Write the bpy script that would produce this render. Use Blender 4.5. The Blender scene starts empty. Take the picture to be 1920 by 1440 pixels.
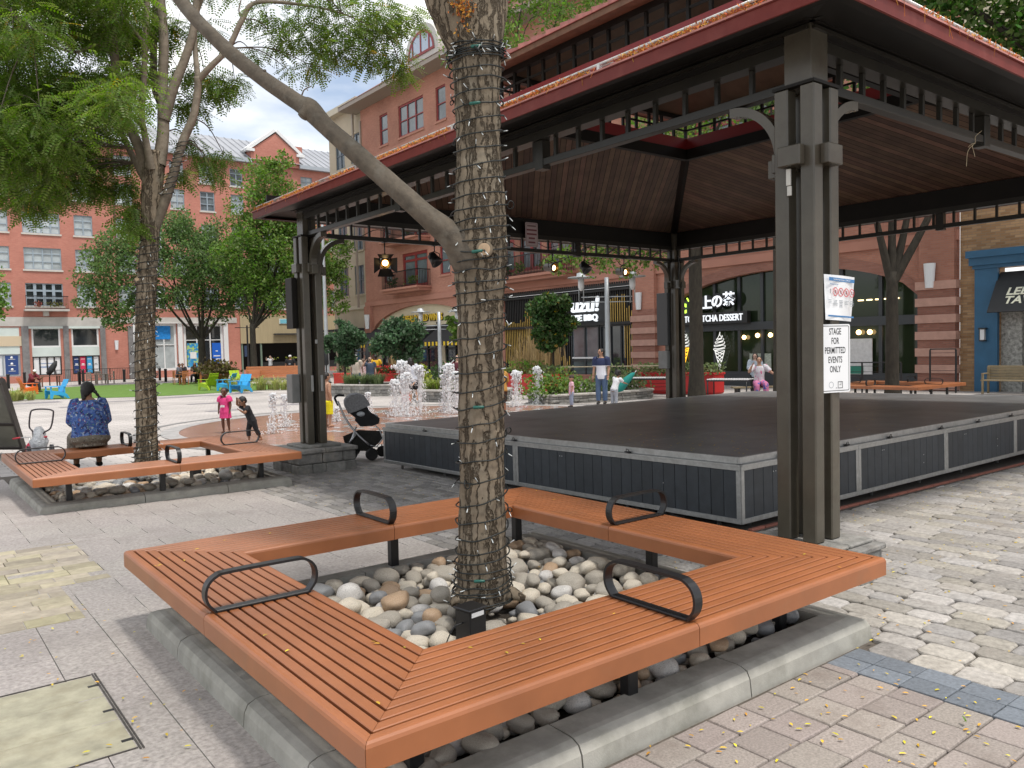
import bpy, math, random, colorsys
import numpy as np
from mathutils import Vector, Matrix, noise as mnoise
# ---------------------------------------------------------------- camera, sky, sun, exposure
SC = bpy.context.scene
COL = SC.collection
random.seed(7)
RNG = np.random.default_rng(7)
R_ = math.radians
CAM_H = 1.62
FPX = 1505.0                      # focal length in photo pixels (1920 wide)
YAW, PITCH, ROLL = R_(37.875), R_(-2.68), R_(-1.363)
def cam_axes():
 f = np.array([math.sin(YAW) * math.cos(PITCH), math.cos(YAW) * math.cos(PITCH), math.sin(PITCH)])
 r = np.array([math.cos(YAW), -math.sin(YAW), 0.0])
 u = np.cross(r, f)
 c, s = math.cos(ROLL), math.sin(ROLL)
 return c * r + s * u, -s * r + c * u, f
RT, UP, FW = cam_axes()
EYE = np.array([0, 0, CAM_H])
cam_d = bpy.data.cameras.new('camera')
cam_d.sensor_width = 36.0
cam_d.lens = FPX / 1920 * 36
cam_d.clip_start = 0.05
cam_d.clip_end = 900
cam = bpy.data.objects.new('camera', cam_d)
COL.objects.link(cam)
cam.matrix_world = Matrix(((RT[0], UP[0], -FW[0], EYE[0]), (RT[1], UP[1], -FW[1], EYE[1]), (RT[2], UP[2], -FW[2], EYE[2]), (0, 0, 0, 1)))
SC.camera = cam
SUN_EL, SUN_AZ = R_(69), math.atan2(0.22, -0.90)      # azimuth measured from +Y towards +X
sun_dir = Vector((math.sin(SUN_AZ) * math.cos(SUN_EL), math.cos(SUN_AZ) * math.cos(SUN_EL), math.sin(SUN_EL)))
sl = bpy.data.lights.new('sun', 'SUN')
sl.energy = 2.5
sl.angle = R_(7.0)
sl.color = (1.0, 0.955, 0.89)
so = bpy.data.objects.new('sun', sl)
so.rotation_euler = sun_dir.to_track_quat('Z', 'Y').to_euler()
COL.objects.link(so)
world = bpy.data.worlds.new('World')
SC.world = world
world.use_nodes = True
wn, wl = world.node_tree.nodes, world.node_tree.links
for n in list(wn):
 wn.remove(n)
w_out = wn.new('ShaderNodeOutputWorld')
w_bg = wn.new('ShaderNodeBackground')
w_bg.inputs['Strength'].default_value = 0.122
w_sky = wn.new('ShaderNodeTexSky')
w_sky.sky_type = 'NISHITA'
w_sky.sun_disc = False
w_sky.sun_elevation = SUN_EL
w_sky.sun_rotation = SUN_AZ
w_sky.dust_density = 2.0
w_tc = wn.new('ShaderNodeTexCoord')
w_map = wn.new('ShaderNodeMapping')
w_map.inputs['Scale'].default_value = (1.0, 1.0, 2.6)
w_map.inputs['Location'].default_value = (0.2, 0.8, 4.2)
w_no = wn.new('ShaderNodeTexNoise')
w_no.inputs['Scale'].default_value = 2.6
w_no.inputs['Detail'].default_value = 7
w_no.inputs['Roughness'].default_value = 0.52
w_rp = wn.new('ShaderNodeValToRGB')
w_rp.color_ramp.elements[0].position = 0.36
w_rp.color_ramp.elements[1].position = 0.58
w_n2 = wn.new('ShaderNodeTexNoise')
w_n2.inputs['Scale'].default_value = 3.3
w_n2.inputs['Detail'].default_value = 5
w_r2 = wn.new('ShaderNodeValToRGB')
w_r2.color_ramp.elements[0].position = 0.35
w_r2.color_ramp.elements[0].color = (6.6, 6.9, 7.4, 1)
w_r2.color_ramp.elements[1].position = 0.62
w_r2.color_ramp.elements[1].color = (9.9, 9.6, 9.1, 1)
w_mx = wn.new('ShaderNodeMix')
w_mx.data_type = 'RGBA'
w_sc = wn.new('ShaderNodeMix')
w_sc.data_type = 'RGBA'
w_sc.blend_type = 'ADD'
w_sc.inputs[0].default_value = 1.0
w_sc.inputs[7].default_value = (1.25, 1.2, 1.1, 1)
wl.new(w_tc.outputs['Generated'], w_map.inputs['Vector'])
wl.new(w_map.outputs[0], w_no.inputs['Vector'])
wl.new(w_map.outputs[0], w_n2.inputs['Vector'])
wl.new(w_no.outputs[0], w_rp.inputs[0])
wl.new(w_n2.outputs[0], w_r2.inputs[0])
wl.new(w_rp.outputs[0], w_mx.inputs[0])
wl.new(w_sky.outputs[0], w_sc.inputs[6])
wl.new(w_sc.outputs[2], w_mx.inputs[6])
wl.new(w_r2.outputs[0], w_mx.inputs[7])
wl.new(w_mx.outputs[2], w_bg.inputs['Color'])
wl.new(w_bg.outputs[0], w_out.inputs['Surface'])
SC.view_settings.view_transform = 'Standard'
SC.view_settings.look = 'None'
SC.view_settings.gamma = 1
SC.view_settings.exposure = 0.42
SC.cycles.use_denoising = True
SC.cycles.max_bounces = 8
SC.cycles.diffuse_bounces = 4
SC.cycles.glossy_bounces = 3
SC.cycles.transmission_bounces = 6
SC.cycles.transparent_max_bounces = 8
SC.cycles.caustics_reflective = False
SC.cycles.caustics_refractive = False
# ---------------------------------------------------------------- where things stand
def ray(x, y):
 return FW + RT * (x - 960) / FPX - UP * (y - 720) / FPX
def gz(x, y):
 s = .614 * x + .789 * y
 return -.018 * min(max(s - 5, 0), 10) - .010 * min(max(s - 15, 0), 22)
def at_depth(x, y, d):
 return Vector(EYE + ray(x, y) * d)
def on_x(x, y, X):
 d = ray(x, y)
 return Vector(EYE + d * (X / d[0]))
def on_y(x, y, Y):
 d = ray(x, y)
 return Vector(EYE + d * (Y / d[1]))
def on_ground(x, y, h=0.0):
 d = ray(x, y)
 z = 0.0
 for _ in range(40):
  p = EYE + d * ((z + h - CAM_H) / d[2])
  z = gz(p[0], p[1])
 return Vector(p)
# ---------------------------------------------------------------- materials
MATS = {}
def lin(c):
 return tuple((v / 12.92 if v <= .04045 else ((v + .055) / 1.055) ** 2.4) for v in c)
def pm(name, color, rough=.6, metal=0.0, noise=None, bump=None, var=0.0, stretch=None, spec=.5, hue=0.0, trans=0.0, emit=None, coords='Object', sat=0.0, coat=0.0, tint=None, sss=0.0):
 """Principled material: base colour varied by a noise and by the per-face attribute 'var'."""
 if name in MATS:
  return MATS[name]
 m = bpy.data.materials.new(name)
 m.use_nodes = True
 N, L = m.node_tree.nodes, m.node_tree.links
 b = N['Principled BSDF']
 b.inputs['Roughness'].default_value = rough
 b.inputs['Metallic'].default_value = metal
 b.inputs['Specular IOR Level'].default_value = spec
 b.inputs['Coat Weight'].default_value = coat
 if trans:
  b.inputs['Transmission Weight'].default_value = trans
  b.inputs['IOR'].default_value = 1.33
 col = (*color[:3], 1)
 b.inputs['Base Color'].default_value = col
 if emit:
  b.inputs['Emission Color'].default_value = (*emit[:3], 1)
  b.inputs['Emission Strength'].default_value = emit[3]
 vec = None
 if noise or bump or tint:
  tc = N.new('ShaderNodeTexCoord')
  mp = N.new('ShaderNodeMapping')
  L.new(tc.outputs[coords], mp.inputs['Vector'])
  if stretch:
   mp.inputs['Scale'].default_value = stretch
  vec = mp.outputs[0]
 if noise or var:
  h = N.new('ShaderNodeHueSaturation')
  h.inputs['Color'].default_value = col
  val = None
  if noise:
   t = N.new('ShaderNodeTexNoise')
   t.inputs['Scale'].default_value = noise[0]
   t.inputs['Detail'].default_value = 6
   t.inputs['Roughness'].default_value = .62
   L.new(vec, t.inputs['Vector'])
   mr = N.new('ShaderNodeMapRange')
   mr.inputs['From Min'].default_value = .28
   mr.inputs['From Max'].default_value = .72
   mr.inputs['To Min'].default_value = 1 - noise[1]
   mr.inputs['To Max'].default_value = 1 + noise[1]
   L.new(t.outputs[0], mr.inputs['Value'])
   val = mr.outputs[0]
  if var:
   a = N.new('ShaderNodeAttribute')
   a.attribute_name = 'var'
   mr2 = N.new('ShaderNodeMapRange')
   mr2.inputs['To Min'].default_value = 1 - var
   mr2.inputs['To Max'].default_value = 1 + var
   L.new(a.outputs['Fac'], mr2.inputs['Value'])
   if val:
    mu = N.new('ShaderNodeMath')
    mu.operation = 'MULTIPLY'
    L.new(val, mu.inputs[0])
    L.new(mr2.outputs[0], mu.inputs[1])
    val = mu.outputs[0]
   else:
    val = mr2.outputs[0]
   if hue:
    fr = N.new('ShaderNodeMath')
    fr.operation = 'MULTIPLY'
    fr.inputs[1].default_value = 7.31
    f2 = N.new('ShaderNodeMath')
    f2.operation = 'FRACT'
    mr3 = N.new('ShaderNodeMapRange')
    mr3.inputs['To Min'].default_value = .5 - hue
    mr3.inputs['To Max'].default_value = .5 + hue
    L.new(a.outputs['Fac'], fr.inputs[0])
    L.new(fr.outputs[0], f2.inputs[0])
    L.new(f2.outputs[0], mr3.inputs['Value'])
    L.new(mr3.outputs[0], h.inputs['Hue'])
    if sat:
     mr4 = N.new('ShaderNodeMapRange')
     mr4.inputs['To Min'].default_value = 1 - sat
     mr4.inputs['To Max'].default_value = 1 + sat
     L.new(f2.outputs[0], mr4.inputs['Value'])
     L.new(mr4.outputs[0], h.inputs['Saturation'])
  L.new(val, h.inputs['Value'])
  cs = h.outputs[0]
  if tint:      # blotches of a second colour (dirt, moss, rust): (scale, colour, low, high)
   t2 = N.new('ShaderNodeTexNoise')
   t2.inputs['Scale'].default_value = tint[0]
   t2.inputs['Detail'].default_value = 8
   t2.inputs['Roughness'].default_value = .65
   L.new(vec, t2.inputs['Vector'])
   m4 = N.new('ShaderNodeMapRange')
   m4.inputs['From Min'].default_value = tint[2]
   m4.inputs['From Max'].default_value = tint[3]
   L.new(t2.outputs[0], m4.inputs['Value'])
   mx = N.new('ShaderNodeMix')
   mx.data_type = 'RGBA'
   mx.inputs[7].default_value = (*tint[1], 1)
   L.new(m4.outputs[0], mx.inputs[0])
   L.new(cs, mx.inputs[6])
   cs = mx.outputs[2]
  L.new(cs, b.inputs['Base Color'])
 if bump:
  t = N.new('ShaderNodeTexNoise')
  t.inputs['Scale'].default_value = bump[0]
  t.inputs['Detail'].default_value = 8
  t.inputs['Roughness'].default_value = .65
  L.new(vec, t.inputs['Vector'])
  bp = N.new('ShaderNodeBump')
  bp.inputs['Strength'].default_value = bump[1]
  bp.inputs['Distance'].default_value = bump[2] if len(bump) > 2 else .01
  L.new(t.outputs[0], bp.inputs['Height'])
  L.new(bp.outputs[0], b.inputs['Normal'])
 MATS[name] = m
 return m
def brick_mat(name, c1, c2, mortar, bw=.23, bh=.075, ms=.012, rough=.85, tint=None, rot=False):
 if name in MATS:
  return MATS[name]
 m = bpy.data.materials.new(name)
 m.use_nodes = True
 N, L = m.node_tree.nodes, m.node_tree.links
 b = N['Principled BSDF']
 b.inputs['Roughness'].default_value = rough
 b.inputs['Specular IOR Level'].default_value = .25
 tc = N.new('ShaderNodeNewGeometry')
 sx = N.new('ShaderNodeSeparateXYZ')
 L.new(tc.outputs['Position'], sx.inputs[0])
 ad = N.new('ShaderNodeMath')
 L.new(sx.outputs[0], ad.inputs[0])
 L.new(sx.outputs[1], ad.inputs[1])
 cb = N.new('ShaderNodeCombineXYZ')
 if rot is None:                        # lying on the ground
  L.new(sx.outputs[0], cb.inputs[0])
  L.new(sx.outputs[1], cb.inputs[1])
 else:
  L.new(ad.outputs[0], cb.inputs[1 if rot else 0])
  L.new(sx.outputs[2], cb.inputs[0 if rot else 1])
 br = N.new('ShaderNodeTexBrick')
 br.inputs['Color1'].default_value = (*c1, 1)
 br.inputs['Color2'].default_value = (*c2, 1)
 br.inputs['Mortar'].default_value = (*mortar, 1)
 br.inputs['Scale'].default_value = 1
 br.inputs['Mortar Size'].default_value = ms
 br.inputs['Brick Width'].default_value = bw
 br.inputs['Row Height'].default_value = bh
 L.new(cb.outputs[0], br.inputs['Vector'])
 t = N.new('ShaderNodeTexNoise')
 t.inputs['Scale'].default_value = .35
 t.inputs['Detail'].default_value = 8
 L.new(tc.outputs['Position'], t.inputs['Vector'])
 mr = N.new('ShaderNodeMapRange')
 mr.inputs['From Min'].default_value = .3
 mr.inputs['From Max'].default_value = .7
 mr.inputs['To Min'].default_value = .82
 mr.inputs['To Max'].default_value = 1.16
 L.new(t.outputs[0], mr.inputs['Value'])
 h = N.new('ShaderNodeHueSaturation')
 L.new(br.outputs['Color'], h.inputs['Color'])
 L.new(mr.outputs[0], h.inputs['Value'])
 L.new(h.outputs[0], b.inputs['Base Color'])
 bp = N.new('ShaderNodeBump')
 bp.inputs['Strength'].default_value = .4
 bp.inputs['Distance'].default_value = .01
 bp.invert = True
 L.new(br.outputs['Fac'], bp.inputs['Height'])
 L.new(bp.outputs[0], b.inputs['Normal'])
 MATS[name] = m
 return m
# ---------------------------------------------------------------- mesh collecting
class MB:
 """Collects pieces of geometry and links them as ONE mesh object."""
 def __init__(self):
  self.V, self.F, self.n = [], [], 0
 def add(self, verts, faces, mat=0, var=None, smooth=False):
  v = np.asarray(verts, dtype=np.float64).reshape(-1, 3)
  byk = {}
  for f in faces:
   byk.setdefault(len(f), []).append(f)
  vv = random.random() if var is None else var
  for k, fl in byk.items():
   a = np.asarray(fl, dtype=np.int64) + self.n
   self.F.append((a, mat, np.full(len(a), vv, dtype=np.float32), smooth))
  self.V.append(v)
  self.n += len(v)
  return self
 def bulk(self, verts, faces, mat=0, var=None, smooth=False):
  v = np.asarray(verts, dtype=np.float64).reshape(-1, 3)
  a = np.asarray(faces, dtype=np.int64) + self.n
  if var is None:
   var = RNG.random(len(a))
  self.F.append((a, mat, np.asarray(var, dtype=np.float32), smooth))
  self.V.append(v)
  self.n += len(v)
  return self
 def box(self, lo, hi, mat=0, var=None, M=None):
  x0, y0, z0 = lo
  x1, y1, z1 = hi
  v = [(x0, y0, z0), (x1, y0, z0), (x1, y1, z0), (x0, y1, z0), (x0, y0, z1), (x1, y0, z1), (x1, y1, z1), (x0, y1, z1)]
  if M is not None:
   v = [tuple(M @ Vector(p)) for p in v]
  return self.add(v, [(0, 3, 2, 1), (4, 5, 6, 7), (0, 1, 5, 4), (1, 2, 6, 5), (2, 3, 7, 6), (3, 0, 4, 7)], mat, var)
 def cbox(self, c, s, mat=0, var=None, M=None):
  return self.box((c[0] - s[0] / 2, c[1] - s[1] / 2, c[2] - s[2] / 2), (c[0] + s[0] / 2, c[1] + s[1] / 2, c[2] + s[2] / 2), mat, var, M)
 def bevbox(self, lo, hi, b=.01, mat=0, var=None, M=None):
  """A box with its edges cut back by b."""
  lo, hi = np.array(lo, float), np.array(hi, float)
  v, idx = [], {}
  for sx in (0, 1):
   for sy in (0, 1):
    for sz in (0, 1):
     for ax in range(3):
      p = []
      for k, s in enumerate((sx, sy, sz)):
       e = (lo, hi)[s][k]
       if k != ax:
        e += b if s == 0 else -b
       p.append(e)
      idx[(sx, sy, sz, ax)] = len(v)
      v.append(p)
  F = []
  for ax in range(3):
   o = [k for k in range(3) if k != ax]
   for s in (0, 1):
    q = []
    for (a, c) in ((0, 0), (1, 0), (1, 1), (0, 1)):
     t = [0, 0, 0]
     t[ax], t[o[0]], t[o[1]] = s, a, c
     q.append(idx[(*t, ax)])
    F.append(q)
  for ax in range(3):
   o = [k for k in range(3) if k != ax]
   for a in (0, 1):
    for c in (0, 1):
     t0, t1 = [0, 0, 0], [0, 0, 0]
     t0[o[0]] = t1[o[0]] = a
     t0[o[1]] = t1[o[1]] = c
     t1[ax] = 1
     F.append([idx[(*t0, o[0])], idx[(*t1, o[0])], idx[(*t1, o[1])], idx[(*t0, o[1])]])
  for sx in (0, 1):
   for sy in (0, 1):
    for sz in (0, 1):
     F.append([idx[(sx, sy, sz, k)] for k in range(3)])
  cen = (lo + hi) / 2
  va = np.array(v)
  G = []
  for f in F:
   n = np.cross(va[f[1]] - va[f[0]], va[f[2]] - va[f[0]])
   G.append(f if n @ (va[f].mean(0) - cen) > 0 else f[::-1])
  if M is not None:
   v = [tuple(M @ Vector(p)) for p in v]
  return self.add(v, G, mat, var)
 def tube(self, path, rad, n=8, mat=0, var=None, caps=True, smooth=True, flat=None):
  """Sweep a circle (or an ellipse flat=(a,b) about the up hint) along path."""
  P = [Vector(p) for p in path]
  if not hasattr(rad, '__len__'):
   rad = [rad] * len(P)
  vs, fs = [], []
  t0 = (P[1] - P[0]).normalized()
  u = Vector((0, 0, 1)) if abs(t0.z) < .9 else Vector((1, 0, 0))
  u = (u - t0 * u.dot(t0)).normalized()
  for i, p in enumerate(P):
   t = (P[min(i + 1, len(P) - 1)] - P[max(i - 1, 0)])
   if t.length < 1e-9:
    t = t0
   t = t.normalized()
   u = (u - t * u.dot(t))
   if u.length < 1e-6:
    u = t.orthogonal()
   u = u.normalized()
   w = t.cross(u)
   for k in range(n):
    a = 2 * math.pi * k / n
    vs.append(p + (u * math.cos(a) + w * math.sin(a)) * rad[i])
  for i in range(len(P) - 1):
   for k in range(n):
    k2 = (k + 1) % n
    fs.append((i * n + k, i * n + k2, (i + 1) * n + k2, (i + 1) * n + k))
  self.add(vs, fs, mat, var, smooth)
  if caps:
   b0 = self.n - len(vs)
   vv = random.random() if var is None else var
   for cap in ([b0 + k for k in range(n)][::-1], [b0 + (len(P) - 1) * n + k for k in range(n)]):
    self.F.append((np.array([cap]), mat, np.array([vv], dtype=np.float32), False))
  return self
 def prism(self, poly, z0, z1, mat=0, var=None, M=None):
  """poly counter-clockwise in xy, extruded z0..z1."""
  n = len(poly)
  v = [(p[0], p[1], z0) for p in poly] + [(p[0], p[1], z1) for p in poly]
  if M is not None:
   v = [tuple(M @ Vector(p)) for p in v]
  f = [tuple(range(n))[::-1], tuple(range(n, 2 * n))]
  f += [(i, (i + 1) % n, (i + 1) % n + n, i + n) for i in range(n)]
  return self.add(v, f, mat, var)
 def lathe(self, prof, n=16, c=(0, 0, 0), mat=0, var=None, smooth=True, M=None):
  v, f = [], []
  for r, z in prof:
   for k in range(n):
    a = 2 * math.pi * k / n
    v.append((c[0] + r * math.cos(a), c[1] + r * math.sin(a), c[2] + z))
  for i in range(len(prof) - 1):
   for k in range(n):
    f.append((i * n + k, i * n + (k + 1) % n, (i + 1) * n + (k + 1) % n, (i + 1) * n + k))
  f.append(tuple(range(n))[::-1])
  f.append(tuple(range((len(prof) - 1) * n, len(prof) * n)))
  if M is not None:
   v = [tuple(M @ Vector(p)) for p in v]
  return self.add(v, f, mat, var, smooth)
 def ball(self, c, r, mat=0, var=None, n=10, m=7, M=None):
  """Ellipsoid with radii r."""
  if not hasattr(r, '__len__'):
   r = (r, r, r)
  v, f = [], []
  for i in range(m + 1):
   t = math.pi * i / m
   for k in range(n):
    a = 2 * math.pi * k / n
    p = Vector((r[0] * math.sin(t) * math.cos(a), r[1] * math.sin(t) * math.sin(a), -r[2] * math.cos(t)))
    if M is not None:
     p = M @ p
    v.append(p + Vector(c))
  for i in range(m):
   for k in range(n):
    f.append((i * n + k, i * n + (k + 1) % n, (i + 1) * n + (k + 1) % n, (i + 1) * n + k))
  return self.add(v, f, mat, var, True)
 def mesh(self, name, mats):
  me = bpy.data.meshes.new(name)
  V = np.concatenate(self.V) if self.V else np.zeros((0, 3))
  me.vertices.add(len(V))
  me.vertices.foreach_set('co', V.ravel())
  tot = np.concatenate([np.full(len(a), a.shape[1]) for a, _, _, _ in self.F])
  loops = np.concatenate([a.ravel() for a, _, _, _ in self.F])
  me.loops.add(len(loops))
  me.loops.foreach_set('vertex_index', loops.astype(np.int32))
  me.polygons.add(len(tot))
  me.polygons.foreach_set('loop_start', (np.cumsum(tot) - tot).astype(np.int32))
  me.polygons.foreach_set('material_index', np.concatenate([np.full(len(a), m) for a, m, _, _ in self.F]).astype(np.int32))
  me.polygons.foreach_set('use_smooth', np.concatenate([np.full(len(a), s) for a, _, _, s in self.F]).astype(bool))
  at = me.attributes.new('var', 'FLOAT', 'FACE')
  at.data.foreach_set('value', np.concatenate([v for _, _, v, _ in self.F]).astype(np.float32))
  me.update(calc_edges=True)
  for m in (mats if isinstance(mats, (list, tuple)) else [mats]):
   me.materials.append(m)
  return me
 def build(self, name, mats, parent=None, loc=None):
  o = bpy.data.objects.new(name, self.mesh(name, mats))
  COL.objects.link(o)
  if parent is not None:
   o.parent = parent
  if loc is not None:
   o.location = loc
  return o
def tag(o, label=None, cat=None, group=None, kind=None):
 if label:
  o['label'] = label
 if cat:
  o['category'] = cat
 if group:
  o['group'] = group
 if kind:
  o['kind'] = kind
 return o
def thing(name, label, cat, loc=(0, 0, 0), rz=0.0, group=None):
 o = bpy.data.objects.new(name, None)
 o.empty_display_size = .1
 COL.objects.link(o)
 o.location = loc
 o.rotation_euler = (0, 0, rz)
 return tag(o, label, cat, group)
def copy_tree(o, parent=None):
 c = o.copy()
 COL.objects.link(c)
 c.parent = parent
 for ch in list(o.children):
  copy_tree(ch, c)
 return c
def text_mesh(name, body, size, mat, M, parent=None, ext=.01, align='LEFT', sx=1.0, bold=0.0, shear=0.0, space=1.0):
 c = bpy.data.curves.new(name, 'FONT')
 c.body = body
 c.size = size
 c.extrude = ext
 c.offset = bold
 c.align_x = align
 c.shear = shear
 c.space_character = space
 c.resolution_u = 3
 t = bpy.data.objects.new(name, c)
 COL.objects.link(t)
 bpy.context.view_layer.update()
 me = bpy.data.meshes.new_from_object(t.evaluated_get(bpy.context.evaluated_depsgraph_get()))
 bpy.data.objects.remove(t)
 bpy.data.curves.remove(c)
 me.materials.clear()
 me.materials.append(mat)
 me.transform(Matrix.Diagonal((sx, 1, 1, 1)))
 me.transform(M)
 o = bpy.data.objects.new(name, me)
 COL.objects.link(o)
 o.parent = parent
 return o
def facing(origin, nrm):
 """Matrix for flat work (letters) facing -X, -Y or any horizontal direction nrm."""
 n = Vector(nrm).normalized()
 up = Vector((0, 0, 1))
 x = up.cross(n)
 return Matrix(((x.x, up.x, n.x, origin[0]), (x.y, up.y, n.y, origin[1]), (x.z, up.z, n.z, origin[2]), (0, 0, 0, 1)))
def spline(P, n):
 """Catmull-Rom through points (numpy), n samples per span."""
 P = [np.asarray(p, float) for p in P]
 Q = [2 * P[0] - P[1]] + P + [2 * P[-1] - P[-2]]
 out = []
 for i in range(1, len(Q) - 2):
  for k in range(n):
   t = k / n
   a, b, c, d = Q[i - 1], Q[i], Q[i + 1], Q[i + 2]
   out.append(.5 * (2 * b + (c - a) * t + (2 * a - 5 * b + 4 * c - d) * t * t + (3 * b - a - 3 * c + d) * t ** 3))
 out.append(P[-1])
 return out
METAL_BLACK = pm('black painted steel', (.012, .012, .013), .38, noise=(30, .3))
LEAFLET = pm('yellow leaflet', (.62, .42, .03), .6, var=.35, hue=.04)
# ---------------------------------------------------------------- ground and paving
GROUND = brick_mat('pale plaza pavers', (.40, .375, .355), (.47, .44, .415), (.25, .235, .22), bw=.42, bh=.21, ms=.010, rot=None)
MORTAR = pm('joint sand', (.10, .085, .07), .95, noise=(25, .4))
def slope_sheet(mb, s0, s1, t0, t1, dz, mat=0, n=1):
 """A strip of the sloping plaza: s along the fall (away from the camera), t across it."""
 a, b = .614, .789
 ss = sorted({s0, s1, *[k for k in (5.0, 15.0, 37.0) if s0 < k < s1]})
 v, f = [], []
 for s in ss:
  for t in (t0, t1):
   x, y = s * a - t * b, s * b + t * a
   v.append((x, y, gz(x, y) + dz))
 for i in range(len(ss) - 1):
  f.append((2 * i, 2 * i + 2, 2 * i + 3, 2 * i + 1)[::-1])
 mb.add(v, [tuple(reversed(q)) for q in f], mat)
mb = MB()
slope_sheet(mb, -30, 420, -300, 300, -.022)
o = mb.build('ground', GROUND)
tag(o, kind='structure')
if o.data.polygons[0].normal.z < 0:
 o.data.flip_normals()
def paver(V, F, VA, x0, x1, y0, y1, top, e=.006, h=.012, jit=0.0, dome=0.0, low=-.02):
 """One block with worn edges: skirt, rounded shoulder, crown."""
 g = gz((x0 + x1) / 2, (y0 + y1) / 2)
 j = lambda: random.uniform(-jit, jit)
 C = [(x0 + j(), y0 + j()), (x1 + j(), y0 + j()), (x1 + j(), y1 + j()), (x0 + j(), y1 + j())]
 cx, cy = sum(c[0] for c in C) / 4, sum(c[1] for c in C) / 4
 if jit > 0.004:            # worn cobbles: clip every corner
  D = []
  for i in range(4):
   p, q, r = C[i - 1], C[i], C[(i + 1) % 4]
   k = random.uniform(.1, .22)
   D.append((q[0] + (p[0] - q[0]) * k, q[1] + (p[1] - q[1]) * k))
   D.append((q[0] + (r[0] - q[0]) * k * .7, q[1] + (r[1] - q[1]) * k * .7))
  C = D
 n = len(C)
 tl = (random.uniform(-1, 1) * jit * .6, random.uniform(-1, 1) * jit * .6)
 b = len(V)
 def ring(ins, z):
  for (px, py) in C:
   dx, dy = cx - px, cy - py
   l = math.hypot(dx, dy)
   V.append((px + dx / l * ins, py + dy / l * ins, g + z + tl[0] * (px - cx) * 3 + tl[1] * (py - cy) * 3))
 ring(0, low)
 ring(0, top - h)
 ring(e * .7, top - h * .3)
 ring(e * 2.2, top)
 V.append((cx, cy, g + top + dome))
 va = random.random()
 for r in range(3):
  for i in range(n):
   i2 = (i + 1) % n
   F.append((b + r * n + i, b + r * n + i2, b + (r + 1) * n + i2, b + (r + 1) * n + i))
   VA.append(va)
 for i in range(n):
  F.append((b + 3 * n + i, b + 3 * n + (i + 1) % n, b + 4 * n, b + 4 * n))
  VA.append(va)
def pave(name, rects, bw, bh, mat, top=.008, gap=.004, jit=0.0, dome=0.0, e=.004, h=.01, along='x', varw=0.0, skip=None, stagger=.5):
 V, F, VA = [], [], []
 for (X0, X1, Y0, Y1) in rects:
  a0, a1, c0, c1 = (X0, X1, Y0, Y1) if along == 'x' else (Y0, Y1, X0, X1)
  r, c = 0, c0
  while c < c1 - .02:
   rh = bh * (1 + random.uniform(-varw, varw) * .5)
   ce = min(c + rh, c1)
   a = a0 - (bw * stagger if r % 2 else 0) - (random.random() * bw if varw else 0)
   while a < a1 - .02:
    w = bw * (1 + random.uniform(-varw, varw))
    s0, s1 = max(a, a0), min(a + w, a1)
    a += w
    if s1 - s0 < .03:
     continue
    q = (s0 + gap / 2, s1 - gap / 2, c + gap / 2, ce - gap / 2)
    if along != 'x':
     q = (q[2], q[3], q[0], q[1])
    if skip and skip((q[0] + q[1]) / 2, (q[2] + q[3]) / 2):
     continue
    paver(V, F, VA, *q, top + random.uniform(-1, 1) * min(.003, top * .3) * (1 if jit else .4), e, h, jit, dome)
   c = ce
   r += 1
 V = np.array(V)
 F = np.array(F)
 tri = F[:, 2] == F[:, 3]
 m = MB()
 m.V.append(V)
 m.n = len(V)
 VA = np.array(VA, dtype=np.float32)
 m.F.append((F[~tri], 0, VA[~tri], False))
 m.F.append((F[tri][:, :3], 0, VA[tri], False))
 o = m.build(name, mat)
 tag(o, kind='structure')
 return o
GRANITE = pm('pink grey granite', (.345, .315, .295), .72, noise=(46, .36), bump=(70, .5, .005), var=.05, hue=.010, tint=(1.1, (.235, .21, .195), .5, .8))
BEIGE = pm('beige sandstone paver', (.38, .335, .245), .8, noise=(14, .2), bump=(60, .3, .004), var=.2, hue=.02, sat=.2)
COBBLE = pm('tumbled concrete cobble', (.34, .318, .29), .85, noise=(34, .30), bump=(42, .8, .008), var=.26, hue=.014, sat=.4, tint=(2.2, (.27, .24, .21), .55, .85))
SQUARE = pm('square concrete paver', (.285, .247, .222), .85, noise=(95, .3), bump=(120, .45, .004), var=.13, hue=.015, tint=(3.0, (.175, .14, .12), .54, .8))
SLATE = pm('blue grey slate paver', (.155, .175, .20), .75, noise=(60, .25), bump=(90, .4, .004), var=.16)
DARKPAV = pm('dark grey setts', (.235, .222, .21), .8, noise=(50, .25), bump=(70, .6, .006), var=.28, hue=.02, sat=.3)
def in_near_pit(x, y):
 return 1.12 < x < 4.16 and 2.16 < y < 5.06
def in_left_pit(x, y):
 return 1.19 < x < 4.06 and 9.77 < y < 12.6
def in_patch(x, y):
 return (x < 1.235 and 6.44 < y < 8.0) or (x < .9 and 5.51 < y <= 6.44)
def under_patch(x, y):
 return (x < 1.08 and 6.75 < y < 7.69) or (x < .75 and 5.82 < y <= 7.0)
def in_lid(x, y):
 return x < .765 and 3.52 < y < 4.49
def in_stage_base(x, y):
 return False
mb = MB()
v, f = [], []
for (x0, x1, y0, y1) in ((-4, 1.12, 0, 14), (1.12, 5.8, 5.06, 14), (1.12, 12, -1, 2.16), (4.16, 16, 2.16, 5.06), (1.12, 4.16, 2.16, 5.06)):
 b = len(v)
 ys = np.linspace(y0, y1, 5)
 xs = np.linspace(x0, x1, 5)
 for yy in ys:
  for xx in xs:
   v.append((xx, yy, gz(xx, yy) - .012))
 for i in range(4):
  for k in range(4):
   f.append((b + i * 5 + k, b + i * 5 + k + 1, b + (i + 1) * 5 + k + 1, b + (i + 1) * 5 + k))
mb.add(v, f)
tag(mb.build('paving_bed', MORTAR), kind='structure')
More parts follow.
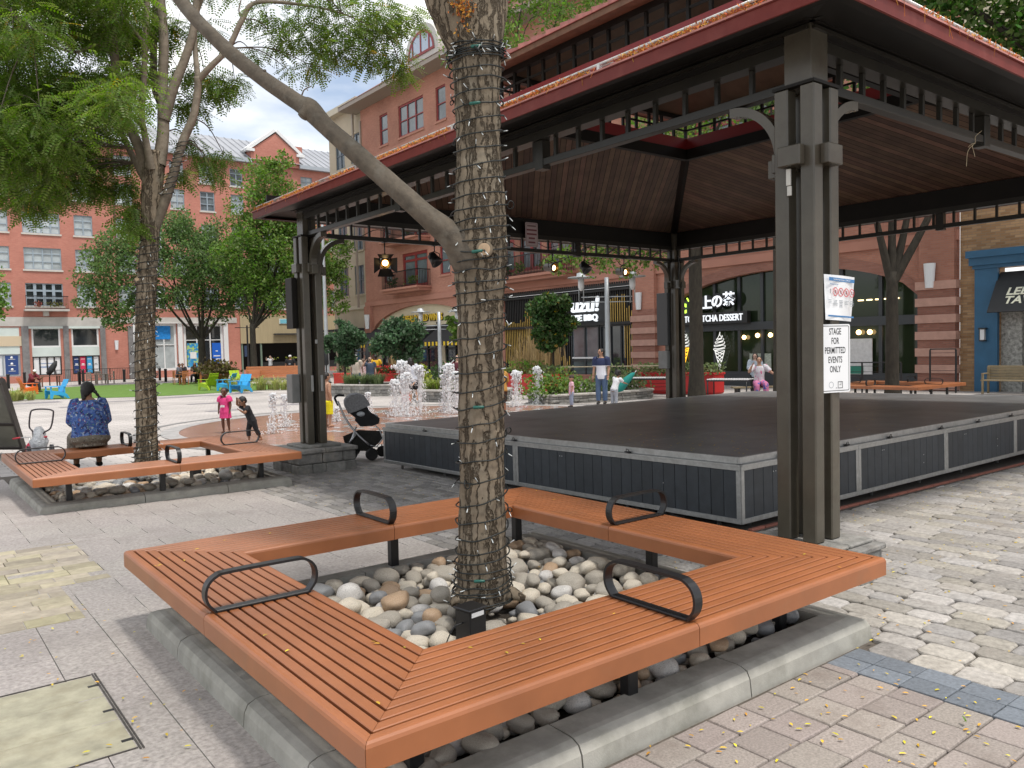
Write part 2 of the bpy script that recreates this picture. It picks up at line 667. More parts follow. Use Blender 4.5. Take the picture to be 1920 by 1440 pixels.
pave('granite_paving', [(-3.03, 3.54, .3, 10.06), (-3.03, 1.24, 10.06, 13.5)], .61, .305, GRANITE, top=.006, gap=.003, e=.0015, h=.004, along='y',
     skip=lambda x, y: in_near_pit(x, y) or in_left_pit(x, y) or under_patch(x, y) or in_lid(x, y) or (x > 1.1 and y < 2.2))
pave('sandstone_paving', [(-1.6, 1.235, 6.44, 8.0), (-1.6, .90, 5.51, 6.44)], .31, .155, BEIGE, top=.011, gap=.004, e=.003, h=.006, along='x', varw=.35)
pave('cobble_paving', [(3.92, 13.5, -1.6, 4.12)], .245, .165, COBBLE, top=.013, gap=.004, jit=.008, dome=.0035, e=.008, h=.010, along='y', varw=.26,
     skip=lambda x, y: in_near_pit(x, y))
pave('slate_band_paving', [(3.62, 3.92, -1.6, 2.16)], .15, .2, SLATE, top=.011, gap=.004, e=.003, h=.006, along='x', jit=.0015, stagger=0)
pave('square_paving', [(1.12, 3.62, -1.0, 2.16)], .215, .2, SQUARE, top=.011, gap=.006, e=.006, h=.010, along='x', jit=.0025, varw=.06)
pave('sett_paving', [(3.54, 5.75, 5.2, 13.9), (4.16, 5.75, 4.12, 5.2)], .2, .125, DARKPAV, top=.012, gap=.008, e=.008, h=.012, along='y', jit=.0045, dome=.003, varw=.15,
     skip=lambda x, y: in_near_pit(x, y) or in_left_pit(x, y))
t = thing('access_cover', 'beige flagstone access cover in a thin metal edge, sunk in granite paving', 'access cover', (0, 0, 0))
mb = MB()
ys = [3.53, 3.86, 4.17, 4.48]
xs = [-.35, .12, .745]
for i in range(3):
 for k in range(2):
  mb.bevbox((xs[k] + .003, ys[i] + .0025, -.02), (xs[k + 1] - .003, ys[i + 1] - .0025, .007), .003, 0, random.random())
mb.build('stone_infill', pm('greenish flagstone', (.36, .34, .25), .8, noise=(7, .3), bump=(40, .4, .006), var=.06, tint=(3, (.27, .24, .16), .5, .75)), t)
mb = MB()
for x0, x1, y0, y1 in ((.745, .752, 3.5, 4.5), (.757, .764, 3.5, 4.5), (-.4, .742, 4.484, 4.49), (-.4, .742, 3.515, 3.521)):
 mb.box((x0, y0, -.02), (x1, y1, .0105), 0)
for yy in (3.62, 3.98, 4.33):
 mb.box((.70, yy - .012, -.01), (.744, yy + .012, .0078), 1)
mb.build('metal_edge', [pm('grey steel edge', (.16, .15, .14), .5, 1.0, noise=(40, .3)), METAL_BLACK], t)
# ---------------------------------------------------------------- splash pad, lawn
SP = (10.9, 18.2)
mb = MB()
v, f = [], []
NR = 96
def disc(mb, r0, r1, dz, mat):
 v, f = [], []
 for i in range(NR):
  a = 2 * math.pi * i / NR
  for r in (r0, r1):
   x, y = SP[0] + r * math.cos(a), SP[1] + r * math.sin(a)
   v.append((x, y, gz(x, y) + dz))
 for i in range(NR):
  k = (i + 1) % NR
  f.append((2 * i, 2 * i + 1, 2 * k + 1, 2 * k))
 mb.add(v, f, mat)
disc(mb, .05, 5.75, -.014, 0)
wet = brick_mat('wet red pavers', (.29, .155, .115), (.36, .20, .15), (.24, .16, .13), bw=.4, bh=.2, ms=.012, rough=.22, rot=None)
tag(mb.build('splash_pad_paving', wet), kind='structure')
mb = MB()
disc(mb, 5.75, 6.15, -.010, 0)
disc(mb, 6.55, 6.75, -.014, 1)
tag(mb.build('splash_pad_border_paving', [pm('grey granite edging', (.32, .31, .30), .6, noise=(4, .3)), pm('dark paver band', (.2, .195, .19), .7, noise=(9, .25))]), kind='structure')
mb = MB()
poly = [(6.1, 44.4), (10.6, 41.9), (14.5, 42.2), (17.6, 43.6), (18.9, 48), (18.3, 58), (13, 61.5), (9.2, 61), (5.2, 57), (4.8, 48)]
sp = spline(poly + [poly[0]], 5)[:-1]
lawn_poly = [(p[0], p[1]) for p in sp]
mb.add([(x, y, gz(x, y) - .010) for x, y in lawn_poly], [tuple(range(len(lawn_poly)))])
tag(mb.build('lawn', pm('artificial turf', (.105, .20, .03), .9, noise=(3, .22), bump=(140, .8, .02))), kind='structure')
mb = MB()
for (x0, x1, y0, y1) in ((7.4, 8.9, 38.6, 39.3), (9.3, 10.8, 32.5, 33.2), (13.4, 15.6, 33.6, 34.5), (5.3, 6.6, 35.5, 36.2), (11.2, 12.5, 28.4, 29.1), (8.4, 9.6, 27.2, 27.8), (3.0, 6.2, 41.0, 42.4), (10.0, 15.0, 39.6, 40.4)):
 mb.add([(x0, y0, gz(x0, y0) - .016), (x1, y0, gz(x1, y0) - .016), (x1, y1, gz(x1, y1) - .016), (x0, y1, gz(x0, y1) - .016)], [(0, 1, 2, 3)])
tag(mb.build('grey_band_paving', pm('purple grey paver band', (.23, .215, .225), .7, noise=(6, .2))), kind='structure')
# ---------------------------------------------------------------- kerbs round the tree pits
CONC = pm('weathered concrete', (.37, .36, .32), .9, noise=(5, .22), bump=(130, .35, .004), var=.07, tint=(2.3, (.19, .19, .155), .48, .74))
SOIL = pm('dark soil', (.035, .026, .018), .95, noise=(12, .4), bump=(30, .8, .02))
def kerb(label, x0, x1, y0, y1, zb, cuts):
 t = thing('concrete_kerb', label, 'kerb', ((x0 + x1) / 2, (y0 + y1) / 2, zb), 0)
 W, H = .20, .12
 hx, hy = (x1 - x0) / 2, (y1 - y0) / 2
 for side in range(4):
  Lh = (hx, hy, hx, hy)[side]
  off = (hy, hx, hy, hx)[side]
  Mz = Matrix.Rotation(math.pi / 2 * side, 4, 'Z')
  prev = -1.0
  for c in cuts[side] + [1.0]:
   prof = [(0, -.02), (.010, .07), (.026, .102), (.06, H - .004), (.085, H), (W, H), (W, -.02)]
   v = []
   for e, s in ((prev, 1), (c, -1)):
    for d, z in prof:
     xx = e * Lh
     if abs(e) == 1.0:
      xx = e * (Lh - d)
     else:
      xx += s * .004
     v.append(Mz @ Vector((xx, -off + d, z + random.uniform(-.002, .002))))
   n = len(prof)
   f = [(i, i + n, (i + 1) % n + n, (i + 1) % n) for i in range(n)]
   f += [tuple(range(n)), tuple(range(n, 2 * n))[::-1]]
   f = [q[::-1] for q in f]
   m = MB()
   m.add(v, [tuple(reversed(q)) for q in f])
   m.build('kerb_stone', CONC, t)
   prev = c
 m = MB()
 m.box((-hx + W + .001, -hy + W + .001, -.02), (hx - W - .001, hy - W - .001, .035))
 m.build('soil_bed', SOIL, t)
 return t
kerb('rounded grey concrete kerb stones under the near orange slatted bench', 1.135, 4.13, 2.19, 5.05, 0, [[-.42, .28], [.1], [.1], [-.55, .15, .6]])
LZ = gz(2.6, 10.6)
kerb('rounded grey concrete kerb stones under the bench with the seated woman', 1.21, 4.03, 9.80, 12.54, LZ, [[-.25, .42], [.2], [.0], [.1]])
# ---------------------------------------------------------------- river stones
STONE_M = [pm('warm grey river stone', (.37, .335, .28), .6, noise=(22, .4), bump=(40, .5, .008), tint=(16, (.21, .195, .17), .52, .7)),
           pm('pale cream river stone', (.60, .54, .44), .6, noise=(18, .35), bump=(40, .5, .008), tint=(14, (.40, .34, .26), .5, .75)),
           pm('blue grey river stone', (.215, .22, .225), .55, noise=(24, .3), bump=(40, .25, .006), tint=(16, (.36, .35, .33), .58, .7)),
           pm('tan brown river stone', (.37, .25, .155), .6, noise=(18, .3), bump=(40, .25, .006), tint=(12, (.47, .38, .28), .5, .7)),
           pm('veined white river stone', (.52, .50, .47), .55, noise=(16, .3), bump=(40, .25, .006), tint=(9, (.2, .2, .2), .56, .66))]
STONE_W = ['rounded warm grey', 'rounded pale cream', 'smooth blue grey', 'rounded tan brown', 'grey veined whitish']
def ico(sub=2):
 import bmesh
 bm = bmesh.new()
 bmesh.ops.create_icosphere(bm, subdivisions=sub, radius=1)
 v = np.array([p.co[:] for p in bm.verts])
 f = [tuple(q.index for q in p.verts) for p in bm.faces]
 bm.free()
 return v, f
ICO3, ICOF3 = ico(3)
ICO2, ICOF2 = ico(2)
ICO1, ICOF1 = ico(1)
stone_mesh = []
for mi, m in enumerate(STONE_M):
 for k in range(5):
  off = Vector((mi * 7.1, k * 3.7, 1.3))
  vv = []
  pw = random.choice([.75, .85, .95])
  for p in ICO3:
   s = 1 + .26 * mnoise.noise(Vector(p) * .8 + off) + .10 * mnoise.noise(Vector(p) * 1.9 + off)
   q = np.sign(p) * np.abs(p) ** pw
   vv.append(q * s)
  b = MB()
  b.bulk(vv, ICOF3, 0, smooth=True)
  stone_mesh.append(b.mesh('river_stone', m))
def stone(x, y, z, r, where, group):
 mi = random.choices(range(5), (36, 32, 9, 10, 13))[0]
 o = bpy.data.objects.new('river_stone', stone_mesh[mi * 5 + random.randrange(5)])
 COL.objects.link(o)
 o.location = (x, y, z)
 o.scale = (r * random.uniform(.95, 1.3), r * random.uniform(.8, 1.0), r * random.uniform(.6, .78))
 o.rotation_euler = (random.uniform(-.25, .25), random.uniform(-.25, .25), random.uniform(0, 6.28))
 tag(o, STONE_W[mi] + ' river stone ' + where, 'stone', group)
def fill_pit(x0, x1, y0, y1, zb, tree, n, where, group, visible, rr=(.05, .105)):
 P = []
 tries = 0
 while len(P) < n and tries < 60000:
  tries += 1
  r = random.uniform(*rr) if random.random() < .7 else random.uniform(rr[0], rr[0] * 1.3)
  x, y = random.uniform(x0 + r, x1 - r), random.uniform(y0 + r, y1 - r)
  if math.hypot(x - tree[0], y - tree[1]) < tree[2] + r or not visible(x, y):
   continue
  z = zb + .055 + r * .45
  ok = True
  for (a, b, c, q) in P:
   d = math.hypot(a - x, b - y)
   if d < (q + r) * .98:
    ok = False
    break
  if not ok and tries > 9000:      # second layer, resting on the first
   near = [(a, b, c, q) for (a, b, c, q) in P if math.hypot(a - x, b - y) < (q + r) * .98]
   if max(c for _, _, c, _ in near) < zb + .12 and all(math.hypot(a - x, b - y) > (q + r) * .5 for a, b, c, q in near):
    z = max(c + q * .45 for a, b, c, q in near) + r * .22
    ok = z < zb + .22
  if ok:
   P.append((x, y, z, r))
 for x, y, z, r in P:
  stone(x, y, z, r, where, group)
 return P
NEAR_TREE = (2.60, 3.60)
LEFT_TREE = (2.62, 11.12)
def vis_near(x, y):
 k = (CAM_H - .46) / (CAM_H - .13)
 a, b = x * k, y * k
 return (1.57 < a < 3.62 and 2.60 < b < 4.68) or (y < 2.56 and x > 1.5)
def vis_left(x, y):
 k = (CAM_H - .36) / (CAM_H - .05)
 a, b = x * k, y * k
 return (1.6 < a < 3.6 and 10.1 < b < 12.1) or y < 10.32
def loose_bed(label, x0, x1, y0, y1, zb, hidden, tree, n):
 """The rest of the bed, out of sight from in front: one mass of stones."""
 mb = MB()
 P = []
 for _ in range(6000):
  r = random.uniform(.05, .085)
  x, y = random.uniform(x0 + r, x1 - r), random.uniform(y0 + r, y1 - r)
  if not hidden(x, y) or math.hypot(x - tree[0], y - tree[1]) < tree[2] + r or any(math.hypot(a - x, b - y) < (r + q) * .9 for a, b, q in P):
   continue
  P.append((x, y, r))
  if len(P) >= n:
   break
 for x, y, r in P:
  m = stone_mesh[random.randrange(25)]
  v = np.zeros(len(m.vertices) * 3)
  m.vertices.foreach_get('co', v)
  v = v.reshape(-1, 3) * np.array((r * 1.1, r * .9, r * .7))
  c, s_ = math.cos(x * 50), math.sin(x * 50)
  v = v @ np.array(((c, s_, 0), (-s_, c, 0), (0, 0, 1)))
  mb.bulk(v + np.array((x, y, zb + .075)), ICOF3, random.randrange(5), None, True)
 tag(mb.build('stone_bed', STONE_M), label, 'stones', kind='stuff')
near_rect, left_rect = (1.345, 3.925, 2.395, 4.845), (1.42, 3.82, 10.01, 12.3)
fill_pit(*near_rect, .02, (*NEAR_TREE, .15), 190, 'in the pebble bed around the near wrapped tree', 'river stones around the near tree', vis_near, (.046, .088))
fill_pit(*left_rect, LZ + .01, (*LEFT_TREE, .2), 88, 'in the pebble bed of the bench with the seated woman', 'river stones around the left tree', vis_left, (.05, .095))
loose_bed('mass of river stones under the near bench', *near_rect, .0, lambda x, y: not vis_near(x, y), (*NEAR_TREE, .15), 190)
loose_bed('mass of river stones under the bench with the seated woman', *left_rect, LZ, lambda x, y: not vis_left(x, y), (*LEFT_TREE, .2), 150)
mb = MB()
for (x0, x1, y0, y1, zb, n) in ((1.36, 3.92, 2.41, 4.84, 0, 900), (1.43, 3.81, 10.02, 12.3, LZ, 500)):
 for _ in range(n):
  r = random.uniform(.018, .04)
  p = np.array(ICO1) * np.array((r * 1.2, r, r * .7)) + np.array((random.uniform(x0, x1), random.uniform(y0, y1), zb + .055 + r * .4))
  mb.bulk(p, ICOF1, random.randrange(3), np.full(len(ICOF1), random.random()), True)
tag(mb.build('pebbles', STONE_M[:3]), 'small pebbles filling the gaps between the river stones', 'pebbles', kind='stuff')
# ---------------------------------------------------------------- slatted tree benches
SLAT = pm('orange brown slat', (.325, .114, .042), .40, noise=(3, .15), bump=(60, .12, .002), var=.05, spec=.6, tint=(5, (.30, .125, .055), .55, .8))
def bench(label, x0, y0, S, top, w=.54, Sy=None, group='square slatted benches around trees'):
 Sy = Sy or S
 t = thing('tree_bench', label, 'bench', (x0 + S / 2, y0 + Sy / 2, 0), 0, group)
 T = top
 pitch, gap = w / 10, .0115
 for side in range(4):
  L = (S, Sy, S, Sy)[side]
  off = (Sy, S, Sy, S)[side] / 2
  Mz = Matrix.Rotation(math.pi / 2 * side, 4, 'Z')
  for half in (0, 1):
   mb = MB()
   for i in range(10):
    d0, d1 = i * pitch, (i + 1) * pitch - (gap if i < 9 else 0)
    if i == 0:
     prof = [(0, -.095), (.0, -.020), (.004, -.009), (.011, -.002), (.020, 0), (d1 - .003, 0), (d1, -.003), (d1, -.035), (.03, -.035), (.03, -.095)]
    elif i == 9:
     prof = [(d0, -.035), (d0, -.003), (d0 + .003, 0), (d1 - .02, 0), (d1 - .010, -.003), (d1 - .003, -.010), (d1, -.020), (d1, -.095), (d1 - .03, -.095), (d1 - .03, -.035)]
    else:
     prof = [(d0, -.044), (d0, -.003), (d0 + .003, 0), (d1 - .003, 0), (d1, -.003), (d1, -.044)]
    n = len(prof)
    v = []
    for e in (0, 1):
     for d, z in prof:
      if half == 0:
       xx = -L / 2 + d + .0012 if e == 0 else -.002
      else:
       xx = .002 if e == 0 else L / 2 - d - .0012
      v.append(Mz @ Vector((xx, -off + d, T + z)))
    f = [(k, (k + 1) % n, (k + 1) % n + n, k + n) for k in range(n)] + [tuple(range(n))[::-1], tuple(range(n, 2 * n))]
    mb.add(v, f)
   mb.build('seat_slats', SLAT, t)
  pa = [(.05, .006), (.018, .045), (.008, .09), (.022, .135), (.06, .165), (.12, .174), (w - .12, .174), (w - .06, .165), (w - .022, .135), (w - .008, .09), (w - .018, .045), (w - .05, .006)]
  pa = [tuple(q) for q in spline([(a, b, 0) for a, b in pa], 3)]
  mb = MB()
  bw2, th = .024, .006
  ring = []
  n = len(pa)
  for i, p in enumerate(pa):
   a, c = Vector(pa[max(i - 1, 0)]), Vector(pa[min(i + 1, n - 1)])
   tg = (c - a).normalized()
   nn = Vector((-tg.y, tg.x, 0))
   for s, q in ((-1, -1), (1, -1), (1, 1), (-1, 1)):
    pp = Vector(p) + nn * th * q
    ring.append(Mz @ Vector((s * bw2, -off + pp.x, T + pp.y)))
  f = []
  for i in range(n - 1):
   for k in range(4):
    f.append((i * 4 + k, i * 4 + (k + 1) % 4, (i + 1) * 4 + (k + 1) % 4, (i + 1) * 4 + k))
  mb.add(ring, f, 0, None, False)
  Mb = Mz @ Matrix.Translation((0, -off, T))
  mb.bevbox((-bw2, .045, .001), (bw2, w - .045, .013), .003, 0, None, Mb)
  mb.build('armrest', METAL_BLACK, t)
  mb = MB()
  Ml = Mz @ Matrix.Translation((0, -off, 0))
  mb.bevbox((-.16, w * .52 - .03, -.2), (-.10, w * .52 + .03, T - .04), .006, 0, None, Ml)
  mb.build('leg', METAL_BLACK, t)
  mb = MB()
  mb.bevbox((L / 2 - w * .72 - .03, w * .72 - .03, -.2), (L / 2 - w * .72 + .03, w * .72 + .03, T - .04), .006, 0, None, Ml)
  mb.build('leg', METAL_BLACK, t)
  mb = MB()
  mb.box((-L / 2 + w * .25, w * .22, T - .055), (L / 2 - w * .25, w * .30, T - .0365), 0, None, Ml)
  mb.box((-L / 2 + w * .7, w * .70, T - .055), (L / 2 - w * .7, w * .78, T - .0365), 0, None, Ml)
  for k in (-.12, .06):
   mb.box((k, .06, T - .075), (k + .05, w - .06, T - .056), 0, None, Ml)
  mb.build('dark_support_bar', METAL_BLACK, t)  # frame bars added under the slats, black so the gaps look dark
 return t
bench('square orange brown slatted bench around the near wrapped tree, empty', 1.06, 2.11, 3.06, .46)
bench('square orange brown slatted bench on which a woman in blue sits', 1.14, 9.63, 2.95, .36, Sy=2.90)
bench('low orange brown slatted bench behind the stage, around a two-stemmed tree', 22.9, 10.8, 3.06, .20)
# ---------------------------------------------------------------- bark, limbs, leaves
def bark_mat(name, c, crack, pale, sc=26.0, zs=.16, bump=.9, dist=.020):
 """Furrowed bark: long plates parted by dark cracks."""
 m = pm(name, c, .93, noise=(11, .38), tint=(6, pale, .5, .76), spec=.2)
 N, L = m.node_tree.nodes, m.node_tree.links
 b = N['Principled BSDF']
 cur = b.inputs['Base Color'].links[0].from_socket
 tc = N.new('ShaderNodeTexCoord')
 mp = N.new('ShaderNodeMapping')
 mp.inputs['Scale'].default_value = (1, 1, zs)
 L.new(tc.outputs['Object'], mp.inputs['Vector'])
 wn_ = N.new('ShaderNodeTexNoise')
 wn_.inputs['Scale'].default_value = 14
 wn_.inputs['Detail'].default_value = 4
 L.new(tc.outputs['Object'], wn_.inputs['Vector'])
 mxv = N.new('ShaderNodeMix')
 mxv.data_type = 'VECTOR'
 mxv.inputs[0].default_value = .05
 L.new(mp.outputs[0], mxv.inputs[4])
 L.new(wn_.outputs['Color'], mxv.inputs[5])
 v = N.new('ShaderNodeTexNoise')
 v.inputs['Scale'].default_value = sc
 v.inputs['Detail'].default_value = 3.5
 v.inputs['Roughness'].default_value = .55
 L.new(mxv.outputs[1], v.inputs['Vector'])
 sb = N.new('ShaderNodeMath')
 sb.operation = 'SUBTRACT'
 sb.inputs[1].default_value = .5
 L.new(v.outputs[0], sb.inputs[0])
 av = N.new('ShaderNodeMath')
 av.operation = 'ABSOLUTE'
 L.new(sb.outputs[0], av.inputs[0])
 r = N.new('ShaderNodeMapRange')
 r.inputs['From Min'].default_value = .004
 r.inputs['From Max'].default_value = .058
 L.new(av.outputs[0], r.inputs['Value'])
 fine = N.new('ShaderNodeTexNoise')
 fine.inputs['Scale'].default_value = 55
 fine.inputs['Detail'].default_value = 8
 L.new(mp.outputs[0], fine.inputs['Vector'])
 ml = N.new('ShaderNodeMath')
 ml.operation = 'MULTIPLY'
 ml.inputs[1].default_value = .45
 L.new(fine.outputs[0], ml.inputs[0])
 ad = N.new('ShaderNodeMath')
 L.new(r.outputs[0], ad.inputs[0])
 L.new(ml.outputs[0], ad.inputs[1])
 mx = N.new('ShaderNodeMix')
 mx.data_type = 'RGBA'
 mx.inputs[6].default_value = (*crack, 1)
 L.new(r.outputs[0], mx.inputs[0])
 L.new(cur, mx.inputs[7])
 L.new(mx.outputs[2], b.inputs['Base Color'])
 bp = N.new('ShaderNodeBump')
 bp.inputs['Strength'].default_value = bump
 bp.inputs['Distance'].default_value = dist
 L.new(ad.outputs[0], bp.inputs['Height'])
 L.new(bp.outputs[0], b.inputs['Normal'])
 return m
BARK = bark_mat('grey brown furrowed bark', (.205, .165, .118), (.085, .066, .046), (.27, .235, .18), 21.0, .085)
BARK_S = pm('smooth grey branch bark', (.104, .084, .062), .85, noise=(14, .4), bump=(60, .6, .006), tint=(9, (.145, .13, .105), .52, .74))
BARK_L = pm('pale grey brown limb bark', (.175, .145, .108), .9, noise=(12, .35), bump=(45, .8, .008), tint=(8, (.25, .22, .17), .52, .74))
BARK_D = pm('dark mossy bark', (.040, .034, .025), .95, noise=(12, .4), bump=(40, 1.0, .014), stretch=(1, 1, .35))
CUTWOOD = pm('cut branch end', (.42, .30, .19), .8, noise=(20, .25))
WIRE = pm('dark green light string wire', (.010, .013, .012), .5)
BULB = pm('clear mini bulb', (.62, .66, .66), .15, spec=.8)
CLIP = pm('green plug clip', (.015, .11, .085), .4)
def leaf_mat(name, c, var=.45, hue=.03, tr=.35, sat=.15):
 """Leaf: diffuse plus light through the blade."""
 if name in MATS:
  return MATS[name]
 m = pm(name, c, .5, var=var, hue=hue, sat=sat, spec=.35)
 N, L = m.node_tree.nodes, m.node_tree.links
 b = N['Principled BSDF']
 src = b.inputs['Base Color'].links[0].from_socket
 t = N.new('ShaderNodeBsdfTranslucent')
 hs = N.new('ShaderNodeHueSaturation')
 hs.inputs['Hue'].default_value = .485
 hs.inputs['Saturation'].default_value = 1.12
 hs.inputs['Value'].default_value = 1.5
 L.new(src, hs.inputs['Color'])
 L.new(hs.outputs[0], t.inputs['Color'])
 mx = N.new('ShaderNodeMixShader')
 mx.inputs[0].default_value = tr
 L.new(b.outputs[0], mx.inputs[1])
 L.new(t.outputs[0], mx.inputs[2])
 L.new(mx.outputs[0], N['Material Output'].inputs['Surface'])
 return m
LOCUST = leaf_mat('locust leaflets', (.12, .195, .040), var=.42, hue=.024, tr=.5)
LOCUST_Y = leaf_mat('yellowing locust leaflets', (.36, .27, .025), tr=.4, hue=.02)
OAKG = leaf_mat('deep green leaves', (.11, .185, .060), var=.5, hue=.02)
BRIGHT = leaf_mat('fresh green leaves', (.13, .225, .045), var=.45, hue=.025)
BLUEG = leaf_mat('blue green leaves', (.070, .130, .065), var=.5, hue=.02)
DARKG = leaf_mat('dark shrub leaves', (.052, .105, .030), var=.5, hue=.03)
def limb(mb, path, radii, n=20, rough=.10, per=7, mat=0, flute=0.0, seed=0):
 """A limb with bark ridges along its length."""
 P = spline(path, per)
 k = len(path)
 rr = np.interp(np.linspace(0, k - 1, len(P)), range(k), radii)
 vs, fs = [], []
 up = Vector((.3, .9, .1))
 for i, p in enumerate(P):
  t = Vector(P[min(i + 1, len(P) - 1)] - P[max(i - 1, 0)]).normalized()
  u = (up - t * up.dot(t)).normalized()
  w = t.cross(u)
  for j in range(n):
   a = 2 * math.pi * j / n
   s = 1.0
   if rough:
    q = Vector((math.cos(a) * 3.2 + seed, math.sin(a) * 3.2, i * .13))
    s += rough * mnoise.noise(q) + rough * .8 * mnoise.noise(q * 2.7)
    r1 = mnoise.noise(Vector((math.cos(a) * 7 + seed, math.sin(a) * 7, i * .06)))
    s -= rough * .9 * max(0, .25 - abs(r1)) * 2
   if flute:
    s += flute * math.sin(a * 5 + seed) * max(0, 1 - i / 10)
   vs.append(Vector(p) + (u * math.cos(a) + w * math.sin(a)) * rr[i] * s)
 for i in range(len(P) - 1):
  for j in range(n):
   j2 = (j + 1) % n
   fs.append((i * n + j, i * n + j2, (i + 1) * n + j2, (i + 1) * n + j))
 fs.append(tuple(range((len(P) - 1) * n, len(P) * n)))
 mb.add(vs, fs, mat, None, True)
 return P, rr
def orient(n):
 """n random rotation matrices."""
 q = RNG.normal(size=(n, 4))
 q /= np.linalg.norm(q, axis=1)[:, None]
 w, x, y, z = q.T
 return np.stack([np.stack([1 - 2 * (y * y + z * z), 2 * (x * y - z * w), 2 * (x * z + y * w)], -1),
                     np.stack([2 * (x * y + z * w), 1 - 2 * (x * x + z * z), 2 * (y * z - x * w)], -1),
                     np.stack([2 * (x * z - y * w), 2 * (y * z + x * w), 1 - 2 * (x * x + y * y)], -1)], 1)
LEAF6 = np.array([(0, 0, 0), (.35, .30, .04), (.75, .22, .03), (1, 0, -.06), (.75, -.22, .03), (.35, -.30, .04)])
def leaves(mb, centres, size, mat=0, flat=.0, var=None, aspect=1.0):
 n = len(centres)
 Rm = orient(n)
 s = size * RNG.uniform(.65, 1.25, n)
 L = LEAF6.copy()
 L[:, 1] *= aspect
 v = np.einsum('nij,kj->nki', Rm, L) * s[:, None, None]
 if flat:
  v[:, :, 2] *= (1 - flat)
 v += np.asarray(centres)[:, None, :]
 f = np.arange(n * 6).reshape(n, 6)
 mb.bulk(v.reshape(-1, 3), f, mat, RNG.random(n) if var is None else var)
def frond_arrays(n, pairs=9, length=.23, lw=.020, ll=.046):
 """n pinnate leaves in local space: along +x, drooping; returns (n, faces*4, 3)."""
 t = np.linspace(.12, 1, pairs)
 base = []
 for k, tt in enumerate(t):
  x = tt * length
  z = -.13 * length * tt * tt
  l = ll * (1 - .45 * abs(tt - .5))
  for s in (-1, 1):
   d = np.array((.35, s * .94, -.18))
   d /= np.linalg.norm(d)
   side = np.array((.94, -s * .35, 0)) * lw * .5
   p0 = np.array((x, 0, z))
   base += [p0, p0 + d * l * .5 + side, p0 + d * l, p0 + d * l * .5 - side]
 base = np.array(base)
 return np.repeat(base[None], n, 0)
def fronds(mb, centres, dirs, size=1.0, mat=0, droop=.20, pairs=8):
 """Fronds growing out of centres along dirs (horizontal-ish), hanging by droop."""
 n = len(centres)
 F = frond_arrays(n, pairs)
 d = np.asarray(dirs, float)
 d[:, 2] -= droop * RNG.uniform(.1, 1.4, n)
 d /= np.linalg.norm(d, axis=1)[:, None]
 up = np.tile((0, 0, 1.0), (n, 1)) + RNG.normal(0, .35, (n, 3))
 y = np.cross(up, d)
 y /= np.linalg.norm(y, axis=1)[:, None]
 z = np.cross(d, y)
 M = np.stack([d, y, z], -1)
 s = size * RNG.uniform(.7, 1.3, n)
 v = np.einsum('nij,nkj->nki', M, F) * s[:, None, None] + np.asarray(centres)[:, None, :]
 k = F.shape[1]
 f = np.arange(n * k).reshape(-1, 4)
 var = np.repeat(RNG.random(n), k // 4) * .75 + RNG.random(n * (k // 4)) * .25
 mb.bulk(v.reshape(-1, 3), f, mat, var)
